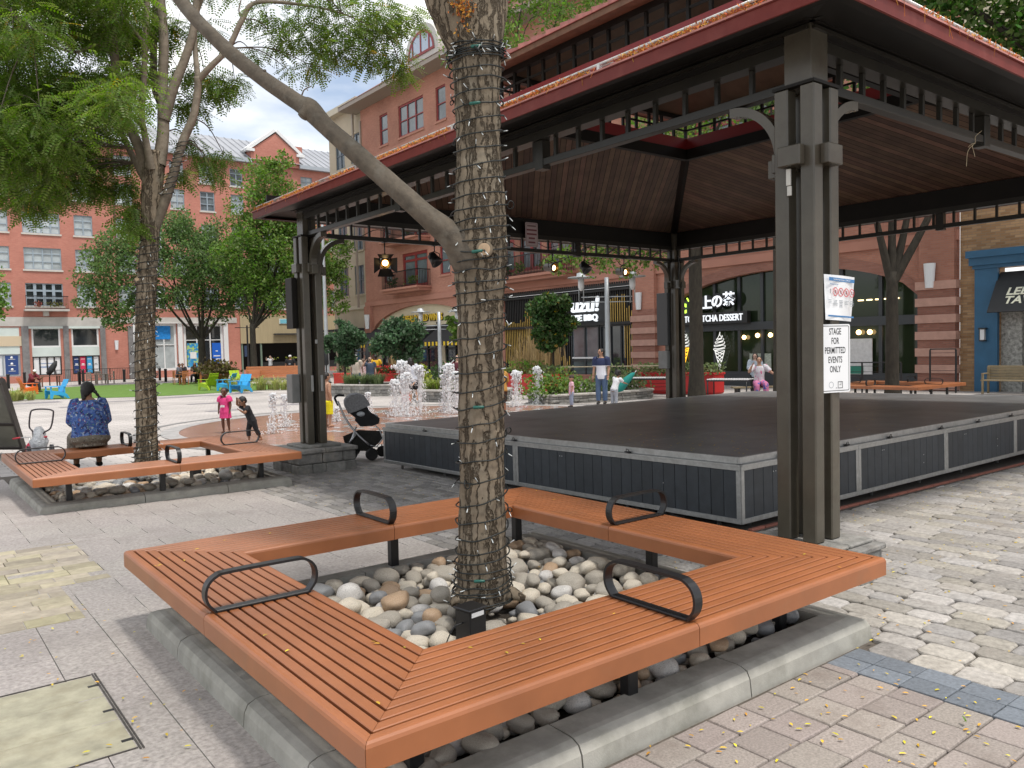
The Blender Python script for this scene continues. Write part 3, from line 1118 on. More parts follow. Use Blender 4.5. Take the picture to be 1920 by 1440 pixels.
def light_string(label, path, radii, turns, start, end, nbulb, loc_seed, group=None, clips=0, wr=.0042, per=40):
 """A wire wound up a trunk with bulbs sticking out of it."""
 rs = random.Random(loc_seed)
 P = np.array(path)
 k = len(P)
 t = thing('string_lights', label, 'string lights', tuple(P[0]), 0, group)
 org = P[0]
 N = int(turns * per)
 pts = []
 for i in range(N + 1):
  u = start + (end - start) * i / N
  f = u * (k - 1)
  a = min(int(f), k - 2)
  c = P[a] + (P[a + 1] - P[a]) * (f - a)
  r = np.interp(f, range(k), radii)
  ang = 2 * math.pi * turns * i / N
  q = Vector((i * .09, loc_seed, 0))
  rr = r * 1.07 + .008 + .006 * mnoise.noise(q)
  z = .026 * mnoise.noise(Vector((i * .045, loc_seed + 9, 0))) + .014 * math.sin(ang + 1) + .012 * mnoise.noise(Vector((i * .3, loc_seed, 4)))
  pts.append(np.array((c[0] + rr * math.cos(ang), c[1] + rr * math.sin(ang), c[2] + z)) - org)
 mb = MB()
 mb.tube(pts, wr, 5, 0)
 for i in range(max(2, nbulb // 12)):
  j = rs.randrange(5, N - 5)
  c = pts[j]
  ax = P[min(int((start + (end - start) * j / N) * (k - 1)), k - 1)] - org
  out = Vector((c[0] - ax[0], c[1] - ax[1], 0)).normalized()
  lr = rs.uniform(.012, .024)
  side = Vector((-out.y, out.x, 0))
  mb.tube([Vector(c) + out * (lr + lr * math.cos(a)) * .9 + Vector((0, 0, 1)) * lr * math.sin(a) + side * .01 * math.sin(a * .5) for a in np.linspace(math.pi, 3 * math.pi, 11)], wr * .8, 4, 0, caps=False)
 mb.build('wire', WIRE, t)
 mb = MB()
 for i in range(nbulb):
  j = min(N - 1, int((i + rs.random() * .6) / nbulb * N))
  c = Vector(pts[j])
  fidx = min(int((start + (end - start) * j / N) * (k - 1)), k - 1)
  ax = Vector(P[fidx] - org)
  out = Vector((c.x - ax.x, c.y - ax.y, 0)).normalized()
  d = (out * rs.uniform(.4, 1.0) + Vector((rs.uniform(-.6, .6), rs.uniform(-.6, .6), rs.uniform(-1.3, .7)))).normalized()
  a = c + out * .003
  L = wr * 7.5
  mb.tube([a, a + d * L * .5], wr * .95, 6, 1)
  mb.tube([a + d * L * .5, a + d * L * 1.25, a + d * L * 1.4], [wr * .62, wr * .62, wr * .2], 6, 0)
 b = mb.build('bulbs', [BULB, WIRE], t)
 tag(b, kind='stuff')
 for i in range(clips):
  j = int((i + .5) / clips * N)
  c = Vector(pts[j])
  jj = min(range(max(0, j - per // 2), min(N, j + per // 2)), key=lambda q: np.dot(pts[q], FW))
  c = Vector(pts[jj])
  tgt = Vector(pts[min(jj + 1, N)] - pts[max(jj - 1, 0)]).normalized()
  m2 = MB()
  m2.tube([c - tgt * .03, c - tgt * .026, c + tgt * .026, c + tgt * .03], [.004, .009, .008, .004], 8, 0)
  m2.build('plug_clip', CLIP, t)
 return t
# ---------------------------------------------------------------- the near tree
def V3(x, y, d):
 return np.array(at_depth(x, y, d))
t = thing('tree', 'rough-barked tree rising from the near slatted bench, its trunk wound with dark light strings', 'tree', (NEAR_TREE[0], NEAR_TREE[1], 0))
org = np.array((NEAR_TREE[0], NEAR_TREE[1], 0))
D0 = 4.44
trunk_path = [V3(905, 1125, D0), V3(905, 1085, D0), V3(904, 1010, D0), V3(903, 850, D0), V3(902, 700, D0), V3(900, 560, D0), V3(901, 470, D0), V3(899, 380, D0), V3(897, 250, D0), V3(894, 140, D0), V3(893, 70, D0), V3(893, 20, D0)]
tr = [.160, .142, .131, .124, .124, .128, .150, .138, .118, .134, .135, .10]
mb = MB()
P, rr = limb(mb, [p - org for p in trunk_path], tr, n=72, rough=.075, per=12, flute=.03, seed=3)
trunk_P = [p + org for p in P]
trunk_r = rr
limb(mb, [V3(887, 118, D0) - org, V3(864, 60, D0 - .03) - org, V3(838, 0, D0 - .06) - org, V3(818, -60, D0 - .1) - org, V3(780, -200, D0 - .3) - org, V3(740, -420, D0 - .4) - org], [.10, .112, .112, .104, .09, .07], n=40, rough=.08, seed=8)
limb(mb, [V3(897, 100, D0) - org, V3(908, 30, D0 + .02) - org, V3(914, -20, D0 + .05) - org, V3(925, -120, D0 + .15) - org, V3(960, -330, D0 + .3) - org, V3(985, -520, D0 + .3) - org], [.13, .122, .115, .105, .09, .07], n=40, rough=.08, seed=12)
limb(mb, [V3(905, 1128, D0) - org, V3(948, 1112, D0 - .03) - org, V3(985, 1122, D0 - .05) - org], [.07, .05, .015], n=16, rough=.1)
limb(mb, [V3(890, 1115, D0) - org, V3(862, 1122, D0 - .08) - org, V3(845, 1135, D0 - .1) - org], [.07, .045, .012], n=16, rough=.1)
mb.build('trunk', BARK, t)
mb = MB()
bp = [(903, 508, D0, .135), (882, 482, D0 - .03, .118), (860, 457, D0 - .05, .094), (838, 436, D0 - .07, .072), (795, 400, D0 - .09, .059), (735, 347, D0 - .06, .054), (665, 285, D0, .052), (612, 238, D0 + .05, .050), (580, 205, D0 + .08, .060), (560, 193, D0 + .1, .048), (500, 152, D0 + .16, .044), (430, 97, D0 + .24, .041), (362, 30, D0 + .32, .040), (318, -30, D0 + .4, .036), (270, -120, D0 + .5, .03)]
limb(mb, [V3(x, y, d) - org for x, y, d, r in bp], [b[3] for b in bp], n=28, rough=.05, per=8, seed=20)
limb(mb, [V3(578, 205, D0 + .06) - org, V3(566, 220, D0 + .05) - org], [.04, .026], n=14, rough=.1)
limb(mb, [V3(566, 178, D0 + .1) - org, V3(571, 168, D0 + .1) - org, V3(583, 162, D0 + .1) - org], [.005, .004, .003], n=6, rough=0)
limb(mb, [V3(497, 140, D0 + .16) - org, V3(496, 131, D0 + .14) - org], [.012, .009], n=8, rough=0)
mb.build('branch', BARK_S, t)
mb = MB()
c = V3(908, 468, D0 - .150) - org
ax = Vector(-FW + RT * .05)
ax.normalize()
q = ax.to_track_quat('Z', 'Y').to_matrix().to_4x4()
q.translation = Vector(c)
mb.lathe([(.055, -.05), (.047, .0), (.045, .016), (.036, .02)], 20, mat=1, M=q)
mb.lathe([(.036, .019), (.030, .0205), (.001, .0206)], 20, mat=0, M=q)
mb.build('sawn_stub', [CUTWOOD, BARK], t)
mb = MB()
cs, ds = [], []
for k in range(1500):
 a = random.uniform(0, 6.28)
 r = 3.2 * math.sqrt(random.random())
 z = random.uniform(5.6, 7.6) - .10 * r
 cs.append((r * math.cos(a) - .2, r * math.sin(a) - .3, z))
 ds.append((math.cos(a + random.uniform(-1, 1)), math.sin(a + random.uniform(-1, 1)), 0))
fronds(mb, cs, ds, 1.3, pairs=6)
mb.build('crown', [LOCUST], t)
mb = MB()
for k in range(9):
 a = k * .7
 limb(mb, [(0.05, .05, 4.0), (.6 * math.cos(a), .6 * math.sin(a), 5.2), (1.7 * math.cos(a), 1.7 * math.sin(a), 6.1), (2.9 * math.cos(a + .2), 2.9 * math.sin(a + .2), 6.5)], [.07, .05, .03, .01], n=8, rough=0)
mb.build('limb', BARK_S, t)
k0 = [p for p in trunk_P if p[2] > .12]
r0 = list(trunk_r[len(trunk_P) - len(k0):])
light_string('dark wire light string wound round the trunk of the near tree, many clear bulbs', k0[::4], r0[::4], 44, 0.0, .87, 150, 5, clips=4, per=30)
light_string('tangle of light string gathered just below the fork of the near tree', k0[::4], r0[::4], 5, .845, .885, 40, 15, clips=1)
mb = MB()
cs = [np.array(V3(random.gauss(868, 10), random.uniform(-4, 60) if random.random() < .35 else random.gauss(12, 7), D0 - .165)) + RNG.normal(0, .012, 3) for _ in range(170)]
leaves(mb, cs, .022, 0, aspect=.7)
tag(mb.build('caught_leaves', pm('orange dry leaflets', (.50, .20, .03), .7, var=.4, hue=.03)), 'clump of dry orange leaflets caught in the fork of the near tree', 'leaf litter', kind='stuff')
# ---------------------------------------------------------------- the left tree
t = thing('tree', 'many-stemmed locust tree with feathery leaves, growing from the bench with the seated woman', 'tree', (LEFT_TREE[0], LEFT_TREE[1], LZ))
org = np.array((LEFT_TREE[0], LEFT_TREE[1], LZ))
D1 = .614 * LEFT_TREE[0] + .789 * LEFT_TREE[1]
lp = [(275, 885, .165), (275, 862, .142), (275, 800, .126), (273, 700, .124), (272, 600, .122), (276, 520, .118), (281, 440, .115), (284, 380, .124), (287, 320, .135), (289, 285, .125)]
lt_path = [V3(x, y, D1) for x, y, r in lp]
mb = MB()
P, rr = limb(mb, [p - org for p in lt_path], [a[2] for a in lp], n=48, rough=.08, per=9, flute=.03, seed=31)
lt_P, lt_r = [p + org for p in P], rr
mb.build('trunk', BARK, t)
LIMBS = [
 [(274, 320, 0, .075), (262, 280, -.1, .066), (242, 235, -.15, .060), (222, 170, -.2, .056), (214, 90, -.25, .050), (211, 20, -.3, .046), (205, -80, -.4, .04)],
 [(284, 318, -.12, .05), (271, 250, -.2, .040), (266, 215, -.2, .037), (270, 140, -.22, .036), (273, 60, -.2, .034), (278, -30, -.2, .03)],
 [(298, 310, 0, .085), (306, 250, .05, .074), (305, 170, .1, .066), (307, 80, .1, .06), (300, -20, .15, .054)],
 [(308, 225, .05, .07), (325, 165, .05, .062), (345, 115, .1, .056), (362, 60, .15, .050), (370, -10, .2, .045)],
 [(292, 430, .0, .05), (312, 370, -.05, .062), (330, 310, -.05, .056), (343, 265, 0, .054), (362, 220, .05, .05), (370, 175, .1, .046), (371, 145, .1, .05)],
 [(372, 150, .1, .044), (395, 125, .1, .040), (428, 90, .15, .036), (455, 35, .2, .036), (480, 5, .3, .028), (560, 8, .5, .02), (640, 25, .7, .012), (720, 60, .9, .006)],
 [(371, 145, .1, .04), (366, 90, .2, .032), (368, 30, .25, .03), (390, -30, .3, .025)],
 [(276, 345, .1, .05), (255, 305, .1, .044), (235, 265, .1, .036), (216, 220, .15, .032), (210, 180, .15, .03)],
 [(208, 205, .15, .028), (190, 180, .1, .024), (165, 170, .0, .022), (150, 190, -.1, .016), (130, 215, -.15, .010)],
 [(300, 190, .3, .055), (290, 160, .4, .05), (288, 90, .5, .045), (292, 0, .6, .04)],
 [(213, 110, -.25, .036), (200, 70, -.3, .034), (190, 40, -.4, .03), (175, -20, -.5, .02)],
 [(212, 100, -.2, .03), (180, 85, -.4, .022), (140, 98, -.6, .016), (90, 80, -.8, .012), (40, 40, -1.0, .008), (5, 0, -1.2, .006)],
 [(268, 80, -.2, .026), (250, 55, -.3, .02), (228, 30, -.4, .016), (210, 0, -.5, .012)],
 [(140, 98, -.6, .012), (100, 60, -.9, .010), (60, 65, -1.2, .008), (20, 20, -1.4, .006)],
 [(455, 35, .2, .016), (448, 20, .2, .010), (452, 0, .2, .008)],
]
for li, Lm in enumerate(LIMBS):
 mb = MB()
 limb(mb, [V3(x, y, D1 + d) - org for x, y, d, r in Lm], [a[3] for a in Lm], n=16 if li < 5 else 10, rough=.05, per=6, seed=li)
 mb.build('limb', BARK_L, t)
mb = MB()
c = V3(258, 525, D1 - .11) - org
q = Vector((-.5, -.75, .35)).normalized().to_track_quat('Z', 'Y').to_matrix().to_4x4()
q.translation = Vector(c)
mb.lathe([(.06, -.07), (.045, .0), (.043, .02), (.03, .024)], 16, mat=1, M=q)
mb.lathe([(.03, .0235), (.02, .0245), (.001, .0246)], 16, mat=0, M=q)
mb.build('sawn_stub', [CUTWOOD, BARK], t)
CL = []
for _ in range(125):
 x = random.uniform(-90, 250)
 y = random.uniform(-90, 330)
 if x > 150 and y > 240:
  continue
 CL.append((x, y, random.uniform(-1.6, 1.8), .38, 60))
for x, y, d, r, n in ((20, 350, .2, .34, 110), (60, 375, .5, .30, 100), (100, 350, -.2, .34, 110), (150, 340, .3, .30, 90), (190, 350, .2, .22, 55), (170, 300, .6, .30, 80), (30, 280, .8, .4, 120), (110, 270, .4, .4, 110),
                      (240, 395, -.1, .16, 40), (252, 425, -.2, .13, 34), (235, 345, .2, .2, 46), (225, 300, .5, .22, 50), (262, 380, .3, .12, 22), (338, 325, .3, .14, 26), (385, 300, .5, .18, 30), (405, 325, .6, .13, 22), (360, 270, .6, .18, 30), (420, 290, .7, .14, 16),
                      (410, 165, .4, .22, 46), (385, 140, .5, .2, 40), (440, 150, .6, .2, 30), (360, 190, .5, .2, 34), (335, 130, .7, .26, 44), (330, 60, .7, .3, 60), (380, 50, .6, .24, 34), (250, 130, .6, .3, 60), (245, 60, .5, .3, 66), (290, 40, .6, .3, 50), (330, 200, .6, .2, 30),
                      (500, 30, .5, .28, 52), (560, 60, .6, .30, 60), (610, 90, .7, .30, 66), (650, 60, .7, .34, 80), (690, 100, .8, .30, 66), (720, 50, .8, .34, 70), (745, 110, .9, .24, 46), (755, 140, .9, .14, 22), (520, 80, .5, .20, 24), (590, 125, .7, .16, 22), (475, 100, .4, .14, 14), (700, 20, .9, .4, 90), (600, 10, .7, .4, 70),
                      (760, 30, 1.0, .26, 40), (540, 130, .6, .12, 10), (400, -40, .4, .4, 60), (500, -60, .6, .5, 80), (620, -60, .8, .5, 90), (300, -60, .4, .5, 80)):
 CL.append((x, y, d, r, n))
cs, ds, tw = [], [], MB()
LPTS = [V3(x, y, D1 + d) for Lm in LIMBS for x, y, d, r in Lm]
for x, y, d, r, n in CL:
 c = V3(x, y, D1 + d)
 src = min(LPTS, key=lambda q: np.linalg.norm(q - c) + (0 if q[2] < c[2] + .4 else .4))
 if np.linalg.norm(src - c) < 1.9 and not (y < 20 and x < 200):
  mid = (src + c) / 2 + np.array((0, 0, .12))
  limb(tw, [src - org, mid - org, c - org], [.011, .008, .004], n=5, rough=0, per=4)
 for _ in range(int(n * (1.75 if x < 260 else 1.9))):
  p = RNG.normal(0, 1, 3)
  p = p / np.linalg.norm(p) * r * random.random() ** .5
  p[2] *= .7
  cs.append(c + p - org)
  ds.append((p[0] + random.gauss(0, .2), p[1] + random.gauss(0, .2), p[2] * .3))
 for _ in range(max(2, n // 22)):
  e = c + RNG.normal(0, 1, 3) * r * .55
  limb(tw, [c - org, (c + e) / 2 + np.array((0, 0, .03)) - org, e - org], [.004, .003, .002], n=4, rough=0, per=3)
tw.build('twigs', BARK_S, t)
mb = MB()
cs, ds = np.array(cs), np.array(ds)
yel = RNG.random(len(cs)) < .018
fronds(mb, cs[~yel], ds[~yel], 1.0, 0)
fronds(mb, cs[yel], ds[yel], .9, 1, pairs=7)
mb.build('crown', [LOCUST, LOCUST_Y], t)
k1 = [p for p in lt_P if p[2] > LZ + .1]
r1 = list(lt_r[len(lt_P) - len(k1):])
light_string('dark wire light string wound thickly round the trunk of the left locust tree', k1[::3], r1[::3], 34, 0.0, .66, 150, 25, wr=.0058)
w5 = [V3(x, y, D1 + d) for x, y, d, r in LIMBS[4]][1:4]
w5 = spline(w5, 6)
light_string('short light string wound round the right-hand stem of the locust tree', w5, [.058] * len(w5), 12, 0, 1, 30, 35, wr=.0055)
# ---------------------------------------------------------------- round-headed trees of the square
def broad_tree(name, label, base, trunk_h, trunk_r, blobs, n, size, mat, cat='tree', bark=None, group=None, limbs=5, lean=(0, 0), lk=1.0, rough=.06, hollow=.40, yl=0.0, aspect=1.0):
 """blobs: list of (dx, dy, z, r) crown masses in metres above the base."""
 t = thing(name, label, cat, base, 0, group)
 bark = bark or BARK_D
 mb = MB()
 top = np.array((lean[0], lean[1], trunk_h))
 limb(mb, [(0, 0, -.1), (0, 0, trunk_h * .12), top * .55, top], [trunk_r * 1.35, trunk_r, trunk_r * .88, trunk_r * .8], n=16, rough=rough, per=5)
 mb.build('trunk', bark, t)
 bl = sorted(blobs, key=lambda b: -b[3])
 mb = MB()
 for k, (dx, dy, z, r) in enumerate(bl[:max(limbs, 1) * 2]):
  e = np.array((dx, dy, z))
  m = top * .5 + e * .5 + np.array((0, 0, -.12 * abs(z - trunk_h)))
  limb(mb, [top * .9, m, e, e + np.array((dx, dy, 1.0)) * .25 * r], [trunk_r * .36 * lk, trunk_r * .22 * lk, trunk_r * .11 * lk, .01], n=8, rough=.04, per=4)
 mb.build('limbs', bark, t)
 w = np.array([b[3] ** 2 for b in blobs])
 w = w / w.sum()
 pick = RNG.choice(len(blobs), n, p=w)
 B = np.array(blobs)[pick]
 d = RNG.normal(size=(n, 3))
 d /= np.linalg.norm(d, axis=1)[:, None]
 rad = B[:, 3] * (hollow + (1.16 - hollow) * RNG.random(n) ** .8)
 seeds = RNG.normal(size=(len(blobs), 26, 3))
 seeds /= np.linalg.norm(seeds, axis=2)[:, :, None]
 sd = seeds[pick, RNG.integers(0, 26, n)]
 d = d * .30 + sd * .95
 d /= np.linalg.norm(d, axis=1)[:, None]
 c = B[:, :3] + d * rad[:, None] * np.array((1, 1, .82))
 mb = MB()
 if yl:
  y = RNG.random(n) < yl
  leaves(mb, c[~y], size, 0, aspect=aspect)
  leaves(mb, c[y], size, 1, aspect=aspect)
  mb.build('crown', [mat, LOCUST_Y], t)
 else:
  leaves(mb, c, size, 0, aspect=aspect)
  mb.build('crown', [mat], t)
 return t
def sphere_blobs(n, rx, ry, z0, z1, r0, r1, seed):
 rs = random.Random(seed)
 out = []
 for i in range(n):
  z = rs.uniform(z0, z1)
  u = (z - z0) / (z1 - z0)
  k = math.sqrt(max(.05, 1 - (2 * u - .85) ** 2)) * (.5 + .5 * rs.random())
  a = rs.uniform(0, 6.28)
  out.append((rx * k * math.cos(a), ry * k * math.sin(a), z, rs.uniform(r0, r1)))
 return out
B = on_ground(338, 706)
bx, by_ = 18.3, 60.5          # the broad tree between lawn and far street
broad_tree('tree', 'broad dark green shade tree beyond the lawn, behind the wrapped trunk', (bx, by_, gz(bx, by_)), 3.2, .30,
           [(-6.2, .5, 7.6, 1.9), (-5.4, 0, 6.2, 1.7), (-6.9, .3, 5.6, 1.2), (-4.3, .5, 9.3, 2.2), (-5.6, 1, 9.0, 1.7), (-2.6, .3, 10.4, 2.2), (-.3, 0, 10.7, 2.3), (2.0, .3, 10.3, 2.3), (3.9, .4, 9.2, 2.1), (5.0, .2, 7.6, 1.9), (4.2, .3, 6.0, 1.7), (2.4, -.4, 6.6, 2.0), (.2, -.7, 7.3, 2.4), (-2.3, -.6, 7.2, 2.3), (-3.4, .2, 5.6, 1.5), (1.0, .3, 5.2, 1.3), (0, -1, 9, 2.4), (-5.6, .2, 4.6, 1.0), (3.2, -.4, 8.2, 2.0)],
           34000, .20, OAKG, limbs=4)
bx, by_ = 20.3, 55.5
broad_tree('tree', 'bright green tall tree beside the far pavilion post, in front of the brick gable', (bx, by_, gz(bx, by_)), 4.0, .24,
           [(0.68, 0, 12.08, 2.09), (2.38, 0.3, 12.72, 1.9), (1.34, 0, 14.16, 1.8), (2.96, 0, 11.44, 2.09), (4.29, 0.3, 12.08, 1.61), (0.39, -0.3, 10.48, 1.9), (2.48, -0.4, 9.68, 2.18), (4.19, 0, 9.68, 1.9), (-0.66, 0.3, 8.72, 1.8), (1.62, -0.6, 7.92, 2.18), (3.9, -0.2, 7.76, 2.09), (5.62, 0, 8.88, 1.61), (5.81, 0.2, 6.96, 1.52), (2.0, -0.3, 6.24, 1.8), (4.19, -0.2, 6.0, 1.52), (0.01, 0.4, 6.72, 1.52), (6.47, 0.2, 5.6, 1.04), (6.85, 0, 8.08, 0.95), (7.13, 0, 9.76, 0.85), (2.29, 0, 15.36, 1.04)],
           32000, .20, BRIGHT, limbs=6)
bx, by_ = 2.6, 46.0
broad_tree('tree', 'leafy street tree at the left edge beyond the lawn, partly out of frame', (bx, by_, gz(bx, by_)), 2.6, .16,
           [(.9, 0, 4.2, 1.0), (1.2, 0, 5.2, 1.0), (.3, 0, 6.3, 1.2), (.8, 0, 3.4, .8), (-.8, 0, 5, 1.4), (1.6, 0, 4.5, .6), (1.4, .1, 6.0, .7)], 5200, .2, BRIGHT, bark=BARK_D)
def px_tree(label, px, py, depth, w_px, h_px, trunk_base_py, n, size, mat, seed, yl=0.0, name='planter_tree', group='small trees in the planters', r=(.4, .7), trunk=.06, bark=None):
 """A small tree whose crown centre shows at (px, py) at that depth."""
 c = at_depth(px, py, depth)
 k = depth / FPX
 g = gz(c.x, c.y)
 rx, rz = w_px * k / 2, h_px * k / 2
 rs = random.Random(seed)
 blobs = [(0, 0, c.z - g, rx * .60)]
 for i in range(13):
  a, b = rs.uniform(0, 6.28), rs.uniform(-1, 1)
  q = math.sqrt(1 - b * b)
  kq = rs.uniform(.5, .86)
  blobs.append((rx * kq * q * math.cos(a), rx * kq * q * math.sin(a), c.z - g + rz * kq * b, rx * rs.uniform(.2, .44)))
 broad_tree(name, label, (c.x, c.y, g), max(.6, c.z - g - rz * .55), trunk, blobs, n, size, mat, limbs=4, group=group, bark=bark, yl=yl, aspect=1.15)
px_tree('round blue green planter tree nearest the far pavilion post', 645, 640, 37, 88, 92, 0, 4800, .17, BLUEG, 1)
px_tree('round blue green planter tree in front of the black awnings, above the tallest jets', 750, 640, 35, 92, 96, 0, 5000, .17, BLUEG, 2)
px_tree('round dense planter tree in front of the gold slatted shopfront', 1036, 603, 33, 100, 110, 0, 6600, .165, DARKG, 3, yl=.02)
px_tree('pale green loose planter tree just left of the near trunk', 862, 610, 40, 50, 100, 0, 1500, .18, BRIGHT, 4)
broad_tree('tree', 'slim wrapped tree behind the far corner post of the pavilion', (22.6, 18.4, gz(22.6, 18.4)), 8.2, .26,
           [(-1.1, .9, 5.0, .55), (-1.9, 1.5, 4.75, .6), (-2.8, 2.2, 4.8, .6), (-3.7, 2.9, 4.9, .55), (-2.4, 1.9, 5.5, .7), (-1.4, 1.1, 5.7, .7), (-.4, .4, 5.9, .7), (-3.3, 2.6, 5.6, .6), (0, 0, 9.5, 2.2), (1, -1, 10.5, 2)], 9000, .14, BRIGHT, bark=BARK_D, limbs=7)
broad_tree('tree', 'dark two-stemmed tree in the low bench behind the stage', (24.4, 12.3, gz(24.4, 12.3)), 3.9, .21, [(-.7, .6, 8.0, 1.4), (.8, -.6, 8.6, 1.6), (0, 0, 10, 1.8), (1.5, -2.0, 9.5, 2)], 2600, .18, BRIGHT, bark=BARK_D, limbs=2, lk=1.9)
tt = COL.objects[-1]
broad_tree('tree', 'mossy dark tree trunk just beside the near pavilion post, seen across the stage', (20.95, 14.0, gz(20.9, 14.0)), 7.5, .14, [(0, 0, 10, 2), (1, 1, 11, 2)], 1500, .2, DARKG, bark=BARK_D)
broad_tree('tree', 'feathery light green tree whose top shows above the pavilion roof', (21.05, 29.2, gz(21, 29)), 7.0, .2,
           [(1.6, -1.6, 15.79, 2.0), (0.17, 0.09, 15.38, 1.62), (2.9, -2.9, 17.17, 2.0), (2.12, -1.08, 18.0, 1.62), (3.81, -3.94, 16.35, 2.0), (4.85, -4.98, 18.0, 2.12), (6.02, -6.28, 17.31, 2.0), (0.82, -0.82, 17.04, 1.25)], 9000, .2, BRIGHT, bark=BARK_D, limbs=6, aspect=.7)
broad_tree('tree', 'big green tree above the right-hand roof edge of the pavilion', (22.6, 4.3, gz(22.6, 4.3)), 6.0, .25,
           [(-2.6, 3.9, 9.2, 1.8), (-3.2, 4.6, 10.0, 1.6), (-1.6, 2.6, 8.8, 1.6), (-2.0, 3.1, 9.5, 2.2), (-3.5, 4.5, 9.9, 1.9), (-0.5, 1.5, 9.2, 2.2), (-2.2, 3.4, 11.5, 2.2), (0.0, 1.1, 11, 2), (-4.6, 5.5, 11.2, 1.7), (-3.2, 4.6, 8.2, 1.6), (-1.2, 2.3, 7.6, 1.6), (0.6, 0.5, 8, 1.8)], 26000, .15, leaf_mat('rich green leaves', (.075, .15, .03), var=.5, hue=.03), bark=BARK_D, limbs=6)  # one green base colour, varied at random per leaf
# ---------------------------------------------------------------- the pavilion
BRONZE = pm('dark bronze painted steel', (.076, .067, .050), .27, noise=(1.3, .35), spec=.5, bump=(14, .06, .004), tint=(2.2, (.06, .045, .032), .52, .75))
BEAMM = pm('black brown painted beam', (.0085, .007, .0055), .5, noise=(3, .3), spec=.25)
FRIEZE = pm('shaded bronze ironwork', (.019, .017, .0125), .36, noise=(3, .3), spec=.4)  # bronze copy darkened, the shade under the roof is in its colour
REDP = pm('dark red painted metal', (.165, .030, .025), .5, noise=(6, .12), tint=(3, (.20, .055, .045), .55, .8), spec=.25)
PINKT = pm('faded red roof tile', (.46, .20, .175), .7, noise=(8, .25), var=.15)
PIPE = pm('grey pipe', (.58, .58, .57), .35, .4, noise=(10, .2))
SOFFIT = pm('brown soffit board', (.15, .085, .05), .7, noise=(6, .3), stretch=(1, 1, 1))
FIELD = pm('field stone', (.22, .215, .20), .9, noise=(9, .35), bump=(30, .8, .02), var=.3, hue=.02, tint=(5, (.33, .30, .26), .52, .75))
def plank_mat():
 m = pm('reddish brown ceiling planks', (.128, .071, .046), .6, noise=(3.0, .3), bump=(18, .2, .004), var=.34, hue=.012, stretch=(1, 1, 1), tint=(11, (.045, .02, .014), .66, .72))
 return m
CEIL = plank_mat()
PX0, PY0 = 5.71, 3.483
PK = .833                           # the pavilion is laid out at ground-level post feet, then drawn in to stand on its plinths
SPAN = 9.65
PCX, PCY = PX0 + .1775 + SPAN / 2, PY0 + .1775 + SPAN / 2
HP = SPAN / 2                       # half distance between post centres
pav = thing('pavilion', 'open square pavilion with bronze clustered posts and a red-edged roof over the stage', 'pavilion', (PCX, PCY, 0))
A_IN, A_OUT = HP - .03, HP + .12    # beam faces
EV = PCX - 5.2                      # eave half-size
Z_EB, Z_ET = 3.965, 4.085            # fascia bottom and top
OP = 2.35                           # half-size of the opening in the ceiling
Z_OP = 5.42
UEV = 2.72                          # upper eave
def quad_sides(fn, mb=None):
 for s in range(4):
  fn(Matrix.Rotation(math.pi / 2 * s, 4, 'Z'), s)
def post(sx, sy):
 cx, cy = sx * HP, sy * HP
 zb = 0.0
 g = CAM_H + (gz(PK * (PCX + cx), PK * (PCY + cy)) - CAM_H) / PK
 mb = MB()
 mb.bevbox((cx - .12, cy - .12, 3.60), (cx + .12, cy + .12, 4.32), .006)
 core = mb.build('post', BRONZE, pav)
 for dx in (-1, 1):
  for dy in (-1, 1):
   m = MB()
   m.bevbox((cx + dx * .115 - .0625, cy + dy * .115 - .0625, zb), (cx + dx * .115 + .0625, cy + dy * .115 + .0625, 3.60), .010)
   m.build('column', BRONZE, core)
 m = MB()
 m.box((cx - .03, cy - .03, zb), (cx + .03, cy + .03, 3.6))
 m.box((cx - .185, cy - .185, 3.601), (cx + .185, cy + .185, 3.625))
 m.build('post_core', BEAMM, core)
 for ax in (0, 1):
  for sgn in (-1, 1):
   m = MB()
   c = [cx, cy]
   lo, hi = [0, 0, 2.98], [0, 0, 3.135]
   lo[ax], hi[ax] = c[ax] + sgn * .178, c[ax] + sgn * .255
   if sgn < 0:
    lo[ax], hi[ax] = hi[ax], lo[ax]
   lo[1 - ax], hi[1 - ax] = c[1 - ax] - .10, c[1 - ax] + .10
   m.bevbox(lo, hi, .006)
   lo[ax], hi[ax] = sorted((c[ax] + sgn * .05, c[ax] + sgn * .177))
   lo[1 - ax], hi[1 - ax] = c[1 - ax] - .05, c[1 - ax] + .05
   m.box(lo, hi)
   m.build('tie_block', BRONZE, core)
 for ax in (0, 1):
  sg = -(sx, sy)[ax]
  m = MB()
  P = []
  for k in range(13):
   a = math.pi / 2 * k / 12
   r = .44
   u = .235 + .46 - r * math.cos(a)
   P.append((u, 3.10 + r * math.sin(a)))
  W, TH = .055, .075
  vs = []
  for i, (u, z) in enumerate(P):
   a = math.pi / 2 * i / 12
   nu, nz = -math.cos(a), math.sin(a)
   for (e, w) in ((0, -W), (0, W), (TH, W), (TH, -W)):
    p = [cx, cy, z + nz * e]
    p[ax] = (cx, cy)[ax] + sg * (u + nu * e)
    p[1 - ax] += w
    vs.append(tuple(p))
  f = []
  for i in range(12):
   for k in range(4):
    f.append((i * 4 + k, i * 4 + (k + 1) % 4, (i + 1) * 4 + (k + 1) % 4, (i + 1) * 4 + k))
  f += [(0, 1, 2, 3), (51, 50, 49, 48)]
  m.add(vs, f)
  lo, hi = [cx - W, cy - W, 2.95], [cx + W, cy + W, 3.10]
  lo[ax], hi[ax] = sorted(((cx, cy)[ax] + sg * .178, (cx, cy)[ax] + sg * .32))
  m.bevbox(lo, hi, .005)
  m.build('bracket', BRONZE, core)
 return core, g, zb
posts = {}
for sx in (-1, 1):
 for sy in (-1, 1):
  posts[(sx, sy)] = post(sx, sy)
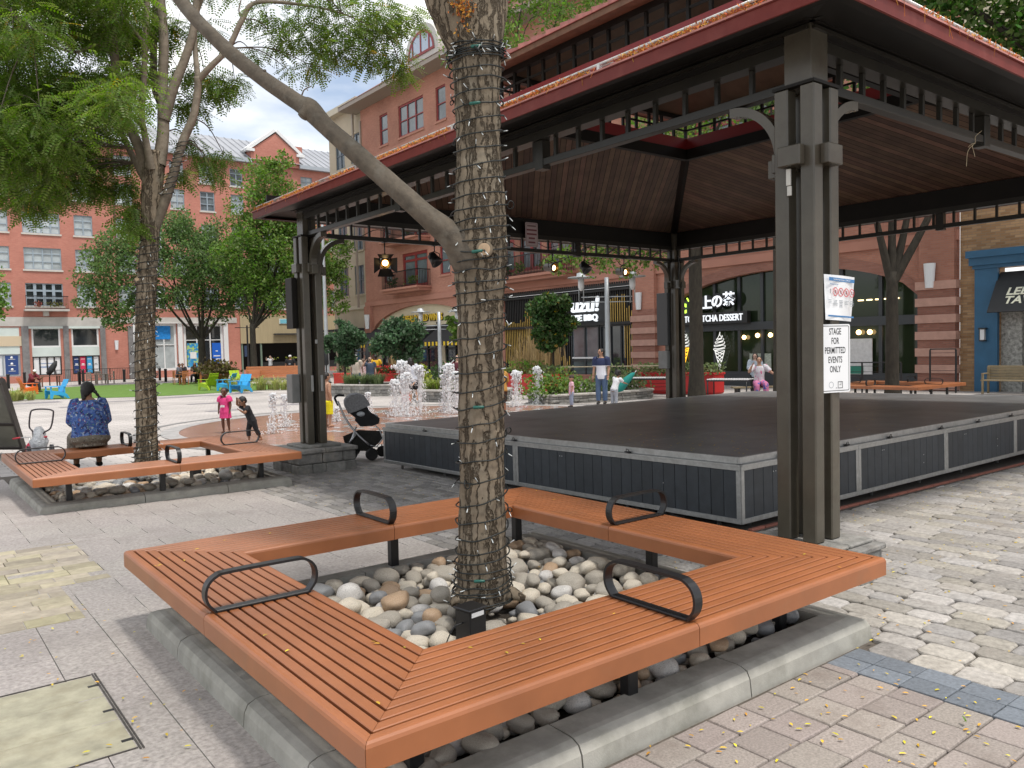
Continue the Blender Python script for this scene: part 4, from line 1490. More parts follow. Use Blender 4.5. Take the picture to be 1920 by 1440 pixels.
for (sx, sy), (core, g, zb) in posts.items():
 cx, cy = sx * HP, sy * HP
 mb = MB()
 rs = random.Random(sx * 5 + sy)
 HB = .54 if (sx, sy) != (-1, -1) else .41
 h1 = (zb - g) * .38
 for ring_z, hgt in ((g - .04, h1 + .04), (g + h1, h1)):
  for s in range(4):
   M = Matrix.Translation((cx, cy, 0)) @ Matrix.Rotation(math.pi / 2 * s, 4, 'Z')
   x = -HB
   while x < HB - .02:
    w = min(rs.uniform(.2, .5), HB - x)
    mb.bevbox((x + .004, -HB + rs.uniform(-.012, .012), ring_z), (x + w - .004, -HB + .22, ring_z + hgt - .006), .014, 0, rs.random(), M)
    x += w
 for i in range(2):
  for k in range(2):
   mb.bevbox((cx - HB - .03 + i * HB + .003, cy - HB - .03 + k * HB + .003, g + 2 * h1 - .002), (cx - .03 + i * HB + .05 * i - .003 + rs.uniform(-.01, .02), cy - .03 + k * HB + .05 * k - .003, g + 2 * h1 + (zb - g) * .14), .012, 0, rs.random())
   mb.bevbox((cx - .36 + i * .36 + .003, cy - .36 + k * .36 + .003, g + 2 * h1 + (zb - g) * .135), (cx + i * .36 - .003, cy + k * .36 - .003, zb - .001), .012, 0, rs.random())
 mb.box((cx - HB + .2, cy - HB + .2, g - .04), (cx + HB - .2, cy + HB - .2, g + 2 * h1), 0, .2)
 mb.build('stone_plinth', FIELD, core)
for s in range(4):
 M = Matrix.Rotation(math.pi / 2 * s, 4, 'Z')
 mb = MB()
 e = HP - .121
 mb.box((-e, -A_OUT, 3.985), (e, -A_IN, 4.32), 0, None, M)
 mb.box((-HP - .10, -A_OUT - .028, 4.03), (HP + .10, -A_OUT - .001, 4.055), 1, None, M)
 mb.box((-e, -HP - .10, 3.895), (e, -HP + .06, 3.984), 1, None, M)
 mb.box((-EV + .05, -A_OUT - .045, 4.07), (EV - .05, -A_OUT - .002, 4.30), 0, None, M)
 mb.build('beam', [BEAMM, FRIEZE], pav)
 mb = MB()
 mb.bevbox((-e, -HP - .05, 3.615), (e, -HP + .05, 3.69), .004, 0, None, M)
 n = 26
 for k in range(n + 1):
  x = -e + .02 + (2 * e - .04) * k / n
  w = .02
  mb.bevbox((x - w, -HP - .022, 3.691), (x + w, -HP + .022, 3.894), .003, 0, None, M)
 for k in (1 / 3, 2 / 3):
  x = -e + 2 * e * k
  mb.bevbox((x - .07, -HP - .06, 3.58), (x + .07, -HP + .06, 3.892), .004, 0, None, M)
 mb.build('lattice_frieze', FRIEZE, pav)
 mb = MB()
 mb.box((-EV, -EV, Z_EB), (EV - .021, -EV + .02, Z_ET), 0, None, M)
 mb.box((-EV, -EV - .012, Z_ET - .014), (EV - .021, -EV - .001, Z_ET + .006), 0, None, M)
 mb.build('fascia', REDP, pav)
 mb = MB()
 mb.add([M @ Vector(p) for p in ((-EV + .021, -EV + .021, Z_EB + .035), (EV - .021, -EV + .021, Z_EB + .035), (A_OUT + .04, -A_OUT - .04, Z_EB + .12), (-A_OUT - .04, -A_OUT - .04, Z_EB + .12))], [(0, 3, 2, 1)], 0)
 mb.add([M @ Vector(p) for p in ((-EV + .021, -EV + .021, Z_EB + .005), (EV - .021, -EV + .021, Z_EB + .005), (EV - .10, -EV + .10, Z_EB + .005), (-EV + .10, -EV + .10, Z_EB + .005))], [(0, 3, 2, 1)], 0)
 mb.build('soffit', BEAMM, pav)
 mb = MB()
 z1, zo = Z_ET - .012, Z_ET - .012 + .445 * (EV - OP - .12)
 T = [(-EV, -EV, z1), (EV, -EV, z1), (OP + .12, -OP - .12, zo), (-OP - .12, -OP - .12, zo)]
 mb.add([M @ Vector(p) for p in T], [(0, 1, 2, 3)], 0)
 rows = 9
 for r in range(rows):
  a, b = r / rows, (r + .98) / rows
  q = []
  for u in (a, b):
   y = -EV + (EV - OP - .12) * u
   q.append((abs(y), y, z1 + (zo - z1) * u))
  wv = .02
  mb.add([M @ Vector(p) for p in ((-q[0][0], q[0][1] - .02, q[0][2] + wv), (q[0][0], q[0][1] - .02, q[0][2] + wv), (q[1][0], q[1][1], q[1][2] + .012), (-q[1][0], q[1][1], q[1][2] + .012), (-q[0][0], q[0][1] - .02, q[0][2] + .004), (q[0][0], q[0][1] - .02, q[0][2] + .004))], [(0, 1, 2, 3), (4, 5, 1, 0)], 0)
 mb.build('tiled_roof', PINKT, pav)
 mb = MB()
 zi = 4.33
 npl = 24
 x_a, x_b = A_IN + .02, OP + .02
 Lsl = x_a - x_b
 bw = .14
 k = -x_a - Lsl
 while k < x_a + Lsl:
  poly = [(k, 0), (k + bw - .012, 0), (k + bw - .012 + Lsl * .75 * (1 if s % 2 else 1), 1), (k + Lsl * .75, 1)]
  def clip(poly, sg):
   out = []
   g_ = lambda p: x_a - Lsl * p[1] - sg * p[0]
   for i in range(len(poly)):
    p, q = poly[i], poly[(i + 1) % len(poly)]
    gp, gq = g_(p), g_(q)
    if gp >= 0:
     out.append(p)
    if gp * gq < 0:
     tt_ = gp / (gp - gq)
     out.append((p[0] + (q[0] - p[0]) * tt_, p[1] + (q[1] - p[1]) * tt_))
   return out
  for sg in (1, -1):
   poly = clip(poly, sg) if poly else poly
  if len(poly) >= 3:
   vv = [M @ Vector((p[0], -x_a + Lsl * p[1], zi + (Z_OP - zi) * p[1])) for p in poly]
   mb.add(vv, [tuple(range(len(vv)))[::-1]], 0)
  k += bw
 vv = [M @ Vector(p) for p in ((-x_a, -x_a, zi + .012), (x_a, -x_a, zi + .012), (x_b, -x_b, Z_OP + .012), (-x_b, -x_b, Z_OP + .012))]
 mb.add(vv, [(3, 2, 1, 0)], 1)
 mb.build('ceiling', [CEIL, BEAMM], pav)
 mb = MB()
 hip = [M @ Vector((-x_a, -x_a, zi - .02)), M @ Vector((-x_b + .02, -x_b + .02, Z_OP - .02))]
 mb.tube(hip, .085, 4, 0, smooth=False)
 mb.build('hip_rafter', BEAMM, pav)
 mb = MB()
 e2 = OP - .08
 mb.box((-OP - .05, -OP - .05, Z_OP - .10), (OP - .071, -OP + .07, Z_OP + .10), 0, None, M)
 mb.box((-OP - .05, -OP - .05, Z_OP + .101), (OP - .031, -OP + .03, Z_OP + .33), 1, None, M)
 mb.build('ring_beam', [BEAMM, pm('deep red painted beam', (.22, .018, .02), .45)], pav)
 mb = MB()
 zc0, zc1 = Z_OP + .331, 6.10
 for k in range(13):
  x = -OP + 2 * OP * k / 13
  mb.bevbox((x - .025, -OP - .03, zc0), (x + .025, -OP + .02, zc1), .003, 0, None, M)
 mb.box((-OP - .06, -OP - .06, zc1), (OP - .05, -OP + .05, zc1 + .09), 0, None, M)
 mb.box((-OP, -OP - .02, zc1 - .20), (OP, -OP + .01, zc1 - .165), 0, None, M)
 mb.build('clerestory_frieze', BEAMM, pav)
 mb = MB()
 zu = 6.14
 mb.box((-UEV, -UEV, zu), (UEV - .026, -UEV + .025, zu + .085), 0, None, M)
 mb.add([M @ Vector(p) for p in ((-UEV + .026, -UEV + .026, zu + .02), (UEV - .026, -UEV + .026, zu + .02), (OP, -OP, zu + .06), (-OP, -OP, zu + .06))], [(0, 3, 2, 1)], 0)
 mb.add([M @ Vector(p) for p in ((-OP, -OP, zu + .061), (OP, -OP, zu + .061), (0, 0, zu + 1.25))], [(2, 1, 0)], 2)
 mb.add([M @ Vector(p) for p in ((-UEV, -UEV, zu + .086), (UEV, -UEV, zu + .086), (0, 0, zu + 1.45))], [(0, 1, 2)], 1)
 k = -UEV
 while k < UEV - .05:
  w = .33
  x1 = min(k + w, UEV)
  mb.add([M @ Vector(p) for p in ((k, -UEV - .03, zu + .088), (x1 - .004, -UEV - .03, zu + .088), (x1 - .004, -UEV - .03, zu + .125), (k, -UEV - .03, zu + .165),
          (k, -UEV + .6, zu + .40), (x1 - .004, -UEV + .6, zu + .37), (k, -UEV - .01, zu + .088), (x1 - .004, -UEV - .01, zu + .088))],
               [(0, 1, 2, 3), (3, 2, 5, 4), (0, 3, 4), (1, 5, 2), (0, 6, 7, 1)], 1)
  k += w
 mb.build('raised_roof', [SOFFIT, PINKT, CEIL], pav)
 mb = MB()
 k = -EV + .1
 i = 0
 while k < EV - .3:
  w = .30
  M2 = M @ Matrix.Translation((k, -EV + .035, Z_ET + .004)) @ Matrix.Rotation(R_(24), 4, 'X')
  mb.bevbox((.0, .015, .0), (w - .012, .13, .022 + .010 * (i % 2)), .004, 0, None, M2)
  mb.cbox((w - .055, .05, .040), (.09, .07, .014), 2, None, M2)
  k += w
  i += 1
 mb.tube([M @ Vector((-EV + .05, -EV + .055, Z_ET + .085)), M @ Vector((EV - .1, -EV + .055, Z_ET + .085))], .014, 8, 1)
 k = -EV + .25
 while k < EV - .2:
  mb.cbox((k, -EV + .055, Z_ET + .062), (.035, .035, .06), 1, None, M)
  k += .6
 mb.build('eave_tiles', [PINKT, PIPE, pm('grey sheet clip', (.3, .29, .27), .5, .5)], pav)
mb = MB()
ORL = pm('dry orange roof litter', (.56, .23, .05), .8, var=.5, hue=.035)
cs = []
for s in (0, 3):
 M = Matrix.Translation((PCX, PCY, 0)) @ Matrix.Rotation(math.pi / 2 * s, 4, 'Z')
 for _ in range(8200 if s == 3 else 2400):
  x = random.uniform(-EV + .05, EV - .1)
  if mnoise.noise(Vector((x * 1.7, s, 0))) < -.18:
   continue
  cs.append(M @ Vector((x, -EV + random.uniform(-.010, .06), Z_ET + random.uniform(.008, .055))))
leaves(mb, np.array(cs), .034, 0, aspect=.55)
for s in (0, 3):
 M = Matrix.Translation((PCX, PCY, 0)) @ Matrix.Rotation(math.pi / 2 * s, 4, 'Z')
 for _ in range(70):
  x = random.uniform(-EV + .1, EV - .2)
  a = M @ Vector((x, -EV - .012, Z_ET + .03))
  mb.tube([a, a + Vector((random.uniform(-.04, .04), random.uniform(-.03, .0), random.uniform(.0, .03))), a + Vector((random.uniform(-.06, .06), -.02, random.uniform(-.14, .03)))], .0022, 4, 0)
tag(mb.build('leaf_litter', ORL), 'dry orange leaf litter heaped along the pavilion roof edge', 'leaf litter', kind='stuff')
core, g, zb = posts[(-1, 1)]
GREYB = pm('grey electrical box', (.21, .215, .21), .5, noise=(6, .15))
mb = MB()
cx, cy = -HP, HP
mb.bevbox((cx - .30, cy + .02, 2.02), (cx - .20, cy + .30, 2.9), .008)
mb.build('tall_cabinet', BEAMM, core)
mb = MB()
mb.bevbox((cx - .34, cy + .06, .72), (cx - .19, cy + .30, 1.22), .008)
mb.build('outlet_box', GREYB, core)
for (x, z0, z1) in ((cx - .07, .92, 1.2), (cx + .11, .92, 1.2), (cx + .03, 1.75, 1.82)):
 mb = MB()
 mb.bevbox((x - .022, cy - .192, z0), (x + .022, cy - .179, z1), .003)
 mb.build('switch_plate', pm('pale grey plate', (.34, .345, .34), .5), core)
core, g, zb = posts[(1, 1)]
cx, cy = HP, HP
mb = MB()
mb.bevbox((cx - .30, cy - .02, 1.55), (cx - .19, cy + .33, 2.85), .01)
mb.build('tall_cabinet', pm('charcoal cabinet', (.05, .052, .055), .45), core)
mb = MB()
mb.bevbox((cx - .31, cy + .0, .98), (cx - .19, cy + .29, 1.42), .01)
mb.build('outlet_box', GREYB, core)
mb = MB()
mb.cbox((cx - .06, cy - .20, 3.05), (.2, .05, .2))
mb.tube([(cx - .06, cy - .2, 3.15), (cx - .03, cy - .2, 3.5), (cx - .05, cy - .18, 3.75)], .012, 6)
mb.build('sensor_box', GREYB, core)
core, g, zb = posts[(-1, -1)]
mb = MB()
cx, cy = -HP, -HP
c0 = on_x(1481, 342, PCX + cx - .185) - Vector((PCX, PCY, 0))
mb.bevbox((c0.x - .012, c0.y - .017, c0.z - .105), (c0.x + .004, c0.y + .02, c0.z - .03), .003)
mb.bevbox((c0.x - .014, c0.y - .012, c0.z - .025), (c0.x + .004, c0.y + .027, c0.z + .105), .003)
mb.build('plastic_clip', pm('off white plastic', (.55, .54, .50), .5), core)
# ---------------------------------------------------------------- lights hung under the far-left beam
LENS = pm('lit lamp lens', (.9, .6, .3), .2, emit=(1.0, .66, .3, 7.0))
GOLD = pm('amber reflector', (.75, .38, .07), .25, .8)
def stage_light(px, py, lab, lit, aim, barn, dead=False):
 p = on_y(px, py, PCY + HP)
 t = thing('stage_light', lab, 'stage light', (p.x, p.y, p.z), 0, 'stage lights hung from the pavilion beam')
 d = Vector(aim).normalized()
 q = d.to_track_quat('Z', 'Y').to_matrix().to_4x4()
 mb = MB()
 if dead:
  mb.lathe([(.05, -.14), (.085, -.12), (.10, 0), (.125, .10), (.11, .102), (.02, .05)], 16, M=q)
 else:
  mb.lathe([(.04, -.21), (.085, -.20), (.09, .0), (.105, .02), (.105, .09), (.098, .09), (.085, .03), (.02, .02)], 16, M=q)
 mb.build('housing', METAL_BLACK if dead or barn else pm('worn grey lamp housing', (.12, .11, .10), .4, .5, noise=(10, .3)), t)
 mb = MB()
 top = 3.66 - p.z
 mb.tube([(-.11, 0, 0), (-.115, 0, .12), (0, 0, .16), (.115, 0, .12), (.11, 0, 0)], .010, 6)
 mb.tube([(0, 0, .15), (0, 0, top - .02)], .012, 6)
 mb.tube([(0, 0, top - .0), (.06, 0, top + .09), (.02, .02, top + .2), (-.08, 0, top + .28)], .006, 5)
 mb.cbox((0, 0, top - .03), (.06, .12, .05))
 mb.build('yoke', METAL_BLACK, t)
 if lit:
  mb = MB()
  mb.lathe([(.001, .034), (.055, .04), (.056, .03)], 14, M=q)
  mb.build('lens', LENS, t)
  mb = MB()
  mb.lathe([(.058, .035), (.096, .088), (.092, .088), (.056, .033)], 16, M=q)
  mb.build('reflector', GOLD, t)
 if barn:
  for a in range(4):
   M = q @ Matrix.Rotation(math.pi / 2 * a, 4, 'Z')
   m2 = MB()
   m2.add([M @ Vector(v) for v in ((-.10, .10, .09), (.10, .10, .09), (.15, .21, .21), (-.15, .21, .21), (-.10, .104, .088), (.10, .104, .088), (.15, .214, .208), (-.15, .214, .208))],
                   [(0, 1, 2, 3), (7, 6, 5, 4), (0, 3, 7, 4), (1, 5, 6, 2), (2, 6, 7, 3)])
   m2.build('barn_door', METAL_BLACK, t)
stage_light(722, 492, 'lit stage lamp with barn doors hanging nearest the far-left post', True, (-.42, -.85, -.38), True)
stage_light(815, 487, 'unlit black stage lamp just left of the near trunk', False, (.25, -.55, -.75), False, True)
stage_light(1036, 502, 'lit cylindrical stage lamp just right of the hanging white notice', True, (.10, -1, -.14), False)
stage_light(1097, 502, 'unlit black stage lamp between the two lit cylindrical lamps', False, (.2, -.6, -.75), False, True)
stage_light(1170, 510, 'lit cylindrical stage lamp nearest the far corner post', True, (.06, -1, -.16), False)
mb = MB()
for k in range(5):
 x0 = PCX - HP + 1.0 + k * 1.7
 P_ = [(x0 + i * .35, PCY + HP - .07, 3.72 + .16 * abs(math.sin(k + i * 1.3)) - .05) for i in range(5)]
 mb.tube(spline(P_, 4), .007, 5)
P_ = [(PCX + HP - 2.4, PCY + HP - .08, 3.85), (PCX + HP - 1.6, PCY + HP - .1, 3.62), (PCX + HP - .9, PCY + HP - .1, 3.74), (PCX + HP - .3, PCY + HP - .2, 3.86)]
mb.tube(spline(P_, 6), .009, 5)
tag(mb.build('lamp_cable', METAL_BLACK), 'black lamp cables looping through the frieze above the stage lamps', 'cable')
# ---------------------------------------------------------------- notices
WHITE_S = pm('white sign face', (.80, .81, .82), .35, noise=(3, .04))
INK = pm('black print', (.012, .012, .014), .5)
REDI = pm('red print', (.62, .07, .08), .5)
BLUEI = pm('blue print', (.05, .19, .42), .5)
GREYI = pm('grey print', (.30, .33, .36), .5)
def rounded(w, h, r, n=5):
 P = []
 for cx, cy, a0 in ((w / 2 - r, h / 2 - r, 0), (-w / 2 + r, h / 2 - r, 90), (-w / 2 + r, -h / 2 + r, 180), (w / 2 - r, -h / 2 + r, 270)):
  for k in range(n + 1):
   a = R_(a0 + 90 * k / n)
   P.append((cx + r * math.cos(a), cy + r * math.sin(a)))
 return P
def ring_strip(mb, P, Q, z, M, mat=0):
 n = len(P)
 mb.add([M @ Vector((*p, z)) for p in P] + [M @ Vector((*q, z)) for q in Q], [(i, (i + 1) % n, (i + 1) % n + n, i + n) for i in range(n)], mat)
def sign_frame(px, py, Y=None, nrm=(0, -1, 0)):
 p = on_y(px, py, Y)
 return facing(p, nrm)
YS = PY0 - .010
c_ = on_y(1566, 672, YS)
k_ = (c_ - Vector(EYE)).dot(Vector(FW)) / FPX
nv = Vector((-.22, -1, 0)).normalized()
M = facing(c_, nv)
W, H = 48 * k_ / .62, 128 * k_
t = thing('stage_sign', 'white metal sign reading STAGE FOR PERMITTED EVENTS ONLY on the near post', 'sign', tuple(c_))
Ml = M.copy()
Ml.translation = (0, 0, 0)
mb = MB()
v = rounded(W, H, .018)
mb.prism(v, -.002, .0, 0, None, Ml)
mb.build('panel', WHITE_S, t)
mb = MB()
ring_strip(mb, rounded(W - .024, H - .024, .014), rounded(W - .034, H - .034, .010), .0008, Ml)
for (x, y, w, h) in ((.054, -H / 2 + .085, .052, .004), (.054, -H / 2 + .035, .052, .004), (.03, -H / 2 + .06, .004, .05), (.078, -H / 2 + .06, .004, .05), (.054, -H / 2 + .060, .02, .003), (.062, -H / 2 + .072, .003, .024), (.012, -H / 2 + .036, .014, .004)):
 mb.cbox((x, y, .0012), (w, h, .0008), 0, None, Ml)
ring_strip(mb, [(-.045 + .026 * math.cos(a), -H / 2 + .062 + .026 * math.sin(a)) for a in np.linspace(0, 6.28, 21)[:-1]], [(-.045 + .022 * math.cos(a), -H / 2 + .062 + .022 * math.sin(a)) for a in np.linspace(0, 6.28, 21)[:-1]], .001, Ml, 1)
mb.build('border', [INK, GREYI], t)
lines = ['STAGE', 'FOR', 'PERMITTED', 'EVENTS', 'ONLY']
for i, s_ in enumerate(lines):
 zt = H / 2 - .082 - i * (H - .17) / 5
 text_mesh('lettering', s_, .072, INK, Ml @ Matrix.Translation((0, zt, .0006)), t, .0003, 'CENTER', .62, .0008)
mb = MB()
mb.lathe([(.006, 0), (.006, .003), (.002, .004)], 8, M=Ml @ Matrix.Translation((0, H / 2 - .05, 0)))
mb.build('bolt', PIPE, t)
c_ = on_y(1575, 559, YS)
k_ = (c_ - Vector(EYE)).dot(Vector(FW)) / FPX
M = facing(c_, Vector((-.05, -1, -.03)))
W, H = 54 * k_ / .60, 84 * k_
t = thing('notice', 'white laminated notice with red prohibition circles, taped above the stage sign', 'notice', tuple(c_))
Ml = M.copy()
Ml.translation = (0, 0, 0)
Ml = Ml @ Matrix.Rotation(R_(-2.5), 4, 'Z')
mb = MB()
NXG = 10
vs = []
for j in range(6):
 for i in range(NXG + 1):
  u, w_ = i / NXG - .5, j / 5 - .5
  vs.append(Ml @ Vector((u * W, w_ * H, .012 * math.cos(u * 5) + .006 * w_ * u * 8)))
mb.add(vs, [(j * 11 + i, j * 11 + i + 1, (j + 1) * 11 + i + 1, (j + 1) * 11 + i) for j in range(5) for i in range(NXG)], 0, None, True)
mb.build('sheet', WHITE_S, t)
def nz(u):
 return .0135 * 1 if abs(u) < .08 else .0125
mb = MB()
mb.cbox((0, H * .40, .0135), (W * .9, H * .075, .0006), 0, None, Ml)
mb.cbox((0, -H * .41, .0135), (W * .9, H * .035, .0006), 0, None, Ml)
mb.build('blue_bar', BLUEI, t)
text_mesh('lettering', 'Rockville Parks Facilities  COVID-19', H * .052, WHITE_S, Ml @ Matrix.Translation((0, H * .383, .0142)), t, .0002, 'CENTER', .82)
text_mesh('lettering', 'Effective until further notice', H * .036, BLUEI, Ml @ Matrix.Translation((-W * .42, H * .28, .0135)), t, .0002, 'LEFT', .8)
mb = MB()
for i in range(4):
 x = -W * .22 + i * W * .195
 r = W * .09
 A = np.linspace(0, 6.28318, 25)[:-1]
 ring_strip(mb, [(x + r * math.cos(a), H * .13 + r * math.sin(a)) for a in A], [(x + r * .82 * math.cos(a), H * .13 + r * .82 * math.sin(a)) for a in A], .0140, Ml)
 mb.cbox((0, 0, 0), (r * 1.7, r * .16, .0004), 0, None, Ml @ Matrix.Translation((x, H * .13, .0142)) @ Matrix.Rotation(R_(-45), 4, 'Z'))
mb.build('prohibition_rings', REDI, t)
mb = MB()
for i in range(5):
 x = -W * .40 + i * W * .195
 for j in range(3 + (i % 3)):
  mb.cbox((x, -H * .06 - j * H * .034, .0133), (W * random.uniform(.09, .15), H * .012, .0005), 0, None, Ml)
 if i:
  mb.cbox((x - W * .01, H * .13, .0136), (W * .03, H * .07, .0005), 1, None, Ml)
mb.cbox((-W * .40, H * .13, .0136), (W * .02, H * .10, .0005), 1, None, Ml)
mb.build('small_print', [GREYI, pm('dark print', (.1, .1, .12), .5)], t)
c_ = on_y(997, 440, PCY + HP - .12)
k_ = (c_ - Vector(EYE)).dot(Vector(FW)) / FPX
M = facing(c_, (0, -1, 0))
t = thing('hanging_notice', 'small pale notice with red lines hung on the far beam of the pavilion', 'notice', tuple(c_))
W, H = 24 * k_ / .80, 45 * k_
Ml = M.copy()
Ml.translation = (0, 0, 0)
mb = MB()
mb.prism(rounded(W, H, .03), -.004, 0, 0, None, Ml)
mb.build('panel', pm('dull pinkish sign', (.50, .40, .40), .5), t)
mb = MB()
for i, w in enumerate((.7, .8, .78, .5, .55)):
 mb.cbox((0, H * (.36 - i * .17), .0010), (W * w, H * .07, .001), 0 if i else 1, None, Ml)
ring_strip(mb, rounded(W - .04, H - .04, .02), rounded(W - .055, H - .055, .015), .0008, Ml, 1)
mb.build('printed_lines', [pm('dark red print', (.2, .05, .06), .5), pm('brown print', (.2, .12, .12), .5)], t)
PAV_PARTS = [o for o in COL.objects if o.parent is None and o.name.split('.')[0] in ('pavilion', 'leaf_litter', 'stage_light', 'lamp_cable', 'stage_sign', 'notice', 'hanging_notice')]
for o in PAV_PARTS:
 o.location = Vector(EYE) + (o.location - Vector(EYE)) * PK
 o.scale = (PK, PK, PK)
# ---------------------------------------------------------------- the stage
ALU = pm('brushed aluminium', (.40, .405, .40), .42, .8, noise=(20, .18), bump=(60, .1, .002), tint=(6, (.30, .30, .29), .5, .8))
SKIRT = pm('blue black skirt board', (.030, .036, .043), .5, noise=(9, .25), var=.14, tint=(30, (.07, .075, .08), .66, .72))
DECK = pm('worn black stage deck', (.125, .128, .130), .40, noise=(2.2, .35), bump=(90, .15, .003), var=.18, tint=(1.2, (.11, .108, .104), .5, .76))
SX0, SX1, SY0, SY1 = 5.80, 15.0, 4.25, 10.62
st = thing('stage', 'low black-decked stage with aluminium trim and dark boarded skirts under the pavilion', 'stage', (SX0, SY0, 0))
TILT = Matrix.Rotation(-.0135, 4, 'X')
LX, LY = SX1 - SX0, SY1 - SY0
mb = MB()
nx, ny = 5, 4
for i in range(nx):
 for k in range(ny):
  a, b = .05 + (LX - .1) * i / nx, .05 + (LX - .1) * (i + 1) / nx
  c, d = .05 + (LY - .1) * k / ny, .05 + (LY - .1) * (k + 1) / ny
  mb.bevbox((a + .002, c + .002, .555), (b - .002, d - .002, .605), .002, 0, random.random(), TILT)
mb.build('deck', DECK, st)
mb = MB()
e = .008
for (a, b, c, d) in ((.035, LX - .035, .035 - e, .05), (.035, LX - .035, LY - .05, LY - .035 + e)):
 mb.bevbox((a - e, c, .545), (b + e, d, .607), .003, 0, None, TILT)
for (a, b) in ((.035 - e, .05), (LX - .05, LX - .035 + e)):
 mb.bevbox((a, .0505, .545), (b, LY - .0505, .607), .003, 0, None, TILT)
mb.build('deck_trim', ALU, st)
def skirt(side, a, b):
 M = TILT @ (Matrix.Identity(4) if side == 0 else Matrix.Translation((0, LY, 0)) @ Matrix.Rotation(-math.pi / 2, 4, 'Z'))
 z0, z1, fw = .022, .535, .045
 mb = MB()
 mb.bevbox((a + .003, -.006, z1 - fw), (b - .003, .034, z1), .003, 0, None, M)
 mb.bevbox((a + .003, -.006, z0), (b - .003, .034, z0 + fw), .003, 0, None, M)
 mb.bevbox((a + .003, -.005, z0 + fw), (a + .003 + fw, .033, z1 - fw), .003, 0, None, M)
 mb.bevbox((b - .003 - fw, -.005, z0 + fw), (b - .003, .033, z1 - fw), .003, 0, None, M)
 mb.box((a, -.02, z1 - .004), (b, .06, z1 + .010), 0, None, M)
 fr = mb.build('skirt_frame', ALU, st)
 mb = MB()
 n = max(3, int((b - a - .1) / .135))
 w = (b - a - .006 - 2 * fw) / n
 for i in range(n):
  x = a + .003 + fw + i * w
  mb.bevbox((x + .0025, .004, z0 + fw - .002), (x + w - .0025, .020, z1 - fw + .002), .002, 0, random.random(), M)
 for q in (.25, .72):
  x = a + (b - a) * q
  for dx, dz in ((0, 0), (.035, .0)) if q < .5 else ((0, 0), (0, -.09)):
   mb.lathe([(.006, 0), (.005, .003), (.001, .004)], 6, mat=1, M=M @ Matrix.Translation((x + dx, .0035, z1 - .10 - .14 * (q > .5) + dz)) @ Matrix.Rotation(math.pi / 2, 4, 'X'))
 mb.build('skirt_boards', [SKIRT, PIPE], fr)
cuts = [0, 1.95, 3.9, 5.9, 7.9, LX]
for a, b in zip(cuts[:-1], cuts[1:]):
 skirt(0, a, b)
for a, b in ((0, 3.2), (3.2, LY)):
 skirt(3, a, b)
mb = MB()
for x in np.linspace(.3, LX - .3, 9):
 mb.tube([TILT @ Vector((x, .14, -.06)), TILT @ Vector((x, .14, .55))], .02, 8)
 mb.lathe([(.06, 0), (.06, .012), (.02, .014)], 10, c=TILT @ Vector((x, .14, 0)))
for y in np.linspace(.35, LY - .3, 6):
 mb.tube([TILT @ Vector((.14, y, -.1)), TILT @ Vector((.14, y, .55))], .02, 8)
mb.build('support_legs', ALU, st)
mb = MB()
mb.box((.25, .25, .02), (LX - .25, LY - .25, .54), 0, None, TILT)
mb.build('understructure', pm('black cloth', (.006, .006, .006), .9), st)
for (side, pos) in [(0, x) for x in (.62, 1.75, 2.62, 3.8, 4.8, 5.8, 7.0)] + [(1, y) for y in (1.35, 3.2, 4.2, 5.2)]:
 mb = MB()
 M = TILT @ (Matrix.Translation((pos, .012, .55)) if side == 0 else Matrix.Translation((.012, pos, .55)) @ Matrix.Rotation(-math.pi / 2, 4, 'Z'))
 mb.bevbox((-.035, -.02, 0), (.035, .012, .012), .002, 0, None, M)
 mb.tube([M @ Vector((-.02, -.005, .01)), M @ Vector((-.012, -.012, .035)), M @ Vector((.012, -.012, .035)), M @ Vector((.02, -.005, .01))], .004, 5)
 mb.build('latch', METAL_BLACK, st)
mb = MB()
for i in range(60):
 x = SX0 + .1 + i * .2
 mb.bevbox((x, 4.215, -.05 + gz(x, 4.2)), (x + .192, 4.26, gz(x, 4.2) + .006), .004, 0, random.random())
tag(mb.build('brick_edging_paving', pm('red brick edging', (.27, .10, .07), .85, var=.3)), kind='structure')
# ---------------------------------------------------------------- buildings
GLASS = pm('dark window glass', (.025, .03, .034), .04, spec=.9)
GLASS_B = pm('window glass with pale blinds', (.40, .44, .45), .12, noise=(.9, .3), spec=.7)
GLASS_M = pm('mottled grey window glass', (.13, .155, .17), .06, noise=(.6, .5), spec=.8)  # pane colour is an uneven mid grey
FR_GREY = pm('blue grey window frame', (.30, .36, .41), .45)
FR_RED = pm('dark red window frame', (.25, .035, .035), .5)
FR_DARK = pm('charcoal window frame', (.035, .04, .045), .45)
FR_WHITE = pm('white frame', (.72, .73, .73), .45)
SILL = pm('pale stone sill', (.55, .52, .47), .8, noise=(4, .1))
RED_BR = brick_mat('orange red brick', (.435, .165, .122), (.49, .20, .15), (.43, .23, .185), ms=.008)
TERRA = brick_mat('terracotta brick', (.385, .170, .118), (.45, .21, .148), (.36, .205, .16), ms=.010)
TERRA_L = pm('salmon render', (.42, .20, .145), .85, noise=(.8, .08))
DKBR = brick_mat('deep red brick', (.28, .125, .092), (.34, .16, .12), (.26, .15, .12), ms=.010)
TANBR = brick_mat('mixed tan brick', (.30, .17, .085), (.47, .30, .165), (.30, .22, .15), bw=.30, bh=.09, ms=.010)
PINKST = pm('pink cast stone', (.45, .265, .21), .85, noise=(3, .14))
CREAM = pm('cream render', (.60, .53, .385), .85, noise=(.6, .08))
TANST = pm('tan stone wall', (.47, .405, .30), .85, noise=(.7, .1))
STONEW = pm('grey limestone band', (.46, .44, .41), .85, noise=(1.4, .14))
ROOFM = pm('standing seam metal roof', (.36, .37, .39), .4, .4, noise=(.4, .12))
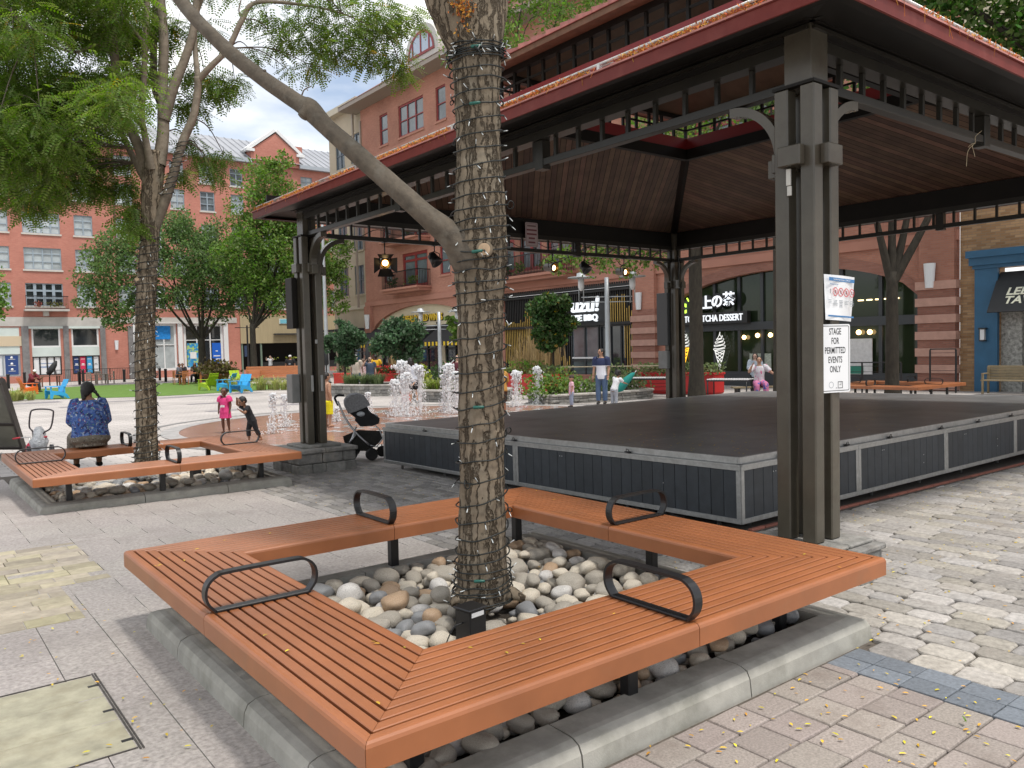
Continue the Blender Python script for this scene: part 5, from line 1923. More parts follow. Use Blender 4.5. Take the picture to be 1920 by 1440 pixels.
ROOFR = pm('brown red roof shingle', (.20, .085, .07), .8, noise=(3, .25))
BLACKP = pm('black panel', (.014, .014, .015), .55, noise=(4, .3))
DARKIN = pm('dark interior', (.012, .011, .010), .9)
class Wall:
 """A vertical plane with real openings. u runs along the wall, z up, depth goes into the building."""
 def __init__(self, root, axis, at, out):
  self.root, self.axis, self.at, self.out = root, axis, at, out   # axis 'x': plane x=at, u=y ; 'y': plane y=at, u=x ; out = sign of outward normal
 def P(self, u, z, d=0.0):
  a = self.at - self.out * d
  return (a, u, z) if self.axis == 'x' else (u, a, z)
 def box(self, mb, u0, u1, z0, z1, d0, d1, mat=0, var=None):
  p, q = self.P(u0, z0, d0), self.P(u1, z1, d1)
  mb.box([min(a, b) for a, b in zip(p, q)], [max(a, b) for a, b in zip(p, q)], mat, var)
 def wall(self, u0, u1, z0, z1, holes, mat, name='wall', rev=.16, mat2=None):
  us = sorted({u0, u1, *[h[k] for h in holes for k in (0, 1) if u0 < h[k] < u1]})
  zs = sorted({z0, z1, *[h[k] for h in holes for k in (2, 3) if z0 < h[k] < z1]})
  mb = MB()
  v, f = [], []
  for i in range(len(us) - 1):
   for k in range(len(zs) - 1):
    uc, zc = (us[i] + us[i + 1]) / 2, (zs[k] + zs[k + 1]) / 2
    if any(h[0] < uc < h[1] and h[2] < zc < h[3] for h in holes):
     continue
    b = len(v)
    v += [self.P(us[i], zs[k]), self.P(us[i + 1], zs[k]), self.P(us[i + 1], zs[k + 1]), self.P(us[i], zs[k + 1])]
    f.append((b, b + 1, b + 2, b + 3))
  for h in holes:
   for (a, c) in (((h[0], h[2]), (h[0], h[3])), ((h[1], h[2]), (h[1], h[3])), ((h[0], h[2]), (h[1], h[2])), ((h[0], h[3]), (h[1], h[3]))):
    b = len(v)
    v += [self.P(*a), self.P(*c), self.P(*c, rev), self.P(*a, rev)]
    f.append((b, b + 1, b + 2, b + 3))
  mb.add(v, f)
  return mb.build(name, mat, self.root)
 def window(self, u0, u1, z0, z1, cols=2, rows=2, frame=FR_GREY, glass=GLASS_B, sill=SILL, fw=.07, d=.12, transom=None, name='window', mw=.05):
  mb = MB()
  b = lambda a, c, e, g, q=0: self.box(mb, a, c, e, g, d - .05, d + .02, q)
  b(u0, u0 + fw, z0, z1)
  b(u1 - fw, u1, z0, z1)
  b(u0 + fw, u1 - fw, z0, z0 + fw)
  b(u0 + fw, u1 - fw, z1 - fw, z1)
  for i in range(1, cols):
   u = u0 + (u1 - u0) * i / cols
   self.box(mb, u - mw, u + mw, z0 + fw, z1 - fw, d - .045, d + .015)
  zr = [z0 + (z1 - z0) * i / rows for i in range(1, rows)] if transom is None else [z0 + (z1 - z0) * t for t in transom]
  for z in zr:
   self.box(mb, u0 + fw, u1 - fw, z - mw * .7, z + mw * .7, d - .04, d + .01)
  if sill:
   self.box(mb, u0 - .1, u1 + .1, z0 - .14, z0 - .002, -.07, .1, 1)
  w = mb.build(name, [frame, sill or frame], self.root)
  mb = MB()
  mb.add([self.P(u0 + .02, z0 + .02, d + .025), self.P(u1 - .02, z0 + .02, d + .025), self.P(u1 - .02, z1 - .02, d + .025), self.P(u0 + .02, z1 - .02, d + .025)], [(0, 1, 2, 3)])
  mb.build('pane', glass, w)
  return w
 def panel(self, name, u0, u1, z0, z1, d0, d1, mat, parent=None):
  mb = MB()
  self.box(mb, u0, u1, z0, z1, d0, d1)
  return mb.build(name, mat, parent or self.root)
 def text(self, body, u, z, size, mat, d=-.06, align='CENTER', sx=1.0, bold=0.0, ext=.03, name='lettering', parent=None, shear=0):
  n = (self.out, 0, 0) if self.axis == 'x' else (0, self.out, 0)
  return text_mesh(name, body, size, mat, facing(self.P(u, z, d), n), parent or self.root, ext, align, sx, bold, shear)
def sconce(W, u, z0, z1, w=.42):
 """White tapered wall lamp."""
 t = W
 mb = MB()
 n = 8
 v = []
 for z, k in ((z0, .72), (z1, 1.0)):
  for i in range(n + 1):
   a = math.pi * i / n
   v.append(t.P(u + math.cos(a) * w / 2 * k, z, -.05 - math.sin(a) * w * .42 * k))
 f = [(i, i + 1, n + 2 + i, n + 1 + i) for i in range(n)] + [tuple(range(n + 1)), tuple(range(n + 1, 2 * n + 2)), (0, n, 2 * n + 1, n + 1)]
 mb.add(v, f)
 return mb
SHADE = pm('white lamp shade', (.72, .74, .76), .4)
def wall_lamp(label, W, u, z0, z1, w=.42):
 mb = sconce(W, u, z0, z1, w)
 o = mb.build('wall_lamp', SHADE)
 tag(o, label, 'wall lamp', 'white tapered wall lamps')
 return o
# ---- red brick apartments across the square (plane y = 76, facing the camera)
YB = 76.0
apt = thing('apartment_building', 'long orange red brick apartment block with shops below, across the lawn', 'building', (12, YB, -.4))
apt.location = (0, 0, 0)
WB = Wall(apt, 'y', YB, -1)
holes, wins = [], []
row_z = [(5.85, 7.72), (8.84, 10.62), (11.80, 13.50), (14.75, 16.5), (17.3, 18.9)]
col_u = [(-9.4, -6.7, 4), (-5.6, -4.1, 2), (-2.6, .1, 4), (1.4, 2.8, 2), (5.0, 8.2, 4), (9.2, 11.9, 4), (12.95, 14.35, 2), (16.2, 17.6, 2), (18.6, 20.0, 2), (20.8, 22.0, 2), (23.4, 24.7, 2), (26.2, 27.4, 2), (29.2, 31.2, 3), (33.2, 34.4, 2), (36, 38, 3)]
for (z0, z1) in row_z:
 for (u0, u1, c) in col_u:
  if z0 > 17 and 29 < u0 < 32:
   continue
  holes.append((u0, u1, z0, z1))
  wins.append((u0, u1, z0, z1, c))
shop = [(9.45, 11.55, .15, 4.1), (12.35, 14.45, .15, 4.1), (6.2, 8.6, .15, 4.1), (2.6, 5.2, .15, 4.1), (-4, -1, .15, 4.1), (17.6, 20.8, .2, 4.4), (21.4, 25.0, .2, 4.4), (26.6, 38.5, 0, 2.9)]
WB.wall(-14, 42, -.6, 19.6, holes + shop, RED_BR, rev=.22)
for (u0, u1, z0, z1, c) in wins:
 if (u0, z0) == (9.2, 5.85):
  WB.window(u0, u1, z0, z1, 4, 3, FR_GREY, GLASS, SILL, mw=.11, transom=[.36, .68])
 elif c == 4:
  WB.window(u0, u1, z0, z1, 4, 2, glass=GLASS_B, transom=[.36, .72])
 else:
  WB.window(u0, u1, z0, z1, c, 2, glass=random.choice([GLASS_B, GLASS_B, GLASS_M]), transom=[.36, .72])
WB.panel('stone_band', -14, 8.9, 4.2, 4.95, -.05, .0, STONEW)
WB.panel('stone_band', 8.901, 15.0, 4.2, 4.95, -.06, .0, STONEW)
WB.panel('stone_band', 15.001, 26.3, 4.45, 4.95, -.05, 0, STONEW)
mb = MB()
WB.box(mb, 9.0, 12.2, 5.42, 5.58, -.85, .0, 0)
WB.box(mb, 10.35, 10.75, 5.02, 5.42, -.4, .0, 0)
bal = mb.build('balcony_slab', STONEW, apt)
mb = MB()
for k in range(33):
 u = 9.1 + 3.0 * k / 32
 WB.box(mb, u - .012, u + .012, 5.6, 6.6, -.80, -.776)
WB.box(mb, 9.05, 12.15, 6.6, 6.66, -.82, -.76)
WB.box(mb, 9.05, 12.15, 5.62, 5.66, -.80, -.776)
mb.build('balcony_rail', METAL_BLACK, bal)
for (u, w, m) in ((10.0, .35, (.55, .25, .18)), (11.2, .9, (.25, .25, .05))):
 mb = MB()
 c = np.array([WB.P(u + random.gauss(0, w / 3), 5.85 + random.random() * .3, -.6) for _ in range(90)])
 leaves(mb, c, .16)
 o = mb.build('balcony_plant', leaf_mat('balcony plant %d' % int(u), m), bal)
for u in (16.1, 28.3):
 mb = MB()
 WB.box(mb, u - .06, u + .06, 4.5, 19.4, -.10, -.002)
 mb.build('downpipe', pm('brown downpipe', (.12, .06, .05), .5), apt)
mb = MB()
WB.box(mb, -14, 28.2, 19.6, 19.95, -.5, .3, 0)
WB.box(mb, 33.0, 42, 19.6, 19.95, -.5, .3, 0)
mb.build('cornice', pm('blue grey cornice', (.36, .40, .44), .6), apt)
mb = MB()
z0, z1 = 19.95, 23.4
mb.add([WB.P(-14, z0, -.5), WB.P(42, z0, -.5), WB.P(42, z1, 6.5), WB.P(-14, z1, 6.5)], [(0, 1, 2, 3)])
mb.add([WB.P(-14, z1, 6.5), WB.P(42, z1, 6.5), WB.P(42, z0, 13), WB.P(-14, z0, 13)], [(0, 1, 2, 3)])
u = -14.0
while u < 42:
 p0, p1 = Vector(WB.P(u, z0 + .03, -.5)), Vector(WB.P(u, z1 + .03, 6.5))
 mb.tube([p0, p1], .045, 4, smooth=False)
 u += .75
mb.build('metal_roof', ROOFM, apt)
mb = MB()
mb.add([WB.P(28.2, 19.6, -.3), WB.P(33.0, 19.6, -.3), WB.P(33.0, 20.9, -.3), WB.P(30.65, 22.7, -.3), WB.P(28.2, 20.9, -.3)] + [WB.P(28.2, 19.6, 5), WB.P(33.0, 19.6, 5), WB.P(33.0, 20.9, 5), WB.P(30.65, 22.7, 5), WB.P(28.2, 20.9, 5)],
       [(0, 1, 2, 3, 4), (0, 4, 9, 5), (1, 6, 7, 2), (2, 7, 8, 3), (3, 8, 9, 4)])
gb = mb.build('gable', RED_BR, apt)
mb = MB()
for a, b in (((28.0, 20.8), (30.65, 22.85)), ((33.2, 20.8), (30.65, 22.85))):
 d = Vector((b[0] - a[0], 0, b[1] - a[1])).normalized()
 n_ = Vector((-d.z, 0, d.x))
 if n_.z < 0:
  n_ = -n_
 q = []
 for dd in (-.42, 5.2):
  for (p, s) in ((a, 0), (b, 0), (b, .28), (a, .28)):
   q.append(Vector(WB.P(p[0] + n_.x * s, p[1] + n_.z * s, dd)))
 mb.add(q, [(0, 1, 2, 3), (4, 5, 6, 7), (3, 2, 6, 7), (0, 1, 5, 4), (0, 3, 7, 4), (1, 2, 6, 5)])
WB.box(mb, 27.7, 28.5, 20.7, 20.95, -.5, .2)
WB.box(mb, 32.7, 33.5, 20.7, 20.95, -.5, .2)
mb.build('gable_trim', FR_WHITE, gb)
mb = MB()
WB.box(mb, 33.9, 34.8, 20.5, 22.6, 3, 4)
mb.build('chimney', RED_BR, apt)
PIER = pm('grey stone pier', (.19, .185, .185), .85, noise=(3, .25))
MINT = pm('pale mint render', (.55, .62, .59), .8, noise=(1.0, .1))
for u0, u1 in ((8.75, 9.25), (11.75, 12.15), (14.55, 14.95), (5.5, 5.9), (16.75, 17.3)):
 WB.panel('pier', u0, u1, -.5, 4.19, -.14, .0, PIER)
for (u0, u1) in ((9.45, 11.55), (12.35, 14.45)):
 WB.window(u0, u1, 2.45, 4.1, 1, 1, FR_WHITE, GLASS, None, fw=.14)
 WB.panel('spandrel', u0, u1, 1.72, 2.449, .04, .2, MINT)
WB.panel('shop_fascia', 9.26, 11.74, 4.0, 4.19, -.12, -.0, MINT)
WB.panel('shop_fascia', 12.16, 14.54, 4.0, 4.19, -.12, -.0, MINT)
wd = WB.window(9.45, 11.55, .15, 1.71, 4, 1, BLACKP, pm('white covered shop window', (.74, .75, .76), .3, noise=(2, .04)), None, fw=.09)
mb = MB()
WB.box(mb, 9.9, 11.2, 1.10, 1.16, .135, .143)
WB.box(mb, 10.0, 11.1, .78, .90, .135, .143)
mb.build('print_lines', pm('blue grey print', (.25, .33, .5), .5), wd)
wd = WB.window(12.35, 14.45, .15, 1.71, 4, 1, BLACKP, GLASS_B, None, fw=.09)
for i, c in enumerate(((.02, .045, .16), (.60, .03, .10), (.05, .32, .62), (.70, .71, .73))):
 a = 12.44 + i * .49
 pn = WB.panel('poster', a + .02, a + .44, .2, 1.66, .13, .143, pm('poster %s' % ('navy', 'crimson', 'sky blue', 'white')[i], c, .4), wd)
 mb = MB()
 for z, w in ((1.4, .3), (.95, .2), (.88, .3), (.5, .24)):
  WB.box(mb, a + .23 - w / 2, a + .23 + w / 2, z, z + .04 + .06 * (z == .95), .125, .1295)
 mb.build('poster_print', FR_WHITE if i < 3 else GREYI, pn)
WB.window(6.2, 8.6, .15, 1.95, 2, 1, pm('grey shop frame', (.27, .30, .33), .5), pm('white poster glass', (.66, .68, .7), .3), None, fw=.1)
WB.panel('spandrel', 5.9, 8.74, 1.96, 4.1, .02, .2, MINT)
WB.panel('sign_board', 5.9, 8.74, 2.6, 3.4, -.04, .018, pm('sand coloured board', (.56, .46, .32), .7))
pn = WB.panel('poster', 7.55, 8.45, .3, 1.85, .08, .10, pm('navy poster', (.025, .06, .2), .4))
mb = MB()
for z in (1.55, 1.05, .6):
 WB.box(mb, 7.75, 8.25, z - .03, z, .072, .079)
 p = WB.P(8.0, z + .12, .076)
 mb.lathe([(.10, -.003), (.10, .003)], 12, M=Matrix.Translation(p) @ Matrix.Rotation(math.pi / 2, 4, 'X'))
mb.build('poster_print', FR_WHITE, pn)
mb = MB()
A = np.linspace(0, 6.2832, 25)[:-1]
ring_strip(mb, [(.34 * math.cos(a), .34 * math.sin(a)) for a in A], [(.27 * math.cos(a), .27 * math.sin(a)) for a in A], .0, facing(WB.P(6.75, 1.1, .07), (0, -1, 0)))
mb.build('round_logo', REDI, apt)
WB.panel('spandrel', 2.6, 5.2, .15, 4.1, .05, .2, MINT)
WB.panel('spandrel', -4, -1, .15, 4.1, .05, .2, MINT)
BLUEP = pm('blue poster', (.02, .22, .60), .4, noise=(5, .3))
w1 = WB.window(17.6, 20.8, .2, 4.4, 3, 2, FR_WHITE, GLASS_B, None, fw=.2, transom=[.55])
pn = WB.panel('poster', 18.7, 20.3, 3.0, 4.2, .06, .10, BLUEP, w1)
w1 = WB.window(21.4, 25.0, .2, 4.4, 3, 2, FR_WHITE, GLASS, None, fw=.24, transom=[.64])
pn = WB.panel('poster', 21.7, 22.75, .4, 2.6, .05, .10, pm('blue and lime poster', (.03, .26, .55), .4, noise=(3, .5), tint=(4, (.45, .6, .12), .50, .56)), w1)
WB.panel('poster_print', 21.95, 22.5, 1.2, 1.8, .04, .048, FR_WHITE, pn)
pn = WB.panel('poster', 23.95, 24.75, .4, 2.6, .05, .10, pm('plain blue poster', (.015, .12, .55), .4), w1)
mb = MB()
for z, w in ((1.8, .2), (1.35, .6), (1.05, .6), (.6, .6)):
 WB.box(mb, 24.35 - w / 2, 24.35 + w / 2, z, z + .1, .04, .048)
mb.build('poster_print', FR_WHITE, pn)
WB.panel('shop_fascia', 17.4, 25.3, 4.41, 4.449, -.3, 0, FR_WHITE)
for u in (17.35, 21.1, 25.2):
 WB.panel('shop_column', u - .2, u + .2, -.5, 4.4, -.18, 0, FR_WHITE)
TANP = pm('tan vertical boarding', (.40, .33, .20), .7, noise=(3, .12), stretch=(6, 1, .2))
WB.panel('boarded_fascia', 26.6, 38.5, 2.5, 5.2, -.12, .0, TANP)
WB.panel('fascia_ledge', 29.8, 38.5, 3.3, 3.42, -.5, -.121, FR_DARK)
mb = MB()
WB.box(mb, 30.4, 33.8, 4.35, 4.85, -.18, -.121, 0)
WB.box(mb, 30.5, 31.8, 4.4, 4.8, -.2, -.181, 1)
WB.box(mb, 32.9, 33.7, 4.4, 4.8, -.2, -.181, 2)
mb.build('shop_sign', [pm('pale sign', (.6, .66, .62), .5), pm('sky blue sign', (.18, .5, .62), .5), pm('orange sign', (.7, .3, .15), .5)], apt)
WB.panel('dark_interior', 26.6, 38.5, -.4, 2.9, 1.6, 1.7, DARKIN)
WB.panel('front_counter', 28.6, 38.5, -.4, .65, .1, .5, BLACKP)
for u in (26.65, 28.5):
 WB.panel('front_post', u, u + .14, -.5, 2.5, -.05, .1, pm('green grey post', (.16, .22, .17), .6))
mb = MB()
for k in range(60):
 c = WB.P(random.choice([29.9, 31.6, 32.8, 34]) + random.gauss(0, .25), .85 + random.random() * .3, .2)
 leaves(mb, np.array([c]), .25)
mb.build('counter_plants', leaf_mat('lime pot plants', (.28, .33, .05)), apt)
wall_lamp('white tapered lamp on the red brick pier left of the wrapped trunk', WB, 15.8, 2.15, 2.95, .34)
# ---- terracotta building along the right side (plane x = 30, facing the square)
XF = 30.0
ter = thing('shop_building', 'six-storey terracotta brick building with balconies, black awnings, a gold slatted grill and a tea shop', 'building', (XF, 35, 0))
ter.location = (0, 0, 0)
WT = Wall(ter, 'x', XF, -1)
holes = []
BAYS = [(54.0, 52.8, 'n'), (51.2, 47.8, 'w'), (46.2, 45.0, 'n'), (43.9, 42.6, 'n'), (40.2, 33.0, 'w3'), (30.8, 29.4, 'n'), (27.5, 26.0, 'n'), (24.4, 20.2, 'w'), (18.5, 17.2, 'n'), (15.6, 14.2, 'n')]
ROWZ = [(6.05, 8.5), (9.5, 11.9), (13.0, 15.3), (16.84, 19.1)]
wl_ = []
for (z0, z1) in ROWZ:
 for (a, b, kind) in BAYS:
  lo, hi = b, a
  zz0 = z0 if (kind != 'n' or z0 < 6) else z0 + .55
  if z0 > 16:
   zz0 = z0
  if kind == 'w3':
   for k in range(3):
    q = (lo + k * 2.5, lo + k * 2.5 + 2.0, zz0, z1)
    holes.append(q)
    wl_.append((*q, 'w'))
  else:
   holes.append((lo, hi, zz0, z1))
   wl_.append((lo, hi, zz0, z1, kind))
arch_h = (41.8, 56.2, .0, 3.6)
bbq_h = (28.45, 39.2, .0, 4.62)
tea_h = (14.2, 26.2, .0, 3.45)
WT.wall(12.7, 57.0, 5.0, 20.2, [h for h in holes if h[2] > 5], TERRA, rev=.2)
for (a, b, z0, z1, kind) in wl_:
 if kind == 'n':
  WT.window(a, b, z0, z1, 1, 2, FR_RED, GLASS_M, TERRA_L, fw=.1)
 elif z0 > 16:
  WT.window(a, b, z0, z1, 3, 2, FR_RED, GLASS_M, TERRA_L, fw=.12)
 else:
  WT.window(a, b, z0, z1, 2, 2, FR_RED, GLASS_M, TERRA_L, fw=.2, mw=.12, transom=[.78])
def arch_wall(u0, u1, z0, z1, a0, a1, zs, zp, mat, name, d=0.0, seg=20):
 """Wall from z0..z1 with an arched opening a0..a1 springing at zs, crown at zp."""
 mb = MB()
 v, f = [], []
 def quad(p):
  b = len(v)
  v.extend(p)
  f.append(tuple(range(b, b + len(p))))
 quad([WT.P(u0, z0, d), WT.P(a0, z0, d), WT.P(a0, z1, d), WT.P(u0, z1, d)])
 quad([WT.P(a1, z0, d), WT.P(u1, z0, d), WT.P(u1, z1, d), WT.P(a1, z1, d)])
 ap = []
 for i in range(seg + 1):
  t_ = i / seg * 2 - 1
  ap.append((a0 + (a1 - a0) * i / seg, zs + (zp - zs) * (1 - t_ * t_) ** .62))
 for (p, q) in zip(ap[:-1], ap[1:]):
  quad([WT.P(p[0], p[1], d), WT.P(q[0], q[1], d), WT.P(q[0], z1, d), WT.P(p[0], z1, d)])
  quad([WT.P(p[0], p[1], d), WT.P(q[0], q[1], d), WT.P(q[0], q[1], d + .35), WT.P(p[0], p[1], d + .35)])
 quad([WT.P(a0, z0, d), WT.P(a0, zs, d), WT.P(a0, zs, d + .35), WT.P(a0, z0, d + .35)])
 quad([WT.P(a1, z0, d), WT.P(a1, zs, d), WT.P(a1, zs, d + .35), WT.P(a1, z0, d + .35)])
 mb.add(v, f)
 mb.build(name, mat, ter)
 return ap
def arch_band(ap, w, mat, name, d=-.03):
 mb = MB()
 v = []
 for p in ap:
  v += [WT.P(p[0], p[1] - .0, d), WT.P(p[0], p[1] + w, d)]
 mb.add(v, [(2 * i, 2 * i + 2, 2 * i + 3, 2 * i + 1) for i in range(len(ap) - 1)])
 mb.build(name, mat, ter)
ap = arch_wall(41.0, 57.0, -.6, 5.0, 41.8, 56.2, 2.9, 4.75, TERRA, 'wall')
WT.panel('cream_front', 41.9, 56.1, 2.35, 4.72, .30, .36, CREAM)
for u in (55.6, 51.9, 46.7, 42.3):
 WT.panel('cream_pier', u - .45, u + .45, -.6, 2.35, .22, .36, CREAM)
for a, b in ((52.35, 55.15), (47.15, 51.45), (42.75, 46.25)):
 w_ = WT.window(a, b, -.3, 2.34, 3, 2, FR_DARK, GLASS, None, d=.34, transom=[.72])
AWN = pm('black awning canvas', (.022, .024, .027), .75, noise=(2, .2))
YEL = pm('yellow awning stripe', (.72, .50, .03), .7)
for a, b in ((52.5, 56.6), (47.0, 51.7), (41.5, 46.5)):
 mb = MB()
 z0, z1, dep = 2.05, 3.25, 1.5
 v = [WT.P(a, z1, .18), WT.P(b, z1, .18), WT.P(b, z0, -dep), WT.P(a, z0, -dep)]
 mb.add(v + [(p[0] + .02, p[1], p[2] - .03) for p in v], [(0, 1, 2, 3), (4, 5, 6, 7), (0, 3, 7, 4), (1, 2, 6, 5)], 0)
 mb.add([WT.P(a, z1, .18), WT.P(a, z0, -dep), WT.P(a, z0, .18)], [(0, 1, 2)], 0)
 mb.add([WT.P(b, z1, .18), WT.P(b, z0, -dep), WT.P(b, z0, .18)], [(0, 1, 2)], 0)
 n = int((b - a) / .22)
 for k in range(n):
  u0_, u1_ = a + (b - a) * k / n, a + (b - a) * (k + 1) / n
  WT.box(mb, u0_, u1_, z0 - .26, z0 - .001, -dep - .02, -dep, 1 if k % 2 else 0)
 mb.build('awning', [AWN, YEL], ter)
YLET = pm('yellow sign letters', (.80, .55, .05), .45)
WT.text('BUFFALO WILD WINGS', 49.2, 3.56, .66, pm('black letter underlay', (.02, .02, .02), .6), d=.26, sx=.80, bold=.035, ext=.02)  # bolder black copy of the letters, set behind the yellow ones
WT.text('BUFFALO WILD WINGS', 49.2, 3.58, .66, YLET, d=.20, sx=.80, bold=.012, ext=.03)
mb = MB()
for u in (55, 53, 51, 49, 47, 45, 43):
 WT.box(mb, u - .09, u + .09, 3.30, 3.44, .1, .3)
mb.build('spot_lamps', FR_DARK, ter)
for u in (44.6, 43.2):
 mb = MB()
 M_ = facing(WT.P(u, .95, .30), (-1, 0, 0))
 A = np.linspace(0, 6.2832, 25)[:-1]
 ring_strip(mb, [(.34 * math.cos(a), .34 * math.sin(a)) for a in A], [(.26 * math.cos(a), .26 * math.sin(a)) for a in A], .0, M_, 0)
 mb.cbox((0, -.45, 0), (.75, .07, .01), 1, None, M_)
 mb.cbox((0, 0, 0), (.3, .2, .01), 1, None, M_)
 mb.build('window_emblem', [YEL, FR_WHITE], ter)
WT.wall(28.2, 41.0, -.6, 5.0, [bbq_h], TERRA, rev=.3)
GOLDS = pm('gold painted slat', (.50, .335, .085), .45, noise=(6, .2))
WT.panel('black_front', 28.46, 39.19, -.5, 4.6, .20, .3, BLACKP)
mb = MB()
rs = random.Random(4)
u = 28.55
i = 0
gold_hi = lambda u: 3.5 + .75 * math.sin(u * 1.1) + rs.uniform(-.35, .35)
while u < 39.15:
 z1 = 4.55
 if not (33.0 > u > 29.1 and True):
  WT.box(mb, u, u + .07, 2.78, z1, .08, .16, 0)
  zt = min(z1 - .2, max(3.0, gold_hi(u)))
  WT.box(mb, u + .012, u + .058, 2.78, zt, .05, .079, 1)
  if u > 33.2 or u < 29.1:
   WT.box(mb, u, u + .07, -.3, 2.62, .08, .16, 0)
   lo = .1 if u > 36.5 or u < 33.9 else .35
   zt = max(.5, 1.5 + .9 * math.sin(u * 1.25 + .4) + rs.uniform(-.25, .25))
   WT.box(mb, u + .012, u + .058, lo if i % 3 else zt, 2.62 if (u > 36 or u < 29.1) else zt + .2, .05, .079, 1)
 else:
  WT.box(mb, u, u + .07, 4.0 if u > 30.2 else 2.78, z1, .08, .16, 0)
  if u < 30.3:
   WT.box(mb, u + .012, u + .058, 2.78, max(3.2, gold_hi(u)), .05, .079, 1)
 u += .165
 i += 1
mb.build('slat_screen', [BLACKP, GOLDS], ter)
mb = MB()
WT.box(mb, 28.4, 39.25, 4.62, 4.74, -.08, .1)
WT.box(mb, 28.4, 39.25, 4.40, 4.5, -.10, .02)
u = 28.45
while u < 39.2:
 WT.box(mb, u, u + .08, 4.74, 4.84, -.06, .05)
 u += .17
WT.box(mb, 28.46, 39.19, 2.63, 2.77, -.12, .06)
mb.build('black_cornice', BLACKP, ter)
WT.window(28.6, 30.9, -.3, 2.62, 3, 1, FR_DARK, GLASS, None, d=.10)
w_ = WT.window(31.0, 33.2, -.3, 2.62, 2, 2, FR_DARK, GLASS_M, None, d=.10, transom=[.36])
WT.panel('white_ledge', 31.1, 33.1, .86, .95, .02, .06, FR_WHITE)
LETW = pm('lit white letters', (.8, .82, .84), .4, emit=(.9, .95, 1.0, .55))
o = WT.text('uzu!', 32.0, 3.42, 1.08, LETW, d=-.02, sx=1.25, bold=.022, ext=.05, shear=.1)
o = WT.text('ESE BBQ', 32.0, 2.92, .46, LETW, d=-.02, sx=1.22, bold=.014, ext=.04)
ap = arch_wall(12.7, 28.2, -.6, 5.0, 14.1, 26.2, 3.1, 4.62, TERRA, 'wall')
arch_band(ap, .42, DKBR, 'arch_soldier_course')
mb = MB()
v = [WT.P(26.2, -.4, .34)] + [WT.P(14.1, -.4, .34)] + [WT.P(p[0], p[1], .34) for p in ap]
mb.add(v, [tuple(range(len(v)))])
mb.build('arch_glazing', pm('shop glass with foliage reflection tint', (.018, .028, .014), .04, spec=.55), ter)  # green of reflected foliage kept as a tint in the base colour
mb = MB()
for u in (26.1, 24.9, 23.55, 22.2, 21.0, 19.9, 18.7, 17.3, 15.7, 14.25):
 zt = 3.1 + 1.52 * max(0, 1 - ((u - 20.15) / 6.05) ** 2) ** .62
 WT.box(mb, u - .07, u + .07, -.4, zt - .02, .24, .36)
WT.box(mb, 14.2, 26.1, 2.1, 2.45, .2, .36)
WT.box(mb, 14.2, 26.1, -.4, .25, .22, .36)
mb.build('arch_mullions', FR_DARK, ter)
WT.panel('sign_box', 21.55, 25.9, 2.42, 2.95, -.05, .2, BLACKP)
WT.text('KYOTO MATCHA DESSERT', 23.75, 2.55, .42, LETW, d=-.07, sx=.78, bold=.006, ext=.02)
mb = MB()
for i, (u, zz) in enumerate(((24.35, 3.15), (23.75, 3.2), (23.15, 3.24), (22.5, 3.3))):
 p = WT.P(u, zz + .22, -.02)
 mb.lathe([(.36, -.03), (.36, .03)], 18, M=Matrix.Translation(p) @ Matrix.Rotation(math.pi / 2, 4, 'Y'))
mb.build('letter_backing', BLACKP, ter)
for ch, u, zz in (('松', 24.35, 3.15), ('上', 23.75, 3.2), ('の', 23.15, 3.24), ('茶', 22.5, 3.30)):
 WT.text(ch, u, zz - .02, .66, LETW, d=-.08, bold=.018, ext=.02)
LIME = pm('lime lit logo', (.5, .75, .05), .4, emit=(.55, .95, .08, 1.3))
WT.text('c', 25.15, 3.02, .9, LIME, d=-.04, bold=.03, ext=.03)
mb = MB()
p = facing(WT.P(24.85, 3.62, -.04), (-1, 0, 0))
mb.cbox((0, 0, 0), (.06, .2, .03), 0, None, p @ Matrix.Rotation(.6, 4, 'Z'))
mb.build('logo_leaf', LIME, ter)
NEONW = pm('white neon line', (.8, .8, .78), .4, emit=(1, 1, .95, .5))
NEONO = pm('orange neon line', (.8, .4, .02), .4, emit=(1, .5, .03, 1.6))
def cone(u, z, s, m1, m2, d=.15):
 """Soft-serve cone drawn in tube."""
 M_ = facing(WT.P(u, z, d), (-1, 0, 0))
 L_ = lambda P: [M_ @ Vector((p[0] * s, p[1] * s, 0)) for p in P]
 mb = MB()
 r = .017 * s
 for y, w in ((.0, .30), (.16, .27), (.31, .22), (.45, .15)):
  mb.tube(L_(spline([(-w, y + .02, 0), (-w * 1.08, y + .09, 0), (0, y + .10, 0), (w, y + .17, 0), (w * .95, y + .25, 0)], 4)), r, 5)
 mb.tube(L_(spline([(-.12, .55, 0), (-.02, .72, 0), (.03, .85, 0), (.02, .72, 0), (.14, .6, 0)], 4)), r, 5)
 for y in (.0, .16, .31, .45):
  w = .30 - y * .33
  mb.tube(L_([(-w, y + .02, 0), (w * .95, y + .10, 0)]), r, 5)
 c_ = mb.build('cone_swirl', m1, ter)
 mb = MB()
 mb.tube(L_([(-.27, 0, 0), (0, -.85, 0), (.27, 0, 0), (-.27, 0, 0)]), r, 5)
 for k in range(1, 5):
  y = -.17 * k
  w = .27 * (1 + y / .85)
  mb.tube(L_([(-w, y, 0), (min(w + .12, .27 * (1 + (y + .2) / .85)), min(y + .25, 0), 0)]), r, 5)
  mb.tube(L_([(w, y, 0), (-min(w + .12, .27 * (1 + (y + .2) / .85)), min(y + .25, 0), 0)]), r, 5)
 mb.build('cone_waffle', m2, ter)
cone(25.25, 1.35, .95, NEONW, NEONO)
cone(23.2, 1.2, 1.0, NEONW, NEONW)
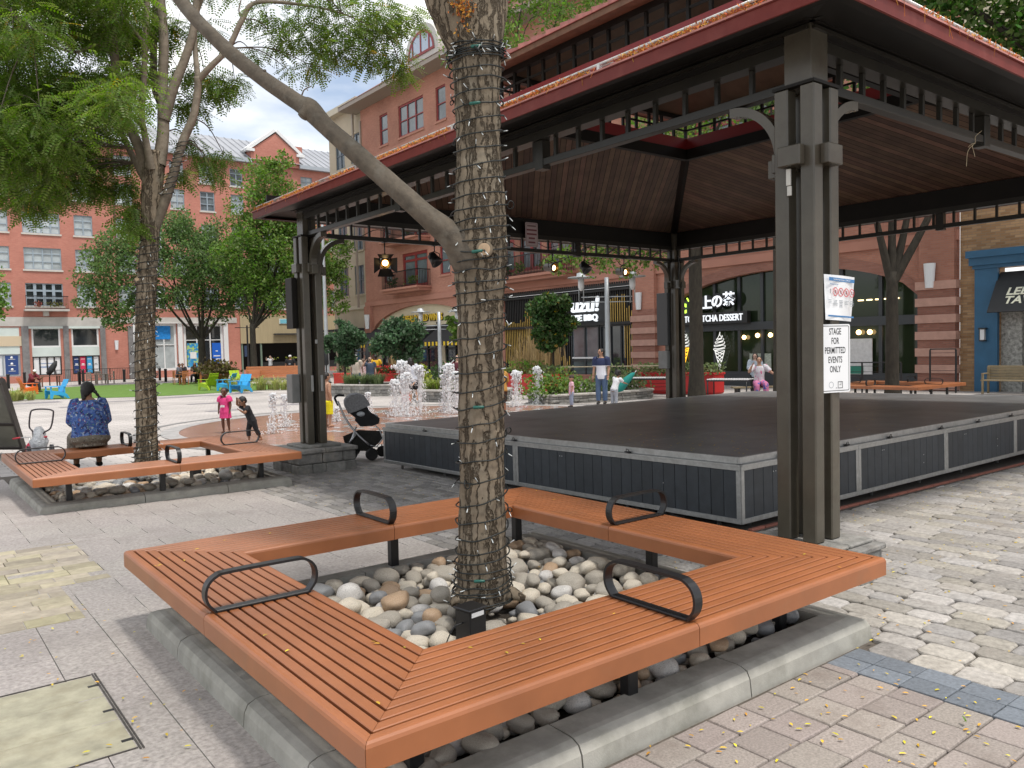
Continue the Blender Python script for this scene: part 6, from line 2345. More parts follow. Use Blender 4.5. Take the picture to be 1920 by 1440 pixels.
WARM = pm('glowing globe lamp', (.9, .6, .3), .4, emit=(1.0, .62, .26, 5.5))
mb = MB()
for u, z in ((16.55, 1.85), (16.1, 1.85), (15.35, 1.83), (21.2, 1.85), (20.55, 1.85), (21.9, 1.78)):
 mb.ball(WT.P(u, z, .2), (.09, .10, .10))
mb.build('globe_lamps', WARM, ter)
WT.panel('menu_sheet', 16.0, 16.95, .2, 1.6, .18, .22, pm('white menu sheet', (.58, .58, .58), .5, noise=(9, .14)))
WT.panel('menu_label', 16.35, 16.9, .22, .52, .165, .178, pm('green label', (.02, .19, .13), .5))
WT.panel('white_poster', 20.6, 21.7, .1, 1.05, .30, .335, pm('tall bright lattice', (.36, .40, .34), .5, noise=(14, .5)))
mb = MB()
for k in range(5):
 mb.cbox(WT.P(15.1 + k * .35, 3.1, .27), (.03, .22, .05))
mb.build('ceiling_strip_lamps', pm('warm strip lamp', (.9, .7, .4), .4, emit=(1, .75, .4, 2.5)), ter)
o = WT.text('S', 17.75, 1.2, 1.25, NEONO, d=.12, bold=.02, ext=.02, sx=.7)
WT.panel('green_exit_sign', 19.35, 19.65, 2.78, 3.25, .1, .18, pm('pale green lit sign', (.55, .8, .6), .4, emit=(.5, .9, .65, .7)))
def banded_pier(u0, u1, z_top, wall_top):
 mb = MB()
 z = -.6
 i = 0
 while z < z_top:
  h = .30
  d = .34 if i % 2 else .26
  WT.box(mb, u0 - (.06 if i % 2 else 0), u1 + (.06 if i % 2 else 0), z, z + h - .002, -d, -.001, i % 2)
  z += h
  i += 1
 WT.box(mb, u0 + .04, u1 - .04, z, wall_top, -.24, -.001, 2)
 mb.build('banded_pier', [DKBR, PINKST, TERRA], ter)
banded_pier(26.75, 28.25, 3.1, 6.0)
banded_pier(12.75, 14.05, 3.3, 8.0)
wall_lamp('white tapered lamp on the striped brick pier between the grill and the tea shop', WT, 27.75, 3.3, 4.15, .42) .location = (-.25, 0, 0)
wall_lamp('white tapered lamp on the striped brick pier beside the blue shopfront', WT, 13.6, 3.36, 4.24, .42).location = (-.25, 0, 0)
banded_pier(55.9, 57.0, 2.6, 5.0)
wall_lamp('tall white lamp on the brick pier where the tan and terracotta buildings meet', WT, 56.3, 3.25, 4.35, .6).location = (-.25, 0, 0)
WT.panel('string_course', 12.7, 57.0, 5.0, 5.35, -.12, 0, TERRA_L)
WT.panel('string_course', 12.7, 57.0, 16.2, 16.4, -.08, 0, TERRA_L)
def balcony(u0, u1, z, plants):
 mb = MB()
 WT.box(mb, u0 - .2, u1 + .2, z - .22, z - .08, -1.25, 0)
 WT.box(mb, u0 - .1, u1 + .1, z - .40, z - .221, -1.0, 0)
 b = mb.build('balcony_slab', TERRA_L, ter)
 mb = MB()
 n = int((u1 - u0) / .13)
 for k in range(n + 1):
  u = u0 + (u1 - u0) * k / n
  WT.box(mb, u - .012, u + .012, z - .06, z + 1.02, -1.15, -1.126)
 for k in range(9):
  d = 1.12 * k / 9
  for u in (u0, u1):
   WT.box(mb, u - .012, u + .012, z - .06, z + 1.02, -d - .012, -d + .012)
 WT.box(mb, u0 - .02, u1 + .02, z + 1.02, z + 1.08, -1.17, -1.11)
 for u in (u0, u1):
  WT.box(mb, u - .03, u + .03, z + 1.02, z + 1.08, -1.10, 0)
 WT.box(mb, u0, u1, z + .02, z + .05, -1.15, -1.126)
 mb.build('balcony_rail', METAL_BLACK, b)
 for u in plants:
  mb = MB()
  c = np.array([WT.P(u + random.gauss(0, .25), z + .15 + random.random() * .5, -.8 + random.gauss(0, .12)) for _ in range(110)])
  leaves(mb, c, .17)
  mb.build('balcony_plant', DARKG if int(u) % 2 else BRIGHT, b)
balcony(47.5, 52.3, 6.05, (51.3, 48.6))
balcony(32.7, 40.3, 5.75, (38.9, 36.5, 34.2, 37.8))
balcony(47.5, 52.3, 9.5, (49,))
balcony(32.7, 40.3, 9.5, ())
mb = MB()
WT.box(mb, 12.0, 58.2, 20.2, 20.5, -1.3, .2)
mb.build('eave', pm('taupe eave', (.33, .28, .24), .7), ter)
mb = MB()
mb.add([WT.P(12, 20.5, -1.35), WT.P(58.2, 20.5, -1.35), WT.P(56.5, 25.5, 6), WT.P(12, 25.5, 6)], [(0, 1, 2, 3)])
mb.add([WT.P(58.2, 20.5, -1.35), WT.P(58.2, 20.5, 8), WT.P(56.5, 25.5, 6)], [(0, 1, 2)])
mb.build('roof', ROOFR, ter)
mb = MB()
WT.box(mb, 58.0, 58.15, 5, 20.2, -.2, -.05)
WT.box(mb, 56.9, 57.04, 9.5, 19.4, -.12, -.002)
mb.build('downpipe', pm('taupe pipe', (.3, .25, .2), .5), ter)
for (uc, zb, w) in ((46.9, 20.9, 4.2),):
 mb = MB()
 A = np.linspace(0, math.pi, 15)
 fr = [WT.P(uc + w / 2 * math.cos(a), zb + .6 + w * .46 * math.sin(a), -.6) for a in A] + [WT.P(uc - w / 2, zb - .4, -.6), WT.P(uc + w / 2, zb - .4, -.6)]
 bk = [(p[0] + 5, p[1], p[2]) for p in fr]
 n = len(fr)
 mb.add(fr + bk, [tuple(range(n))] + [(i, (i + 1) % n, (i + 1) % n + n, i + n) for i in range(n)])
 dm = mb.build('arched_dormer', pm('grey cream dormer cladding', (.50, .49, .45), .6), ter)
 mb = MB()
 k = .80
 fr = [WT.P(uc + w / 2 * k * math.cos(a), zb + .55 + w * .46 * k * math.sin(a), -.64) for a in A]
 fi = [WT.P(uc + w / 2 * (k - .10) * math.cos(a), zb + .55 + w * .46 * (k - .10) * math.sin(a), -.64) for a in A]
 mb.add(fr + fi, [(i, i + 1, i + 16, i + 15) for i in range(14)])
 for q in (-.5, 0, .5):
  WT.box(mb, uc + q * w * .5 - .06, uc + q * w * .5 + .06, zb + .5, zb + .55 + w * .46 * .74 * math.sqrt(max(.02, 1 - (q * 1.3) ** 2)), -.66, -.62)
 WT.box(mb, uc - w * .4, uc + w * .4, zb + .45, zb + .62, -.67, -.62)
 mb.build('dormer_frame', FR_RED, dm)
 mb = MB()
 mb.add([WT.P(uc + w / 2 * .74 * math.cos(a), zb + .55 + w * .46 * .74 * math.sin(a), -.62) for a in A], [tuple(range(15))])
 mb.build('pane', pm('pale sky-painted glass', (.35, .42, .52), .05, .3), dm)  # sky reflection painted into the pane's base colour
for uc in (37.6, 25):
 mb = MB()
 WT.box(mb, uc - 2.2, uc + 2.2, 20.4, 24.6, -.5, 5)
 dm = mb.build('dormer', PINKST, ter)
 mb = MB()
 WT.box(mb, uc - 1.9, uc + 1.9, 21.6, 24.0, -.56, -.501, 0)
 WT.box(mb, uc - 2.05, uc - 1.9, 21.5, 24.1, -.60, -.501, 1)
 WT.box(mb, uc + 1.9, uc + 2.05, 21.5, 24.1, -.60, -.501, 2)
 for q in (-.62, .62):
  WT.box(mb, uc + q - .1, uc + q + .1, 21.6, 24.0, -.6, -.561, 1)
 WT.box(mb, uc - 1.9, uc + 1.9, 21.5, 21.62, -.62, -.561, 1)
 mb.build('dormer_window', [pm('blue sky-painted glass', (.16, .27, .48), .06, .2), FR_RED, FR_WHITE], dm)  # blue of the mirrored sky painted into the glass colour
 WT.panel('dormer_cap', uc - 2.5, uc + 2.5, 24.6, 24.85, -.9, 5, FR_WHITE, dm)
# ---- tan stone building beyond, with a canted corner
tan = thing('corner_building', 'tan stone building with grey windows, beyond the terracotta one', 'building', (XF, 60, 0))
tan.location = (0, 0, 0)
WN = Wall(tan, 'x', XF + .25, -1)
h_ = []
for z0 in (6.1, 9.6, 13.0, 16.5):
 h_ += [(57.7, 59.3, z0, z0 + 2.3), (60.4, 62.0, z0, z0 + 2.3)]
WN.wall(57.05, 63.2, -.6, 20.8, h_ + [(57.4, 62.8, -.2, 3.2)], TANST, rev=.2)
for q in h_:
 WN.window(*q, 2, 2, pm('grey blue frame', (.12, .15, .19), .5), GLASS_M, TANST, fw=.09)
WN.window(57.4, 62.8, -.2, 3.2, 4, 2, FR_DARK, GLASS, None)
mb = MB()
v = []
x0, y0, x1, y1 = XF + .25, 63.2, XF + 2.6, 66.0
for (x, y) in ((x0, y0), (x1, y1)):
 for z in (-.6, 20.8):
  v.append((x, y, z))
mb.add(v, [(0, 1, 3, 2)])
mb.add([(x1, y1, -.6), (x1 + 12, y1, -.6), (x1 + 12, y1, 20.8), (x1, y1, 20.8)], [(0, 1, 2, 3)])
mb.build('canted_wall', TANST, tan)
dn = Vector((x1 - x0, y1 - y0, 0)).normalized()
nn = Vector((-dn.y, dn.x, 0))
for z0 in (6.1, 9.6, 13.0, 16.5):
 mb = MB()
 c = Vector((x0, y0, z0)) + dn * 1.7 + nn * .03
 for (a, b, c0, c1, m) in ((-.8, .8, 0, 2.3, 0), (-.8, -.7, 0, 2.3, 1), (.7, .8, 0, 2.3, 1), (-.05, .05, 0, 2.3, 1), (-.8, .8, 1.1, 1.2, 1), (-.8, .8, 2.2, 2.3, 1)):
  o_ = .05 if m else 0
  mb.add([c + dn * a + nn * o_ + Vector((0, 0, c0)), c + dn * b + nn * o_ + Vector((0, 0, c0)), c + dn * b + nn * o_ + Vector((0, 0, c1)), c + dn * a + nn * o_ + Vector((0, 0, c1))], [(0, 1, 2, 3)], m)
 mb.build('window', [GLASS_M, MATS['grey blue frame']], tan)
mb = MB()
for z, d0, h in ((20.8, .6, .5), (4.9, .12, .3), (15.9, .06, .12), (12.6, .06, .1)):
 WN.box(mb, 57.05, 63.2, z, z + h, -d0, 0)
 mb.add([Vector((x0 - d0, 63.2, z)), Vector((x1, y1, z)) + nn * d0, Vector((x1, y1, z + h)) + nn * d0, Vector((x0 - d0, 63.2, z + h))], [(0, 1, 2, 3)])
mb.build('stone_bands', pm('pale cornice stone', (.56, .51, .40), .8), tan)
mb = MB()
mb.add([(x0 - .6, 57.05, 21.3), (x0 - .6, 63.2, 21.3), (x1, y1 + .6, 21.3), (x1 + 12, y1, 21.3), (x1 + 12, 57.05, 21.3)], [(0, 1, 2, 3, 4)])
mb.build('flat_roof', STONEW, tan)
mb = MB()
WN.box(mb, 57.2, 63.0, 3.2, 3.35, -1.4, 0)
mb.build('dark_awning', AWN, tan)
# ---- tan brick building at the right edge with the blue shopfront
tav = thing('restaurant_building', 'tan brick building with a blue painted restaurant front at the right edge', 'building', (XF, 8, 0))
tav.location = (0, 0, 0)
WR = Wall(tav, 'x', XF, -1)
WR.wall(-12, 12.69, -.6, 12, [(2.2, 11.4, -.4, 3.9)], TANBR, rev=.4)
BLUE = pm('deep blue paint', (.022, .105, .205), .5, noise=(2, .12))
mb = MB()
WR.box(mb, 1.6, 12.35, 4.28, 4.52, -.42, 0)
WR.box(mb, 1.6, 12.28, 4.02, 4.279, -.32, 0)
WR.box(mb, 1.6, 12.2, 3.9, 4.019, -.22, 0)
WR.box(mb, 11.42, 12.15, -.5, 3.899, -.16, 0)
mb.build('blue_surround', BLUE, tav)
mb = MB()
WR.box(mb, -12, 12.69, 7.2, 7.6, -.1, 0)
mb.build('stone_bands', PINKST, tav)
WR.panel('pale_upper_wall', -12, 12.69, 12, 14, -.02, .3, CREAM)
WR.panel('mosaic_pier', 10.75, 11.40, -.5, 2.6, .1, .35, pm('grey mosaic stone', (.30, .30, .28), .7, noise=(9, .7), bump=(9, .8, .02)))
WR.window(2.3, 10.2, -.3, 3.8, 5, 2, FR_DARK, GLASS, None, d=.38, transom=[.66])
WR.panel('dark_door', 10.2, 10.74, -.5, 2.6, .3, .36, pm('dark brown door', (.05, .028, .018), .5))
mb = MB()
a, b, z0, z1, dep = 4.0, 11.45, 2.38, 3.75, .95
v = [WR.P(a, z1, .05), WR.P(b, z1, .05), WR.P(b + .0, z0, -dep), WR.P(a, z0, -dep)]
mb.add(v + [(p[0] + .03, p[1], p[2] - .02) for p in v], [(0, 1, 2, 3), (4, 5, 6, 7), (1, 2, 6, 5), (2, 3, 7, 6)])
mb.add([WR.P(b, z1, .05), WR.P(b, z0, -dep), WR.P(b, z0, .05)], [(0, 1, 2)])
aw = mb.build('awning', AWN, tav)
nrm = Vector((-(z1 - z0), 0, dep + .05)).normalized()
upv = Vector((dep + .05, 0, z1 - z0)).normalized()
xv = upv.cross(nrm)
LT = pm('cream awning letters', (.72, .72, .58), .6)
for s_, zz in (('LEBANESE', .56), ('TAVERNA', .20)):
 base = Vector(WR.P(11.02, z0, -dep)) + upv * (zz + .12) + nrm * .02
 Mt = Matrix(((xv.x, upv.x, nrm.x, base.x), (xv.y, upv.y, nrm.y, base.y), (xv.z, upv.z, nrm.z, base.z), (0, 0, 0, 1)))
 text_mesh('lettering', s_, .42, LT, Mt, aw, .004, 'LEFT', 1.0, .012, .12)
t = thing('wall_lantern', 'small black lantern with white glass on the blue shopfront pier', 'lantern', WR.P(11.85, 1.45, -.17))
mb = MB()
mb.cbox((-.06, 0, .40), (.16, .24, .05))
mb.cbox((-.06, 0, -.02), (.14, .20, .04))
for y in (-.09, .09):
 mb.cbox((-.12, y, .19), (.02, .02, .38))
mb.build('lantern_frame', METAL_BLACK, t)
mb = MB()
mb.cbox((-.06, 0, .19), (.1, .15, .36))
mb.build('lantern_glass', SHADE, t)
# ---------------------------------------------------------------- lawn chairs
def lawn_chair(label, x, y, rz, color, cname, group='coloured lawn chairs'):
 t = thing('lawn_chair', label, 'lawn chair', (x, y, gz(x, y)), rz, group)
 m = pm('moulded plastic ' + cname, color, .45, noise=(4, .06))
 for s in (-1, 1):
  mb = MB()
  X0, X1 = s * .36 - .025, s * .36 + .025
  prof = [(.42, 0), (.32, 0), (.26, .20), (.0, .17), (-.22, .10), (-.34, 0), (-.46, 0), (-.34, .20), (-.20, .30), (-.06, .34), (.42, .42)]
  v = [(X0, a, z) for a, z in prof] + [(X1, a, z) for a, z in prof]
  n = len(prof)
  mb.add(v, [tuple(range(n)), tuple(range(n, 2 * n))[::-1]] + [(i, i + n, (i + 1) % n + n, (i + 1) % n) for i in range(n)])
  mb.bevbox((s * .36 - .07, -.30, .575), (s * .36 + .07, .44, .60), .008)
  mb.bevbox((s * .36 - .03, .34, .40), (s * .36 + .03, .40, .574), .006)
  mb.bevbox((s * .36 - .03, -.26, .28), (s * .36 + .03, -.20, .574), .006)
  mb.build('side_frame', m, t)
 mb = MB()
 for k in range(4):
  a = k / 4
  M = Matrix.Translation((0, .40 - a * .56, .40 - a * .14)) @ Matrix.Rotation(R_(14), 4, 'X')
  mb.bevbox((-.33, -.13, -.012), (.33, 0, .012), .006, 0, None, M)
 mb.build('seat', m, t)
 mb = MB()
 M = Matrix.Translation((0, -.16, .25)) @ Matrix.Rotation(R_(24), 4, 'X')
 for k in range(3):
  mb.bevbox((-.33 + k * .222, -.013, .0), (-.33 + k * .222 + .212, .013, .74), .008, 0, None, M)
 mb.bevbox((-.33, -.035, .52), (.33, -.014, .60), .006, 0, None, M)
 mb.build('backrest', m, t)
 return t
CH = {'orange': (.75, .15, .02), 'sky blue': (.03, .36, .68), 'lime': (.36, .52, .02)}
def G0(px, py):
 return on_ground(px, py)
p = G0(52, 739)
lawn_chair('orange lawn chair in which a man in dark red sits', p.x, p.y, R_(-80), CH['orange'], 'orange')
p = G0(107, 747)
lawn_chair('sky blue lawn chair alone on the near edge of the lawn, beside the orange one', p.x, p.y, R_(100), CH['sky blue'], 'sky blue')
p = G0(392, 731)
lawn_chair('lime lawn chair seen from behind, leftmost of the coloured row', p.x, p.y, R_(25), CH['lime'], 'lime')
p = G0(426, 732)
lawn_chair('sky blue lawn chair between the two lime ones, facing away', p.x, p.y, R_(50), CH['sky blue'], 'sky blue')
p = G0(446, 722)
lawn_chair('lime lawn chair behind the foremost sky blue one', p.x, p.y, R_(190), CH['lime'], 'lime')
p = G0(452, 736)
lawn_chair('sky blue lawn chair seen side-on at the right end of the lawn', p.x, p.y, R_(120), CH['sky blue'], 'sky blue')
# ---------------------------------------------------------------- wooden benches, tables
WOODO = pm('orange oiled wood', (.42, .15, .055), .5, noise=(3, .2), stretch=(1, 8, 8), var=.1)
WOODG = pm('weathered grey wood', (.33, .28, .235), .8, noise=(4, .2), var=.1)
WOODB = pm('olive weathered slat', (.21, .165, .095), .65, noise=(4, .2), var=.1)
def park_bench(name, label, x, y, rz, W, mat, back=.95, deep=.5, group=None):
 t = thing(name, label, 'bench', (x, y, gz(x, y)), rz, group)
 mb = MB()
 for k in range(5):
  mb.bevbox((-W / 2, -deep / 2 + k * deep / 5 + .004, .42), (W / 2, -deep / 2 + (k + 1) * deep / 5 - .006, .455), .006, 0, random.random())
 mb.build('seat', mat, t)
 mb = MB()
 M = Matrix.Translation((0, -deep / 2, .46)) @ Matrix.Rotation(R_(10), 4, 'X')
 n = 5
 for k in range(n):
  h = (back - .46) / n
  mb.bevbox((-W / 2, -.02, k * h + .004), (W / 2, .015, (k + 1) * h - .004), .005, 0, random.random(), M)
 mb.build('backrest', mat, t)
 for s in (-1, 1):
  mb = MB()
  mb.bevbox((s * (W / 2 - .06) - .03, -deep / 2, 0), (s * (W / 2 - .06) + .03, -deep / 2 + .06, back - .05), .006)
  mb.bevbox((s * (W / 2 - .06) - .03, deep / 2 - .07, 0), (s * (W / 2 - .06) + .03, deep / 2 - .01, .66), .006)
  mb.bevbox((s * (W / 2 - .06) - .035, -deep / 2 + .06, .64), (s * (W / 2 - .06) + .035, deep / 2, .675), .006)
  mb.build('leg', mat, t)
 return t
p = G0(530, 720)
park_bench('wooden_bench', 'long orange wooden bench with a high boarded back, beside the far pavilion post', p.x - .3, p.y, R_(140), 4.2, WOODO, 1.15)
p = G0(478, 722)
park_bench('wooden_chair', 'single orange wooden chair left of the long wooden bench', p.x, p.y, R_(160), .9, WOODO, .95)
on = Vector((29.0, 10.3, 0))
park_bench('slatted_bench', 'olive slatted bench in front of the blue shopfront at the right edge', 28.2, 9.9, R_(90), 2.6, WOODB, .92)
def dining_chair(name, label, x, y, rz, mat, group=None, h=.92, proto=None):
 if proto:
  o = copy_tree(proto)
  o.location, o.rotation_euler = (x, y, gz(x, y)), (0, 0, rz)
  o['label'] = label
  return o
 t = thing(name, label, 'chair', (x, y, gz(x, y)), rz, group)
 mb = MB()
 for k in range(4):
  mb.bevbox((-.22, -.22 + k * .11 + .003, .43), (.22, -.22 + (k + 1) * .11 - .003, .455), .004)
 mb.build('seat', mat, t)
 for sx in (-1, 1):
  for sy in (-1, 1):
   mb = MB()
   mb.bevbox((sx * .2 - .02, sy * .2 - .02, 0), (sx * .2 + .02, sy * .2 + .02, h if sy < 0 else .65), .004)
   mb.build('leg', mat, t)
 mb = MB()
 for k in range(5):
  mb.bevbox((-.16 + k * .08 - .018, -.215, .47), (-.16 + k * .08 + .018, -.195, h - .05), .003)
 mb.bevbox((-.18, -.222, h - .09), (.18, -.188, h), .004)
 mb.build('backrest', mat, t)
 mb = MB()
 for s in (-1, 1):
  mb.bevbox((s * .21 - .03, -.2, .651), (s * .21 + .03, .23, .675), .004)
 mb.build('armrests', mat, t)
 return t
def table(label, x, y, r, mat, group=None, h=.74, square=True):
 t = thing('cafe_table', label, 'table', (x, y, gz(x, y)), 0, group)
 mb = MB()
 mb.bevbox((-r, -r, h - .04), (r, r, h), .006)
 mb.build('tabletop', mat, t)
 for sx in (-1, 1):
  for sy in (-1, 1):
   mb = MB()
   mb.bevbox((sx * (r - .09) - .04, sy * (r - .09) - .04, 0), (sx * (r - .09) + .04, sy * (r - .09) + .04, h - .041), .004)
   mb.build('leg', mat, t)
 return t
def far(px, Y):
 """Ground point seen at px, on the line y = Y."""
 q = on_y(px, 690, Y)
 return q.x, Y
x, y = far(189, 64)
table('weathered grey wooden table between the grey chairs beyond the lawn', x, y, .42, WOODG)
c0 = dining_chair('wooden_chair', 'weathered grey chair left of the grey table, in profile', *far(170, 63.4), R_(-60), WOODG, 'grey wooden chairs beyond the lawn')
dining_chair('', 'weathered grey chair at the right of the grey table', *far(207, 63.6), R_(70), WOODG, proto=c0)
dining_chair('', 'weathered grey chair behind the grey table', *far(184, 65.6), R_(180), WOODG, proto=c0)
x, y = far(92, 64)
table('dark wooden picnic table with a folded black parasol leaning over it', x, y, .62, pm('dark brown wood', (.13, .065, .04), .6))
t = thing('parasol', 'folded black parasol leaning over the dark picnic table', 'parasol', (x, y, gz(x, y) + .75))
mb = MB()
mb.tube([(0, 0, 0), (.1, 0, .25), (.35, 0, .95)], [.05, .05, .03], 8)
mb.tube([(.0, 0, .12), (.14, 0, .42), (.36, 0, .80), (.48, 0, 1.02)], [.10, .22, .17, .05], 9)
mb.tube([(-.15, 0, .15), (.05, .05, .32), (.2, .02, .55)], [.09, .14, .06], 8)
mb.build('canopy', AWN, t)
mb = MB()
mb.tube([(.0, 0, -.7), (.0, 0, .2)], .04, 8)
mb.build('stand', METAL_BLACK, t)
x, y = far(356, 56.5)
table('brown wooden table under the broad tree where a group sits', x, y, .6, WOODO)
c1 = dining_chair('wooden_chair', 'orange wooden chair with its back to the square, at the group table', *far(344, 55.2), R_(15), WOODO, 'orange wooden chairs at the group table')
dining_chair('', 'orange wooden chair at the left end of the group table', *far(331, 56.6), R_(-90), WOODO, proto=c1)
dining_chair('', 'orange wooden chair at the right end of the group table', *far(381, 56.6), R_(90), WOODO, proto=c1)
# ---------------------------------------------------------------- bollards, railings, poles
def bollard(label, px, Y):
 x, y = far(px, Y)
 mb = MB()
 mb.lathe([(.10, 0), (.10, .86), (.115, .87), (.115, .93), (.09, .97), (.02, .985)], 12)
 o = mb.build('bollard', METAL_BLACK, None, (x, y, gz(x, y)))
 tag(o, label, 'bollard', 'black bollards along the far street')
bollard('black bollard behind the orange lawn chair, nearest the left edge', 14, 63)
bollard('black bollard left of the man in dark red, farther back', 45, 69)
bollard('black bollard between the picnic table and the grey chairs', 148, 65)
bollard('black bollard against the pale shopfront behind the grey chairs', 155, 71)
bollard('black bollard right of the grey chairs', 232, 67)
bollard('black bollard just right of the wrapped trunk of the locust tree', 299, 67)
bollard('black bollard by the group table under the broad tree', 310, 63)
def railing(name, label, A, B, h, bal=.12, mat=METAL_BLACK, toprail=None, horiz=0, post=1.8):
 A, B = Vector(A), Vector(B)
 d = (B - A)
 L = d.length
 d.normalize()
 t = thing(name, label, 'railing', tuple(A), math.atan2(d.y, d.x))
 mb = MB()
 mb.bevbox((0, -.03, h - .04), (L, .03, h), .004)
 mb.build('top_rail', toprail or mat, t)
 k = 0.0
 while k <= L + .01:
  mb = MB()
  mb.bevbox((k - .025, -.024, 0), (k + .025, .024, h - .041), .003)
  mb.build('post', mat, t)
  k += L / max(1, round(L / post))
 mb = MB()
 if horiz:
  for i in range(horiz):
   z = .15 + (h - .3) * i / max(1, horiz - 1)
   mb.tube([(0, 0, z), (L, 0, z)], .008, 5)
 else:
  mb.box((0, -.012, .10), (L, .012, .14))
  k = bal
  while k < L:
   mb.box((k - .010, -.008, .14), (k + .010, .008, h - .041))
   k += bal
 mb.build('infill_bars', mat, t)
 return t
x0, y0 = far(105, 70)
x1, y1 = far(300, 70)
railing('railing', 'long black railing in front of the pale shopfronts across the lawn', (x0, y0, gz(x0, y0)), (x1, y1, gz(x1, y1)), 1.05)
a, b = on_ground(1040, 744), on_ground(1199, 741)
railing('railing', 'black cable railing with a pale timber top rail behind the man in the polo shirt', (21.2, 24.0, gz(21, 24)), (23.6, 20.3, gz(23, 20)), 1.12, toprail=pm('pale timber rail', (.50, .42, .29), .6), horiz=7)
railing('railing', 'low railing with a pale top rail behind the fountain jets', (20.6, 31.4, gz(20, 31)), (21.4, 25.2, gz(21, 25)), 1.1, toprail=MATS['pale timber rail'], horiz=5)
railing('railing', 'black terrace railing in front of the lamplit tea shop windows at right', (27.2, 17.6, gz(27, 17)), (27.6, 13.6, gz(27, 13)), 1.1, horiz=5, post=1.3)
railing('railing', 'short black step railing by the striped pier at right', (28.2, 12.9, gz(28, 12)), (28.3, 12.1, gz(28, 12)), 1.5, horiz=3, post=.8)
GALV = pm('galvanised pole', (.42, .45, .47), .45, .4, noise=(4, .12))
t = thing('flag_pole', 'tall pale flagpole rising beside the far pavilion post', 'pole', (22.0, 47.3, gz(22, 47)))
mb = MB()
mb.lathe([(.20, 0), (.17, .2), (.15, .3), (.13, 3), (.09, 9.0), (.07, 12)], 12)
mb.build('mast', GALV, t)
def street_lamp(label, x, y, h, arm_dirs):
 t = thing('street_lamp', label, 'street lamp', (x, y, gz(x, y)), 0, 'twin street lamps')
 mb = MB()
 mb.lathe([(.17, 0), (.15, .5), (.12, .55), (.10, h * .7), (.085, h)], 12)
 mb.build('mast', GALV, t)
 for k, a in enumerate(arm_dirs):
  d = Vector((math.sin(a), math.cos(a), 0))
  mb = MB()
  mb.tube([Vector((0, 0, h - .75)), d * .55 + Vector((0, 0, h - .75)), d * 1.0 + Vector((0, 0, h - .75))], .022, 6)
  mb.tube([Vector((0, 0, h - .95)), d * 1.0 + Vector((0, 0, h - .95))], .018, 6)
  for o_ in (-.09, .09):
   mb.tube([d * (1.0 + o_) + Vector((0, 0, h - 1.0)), d * (1.0 + o_) + Vector((0, 0, h + .05))], .018, 6)
  mb.build('arm', GALV, t)
  mb = MB()
  mb.lathe([(.02, .22), (.16, .19), (.18, .06), (.52, .03), (.53, .0), (.16, -.02)], 16, c=d * 1.0 + Vector((0, 0, h)))
  mb.build('lamp_head', GALV, t)
  mb = MB()
  mb.lathe([(.12, -.02), (.12, -.35), (.05, -.5)], 10, c=d * 1.0 + Vector((0, 0, h)))
  mb.build('lamp_glass', SHADE, t)
 return t
q = at_depth(826, 700, 44)
street_lamp('silver twin-headed street lamp behind the fountain jets, in front of the awnings', q.x, q.y, at_depth(824, 585, 44).z - gz(q.x, q.y), (R_(128), R_(-52)))
q = at_depth(1141, 720, 31.5)
street_lamp('silver twin-headed street lamp behind the man in the polo shirt', q.x, q.y, at_depth(1136, 545, 31.5).z - gz(q.x, q.y) + .5, (R_(128), R_(-52)))
x, y = far(466, 66)
t = thing('street_lamp', 'black lamp post with a small blue banner, in front of the dark restaurant', 'street lamp', (x, y, gz(x, y)))
mb = MB()
mb.lathe([(.18, 0), (.15, .7), (.08, .8), (.07, 4.2), (.05, 4.3)], 10)
mb.tube([(-1.0, 0, 4.1), (1.0, 0, 4.1)], .03, 6)
mb.build('mast', METAL_BLACK, t)
mb = MB()
mb.bevbox((-.28, -.02, 1.7), (-.06, .02, 2.6), .004)
mb.build('banner', pm('slate blue banner', (.05, .08, .16), .6), t)
# ---------------------------------------------------------------- planters, grasses, shrubs
GRASSY = leaf_mat('pale variegated grass', (.34, .38, .13), var=.4, hue=.03)
GRASSG = leaf_mat('soft grey green grass', (.15, .21, .09), var=.4, hue=.02)
REED = pm('dry reed stalks', (.36, .26, .12), .8, var=.35)
REDBOX = pm('red planter box', (.50, .022, .022), .45, noise=(3, .1))
REDFL = pm('red blossoms', (.52, .02, .02), .6, var=.4)
def tuft(mb, cx, cy, n, r, h, mat=0, spread=.6, wid=.02):
 a = RNG.random(n) * 6.283
 rr = r * np.sqrt(RNG.random(n))
 bx, by = cx + rr * np.cos(a), cy + rr * np.sin(a)
 b = a + RNG.normal(0, .7, n)
 H = h * RNG.uniform(.6, 1.15, n)
 ln = spread * H * RNG.uniform(.3, 1.2, n)
 zs = np.array([0, .55, .9, .95])
 fs = np.array([0, .25, .65, 1.0])
 v = np.zeros((n, 8, 3))
 for k in range(4):
  w = wid * (1, .9, .6, .1)[k]
  px = bx + np.cos(b) * ln * fs[k]
  py = by + np.sin(b) * ln * fs[k]
  z = H * zs[k] - (fs[k] ** 2) * ln * .35
  ox, oy = -np.sin(b) * w / 2, np.cos(b) * w / 2
  v[:, 2 * k] = np.stack([px + ox, py + oy, z], -1)
  v[:, 2 * k + 1] = np.stack([px - ox, py - oy, z], -1)
 f = []
 base = np.arange(n)[:, None] * 8
 for k in range(3):
  f.append(base + np.array([2 * k, 2 * k + 1, 2 * k + 3, 2 * k + 2]))
 f = np.concatenate(f)
 mb.bulk(v.reshape(-1, 3), f, mat, np.tile(RNG.random(n), 3))
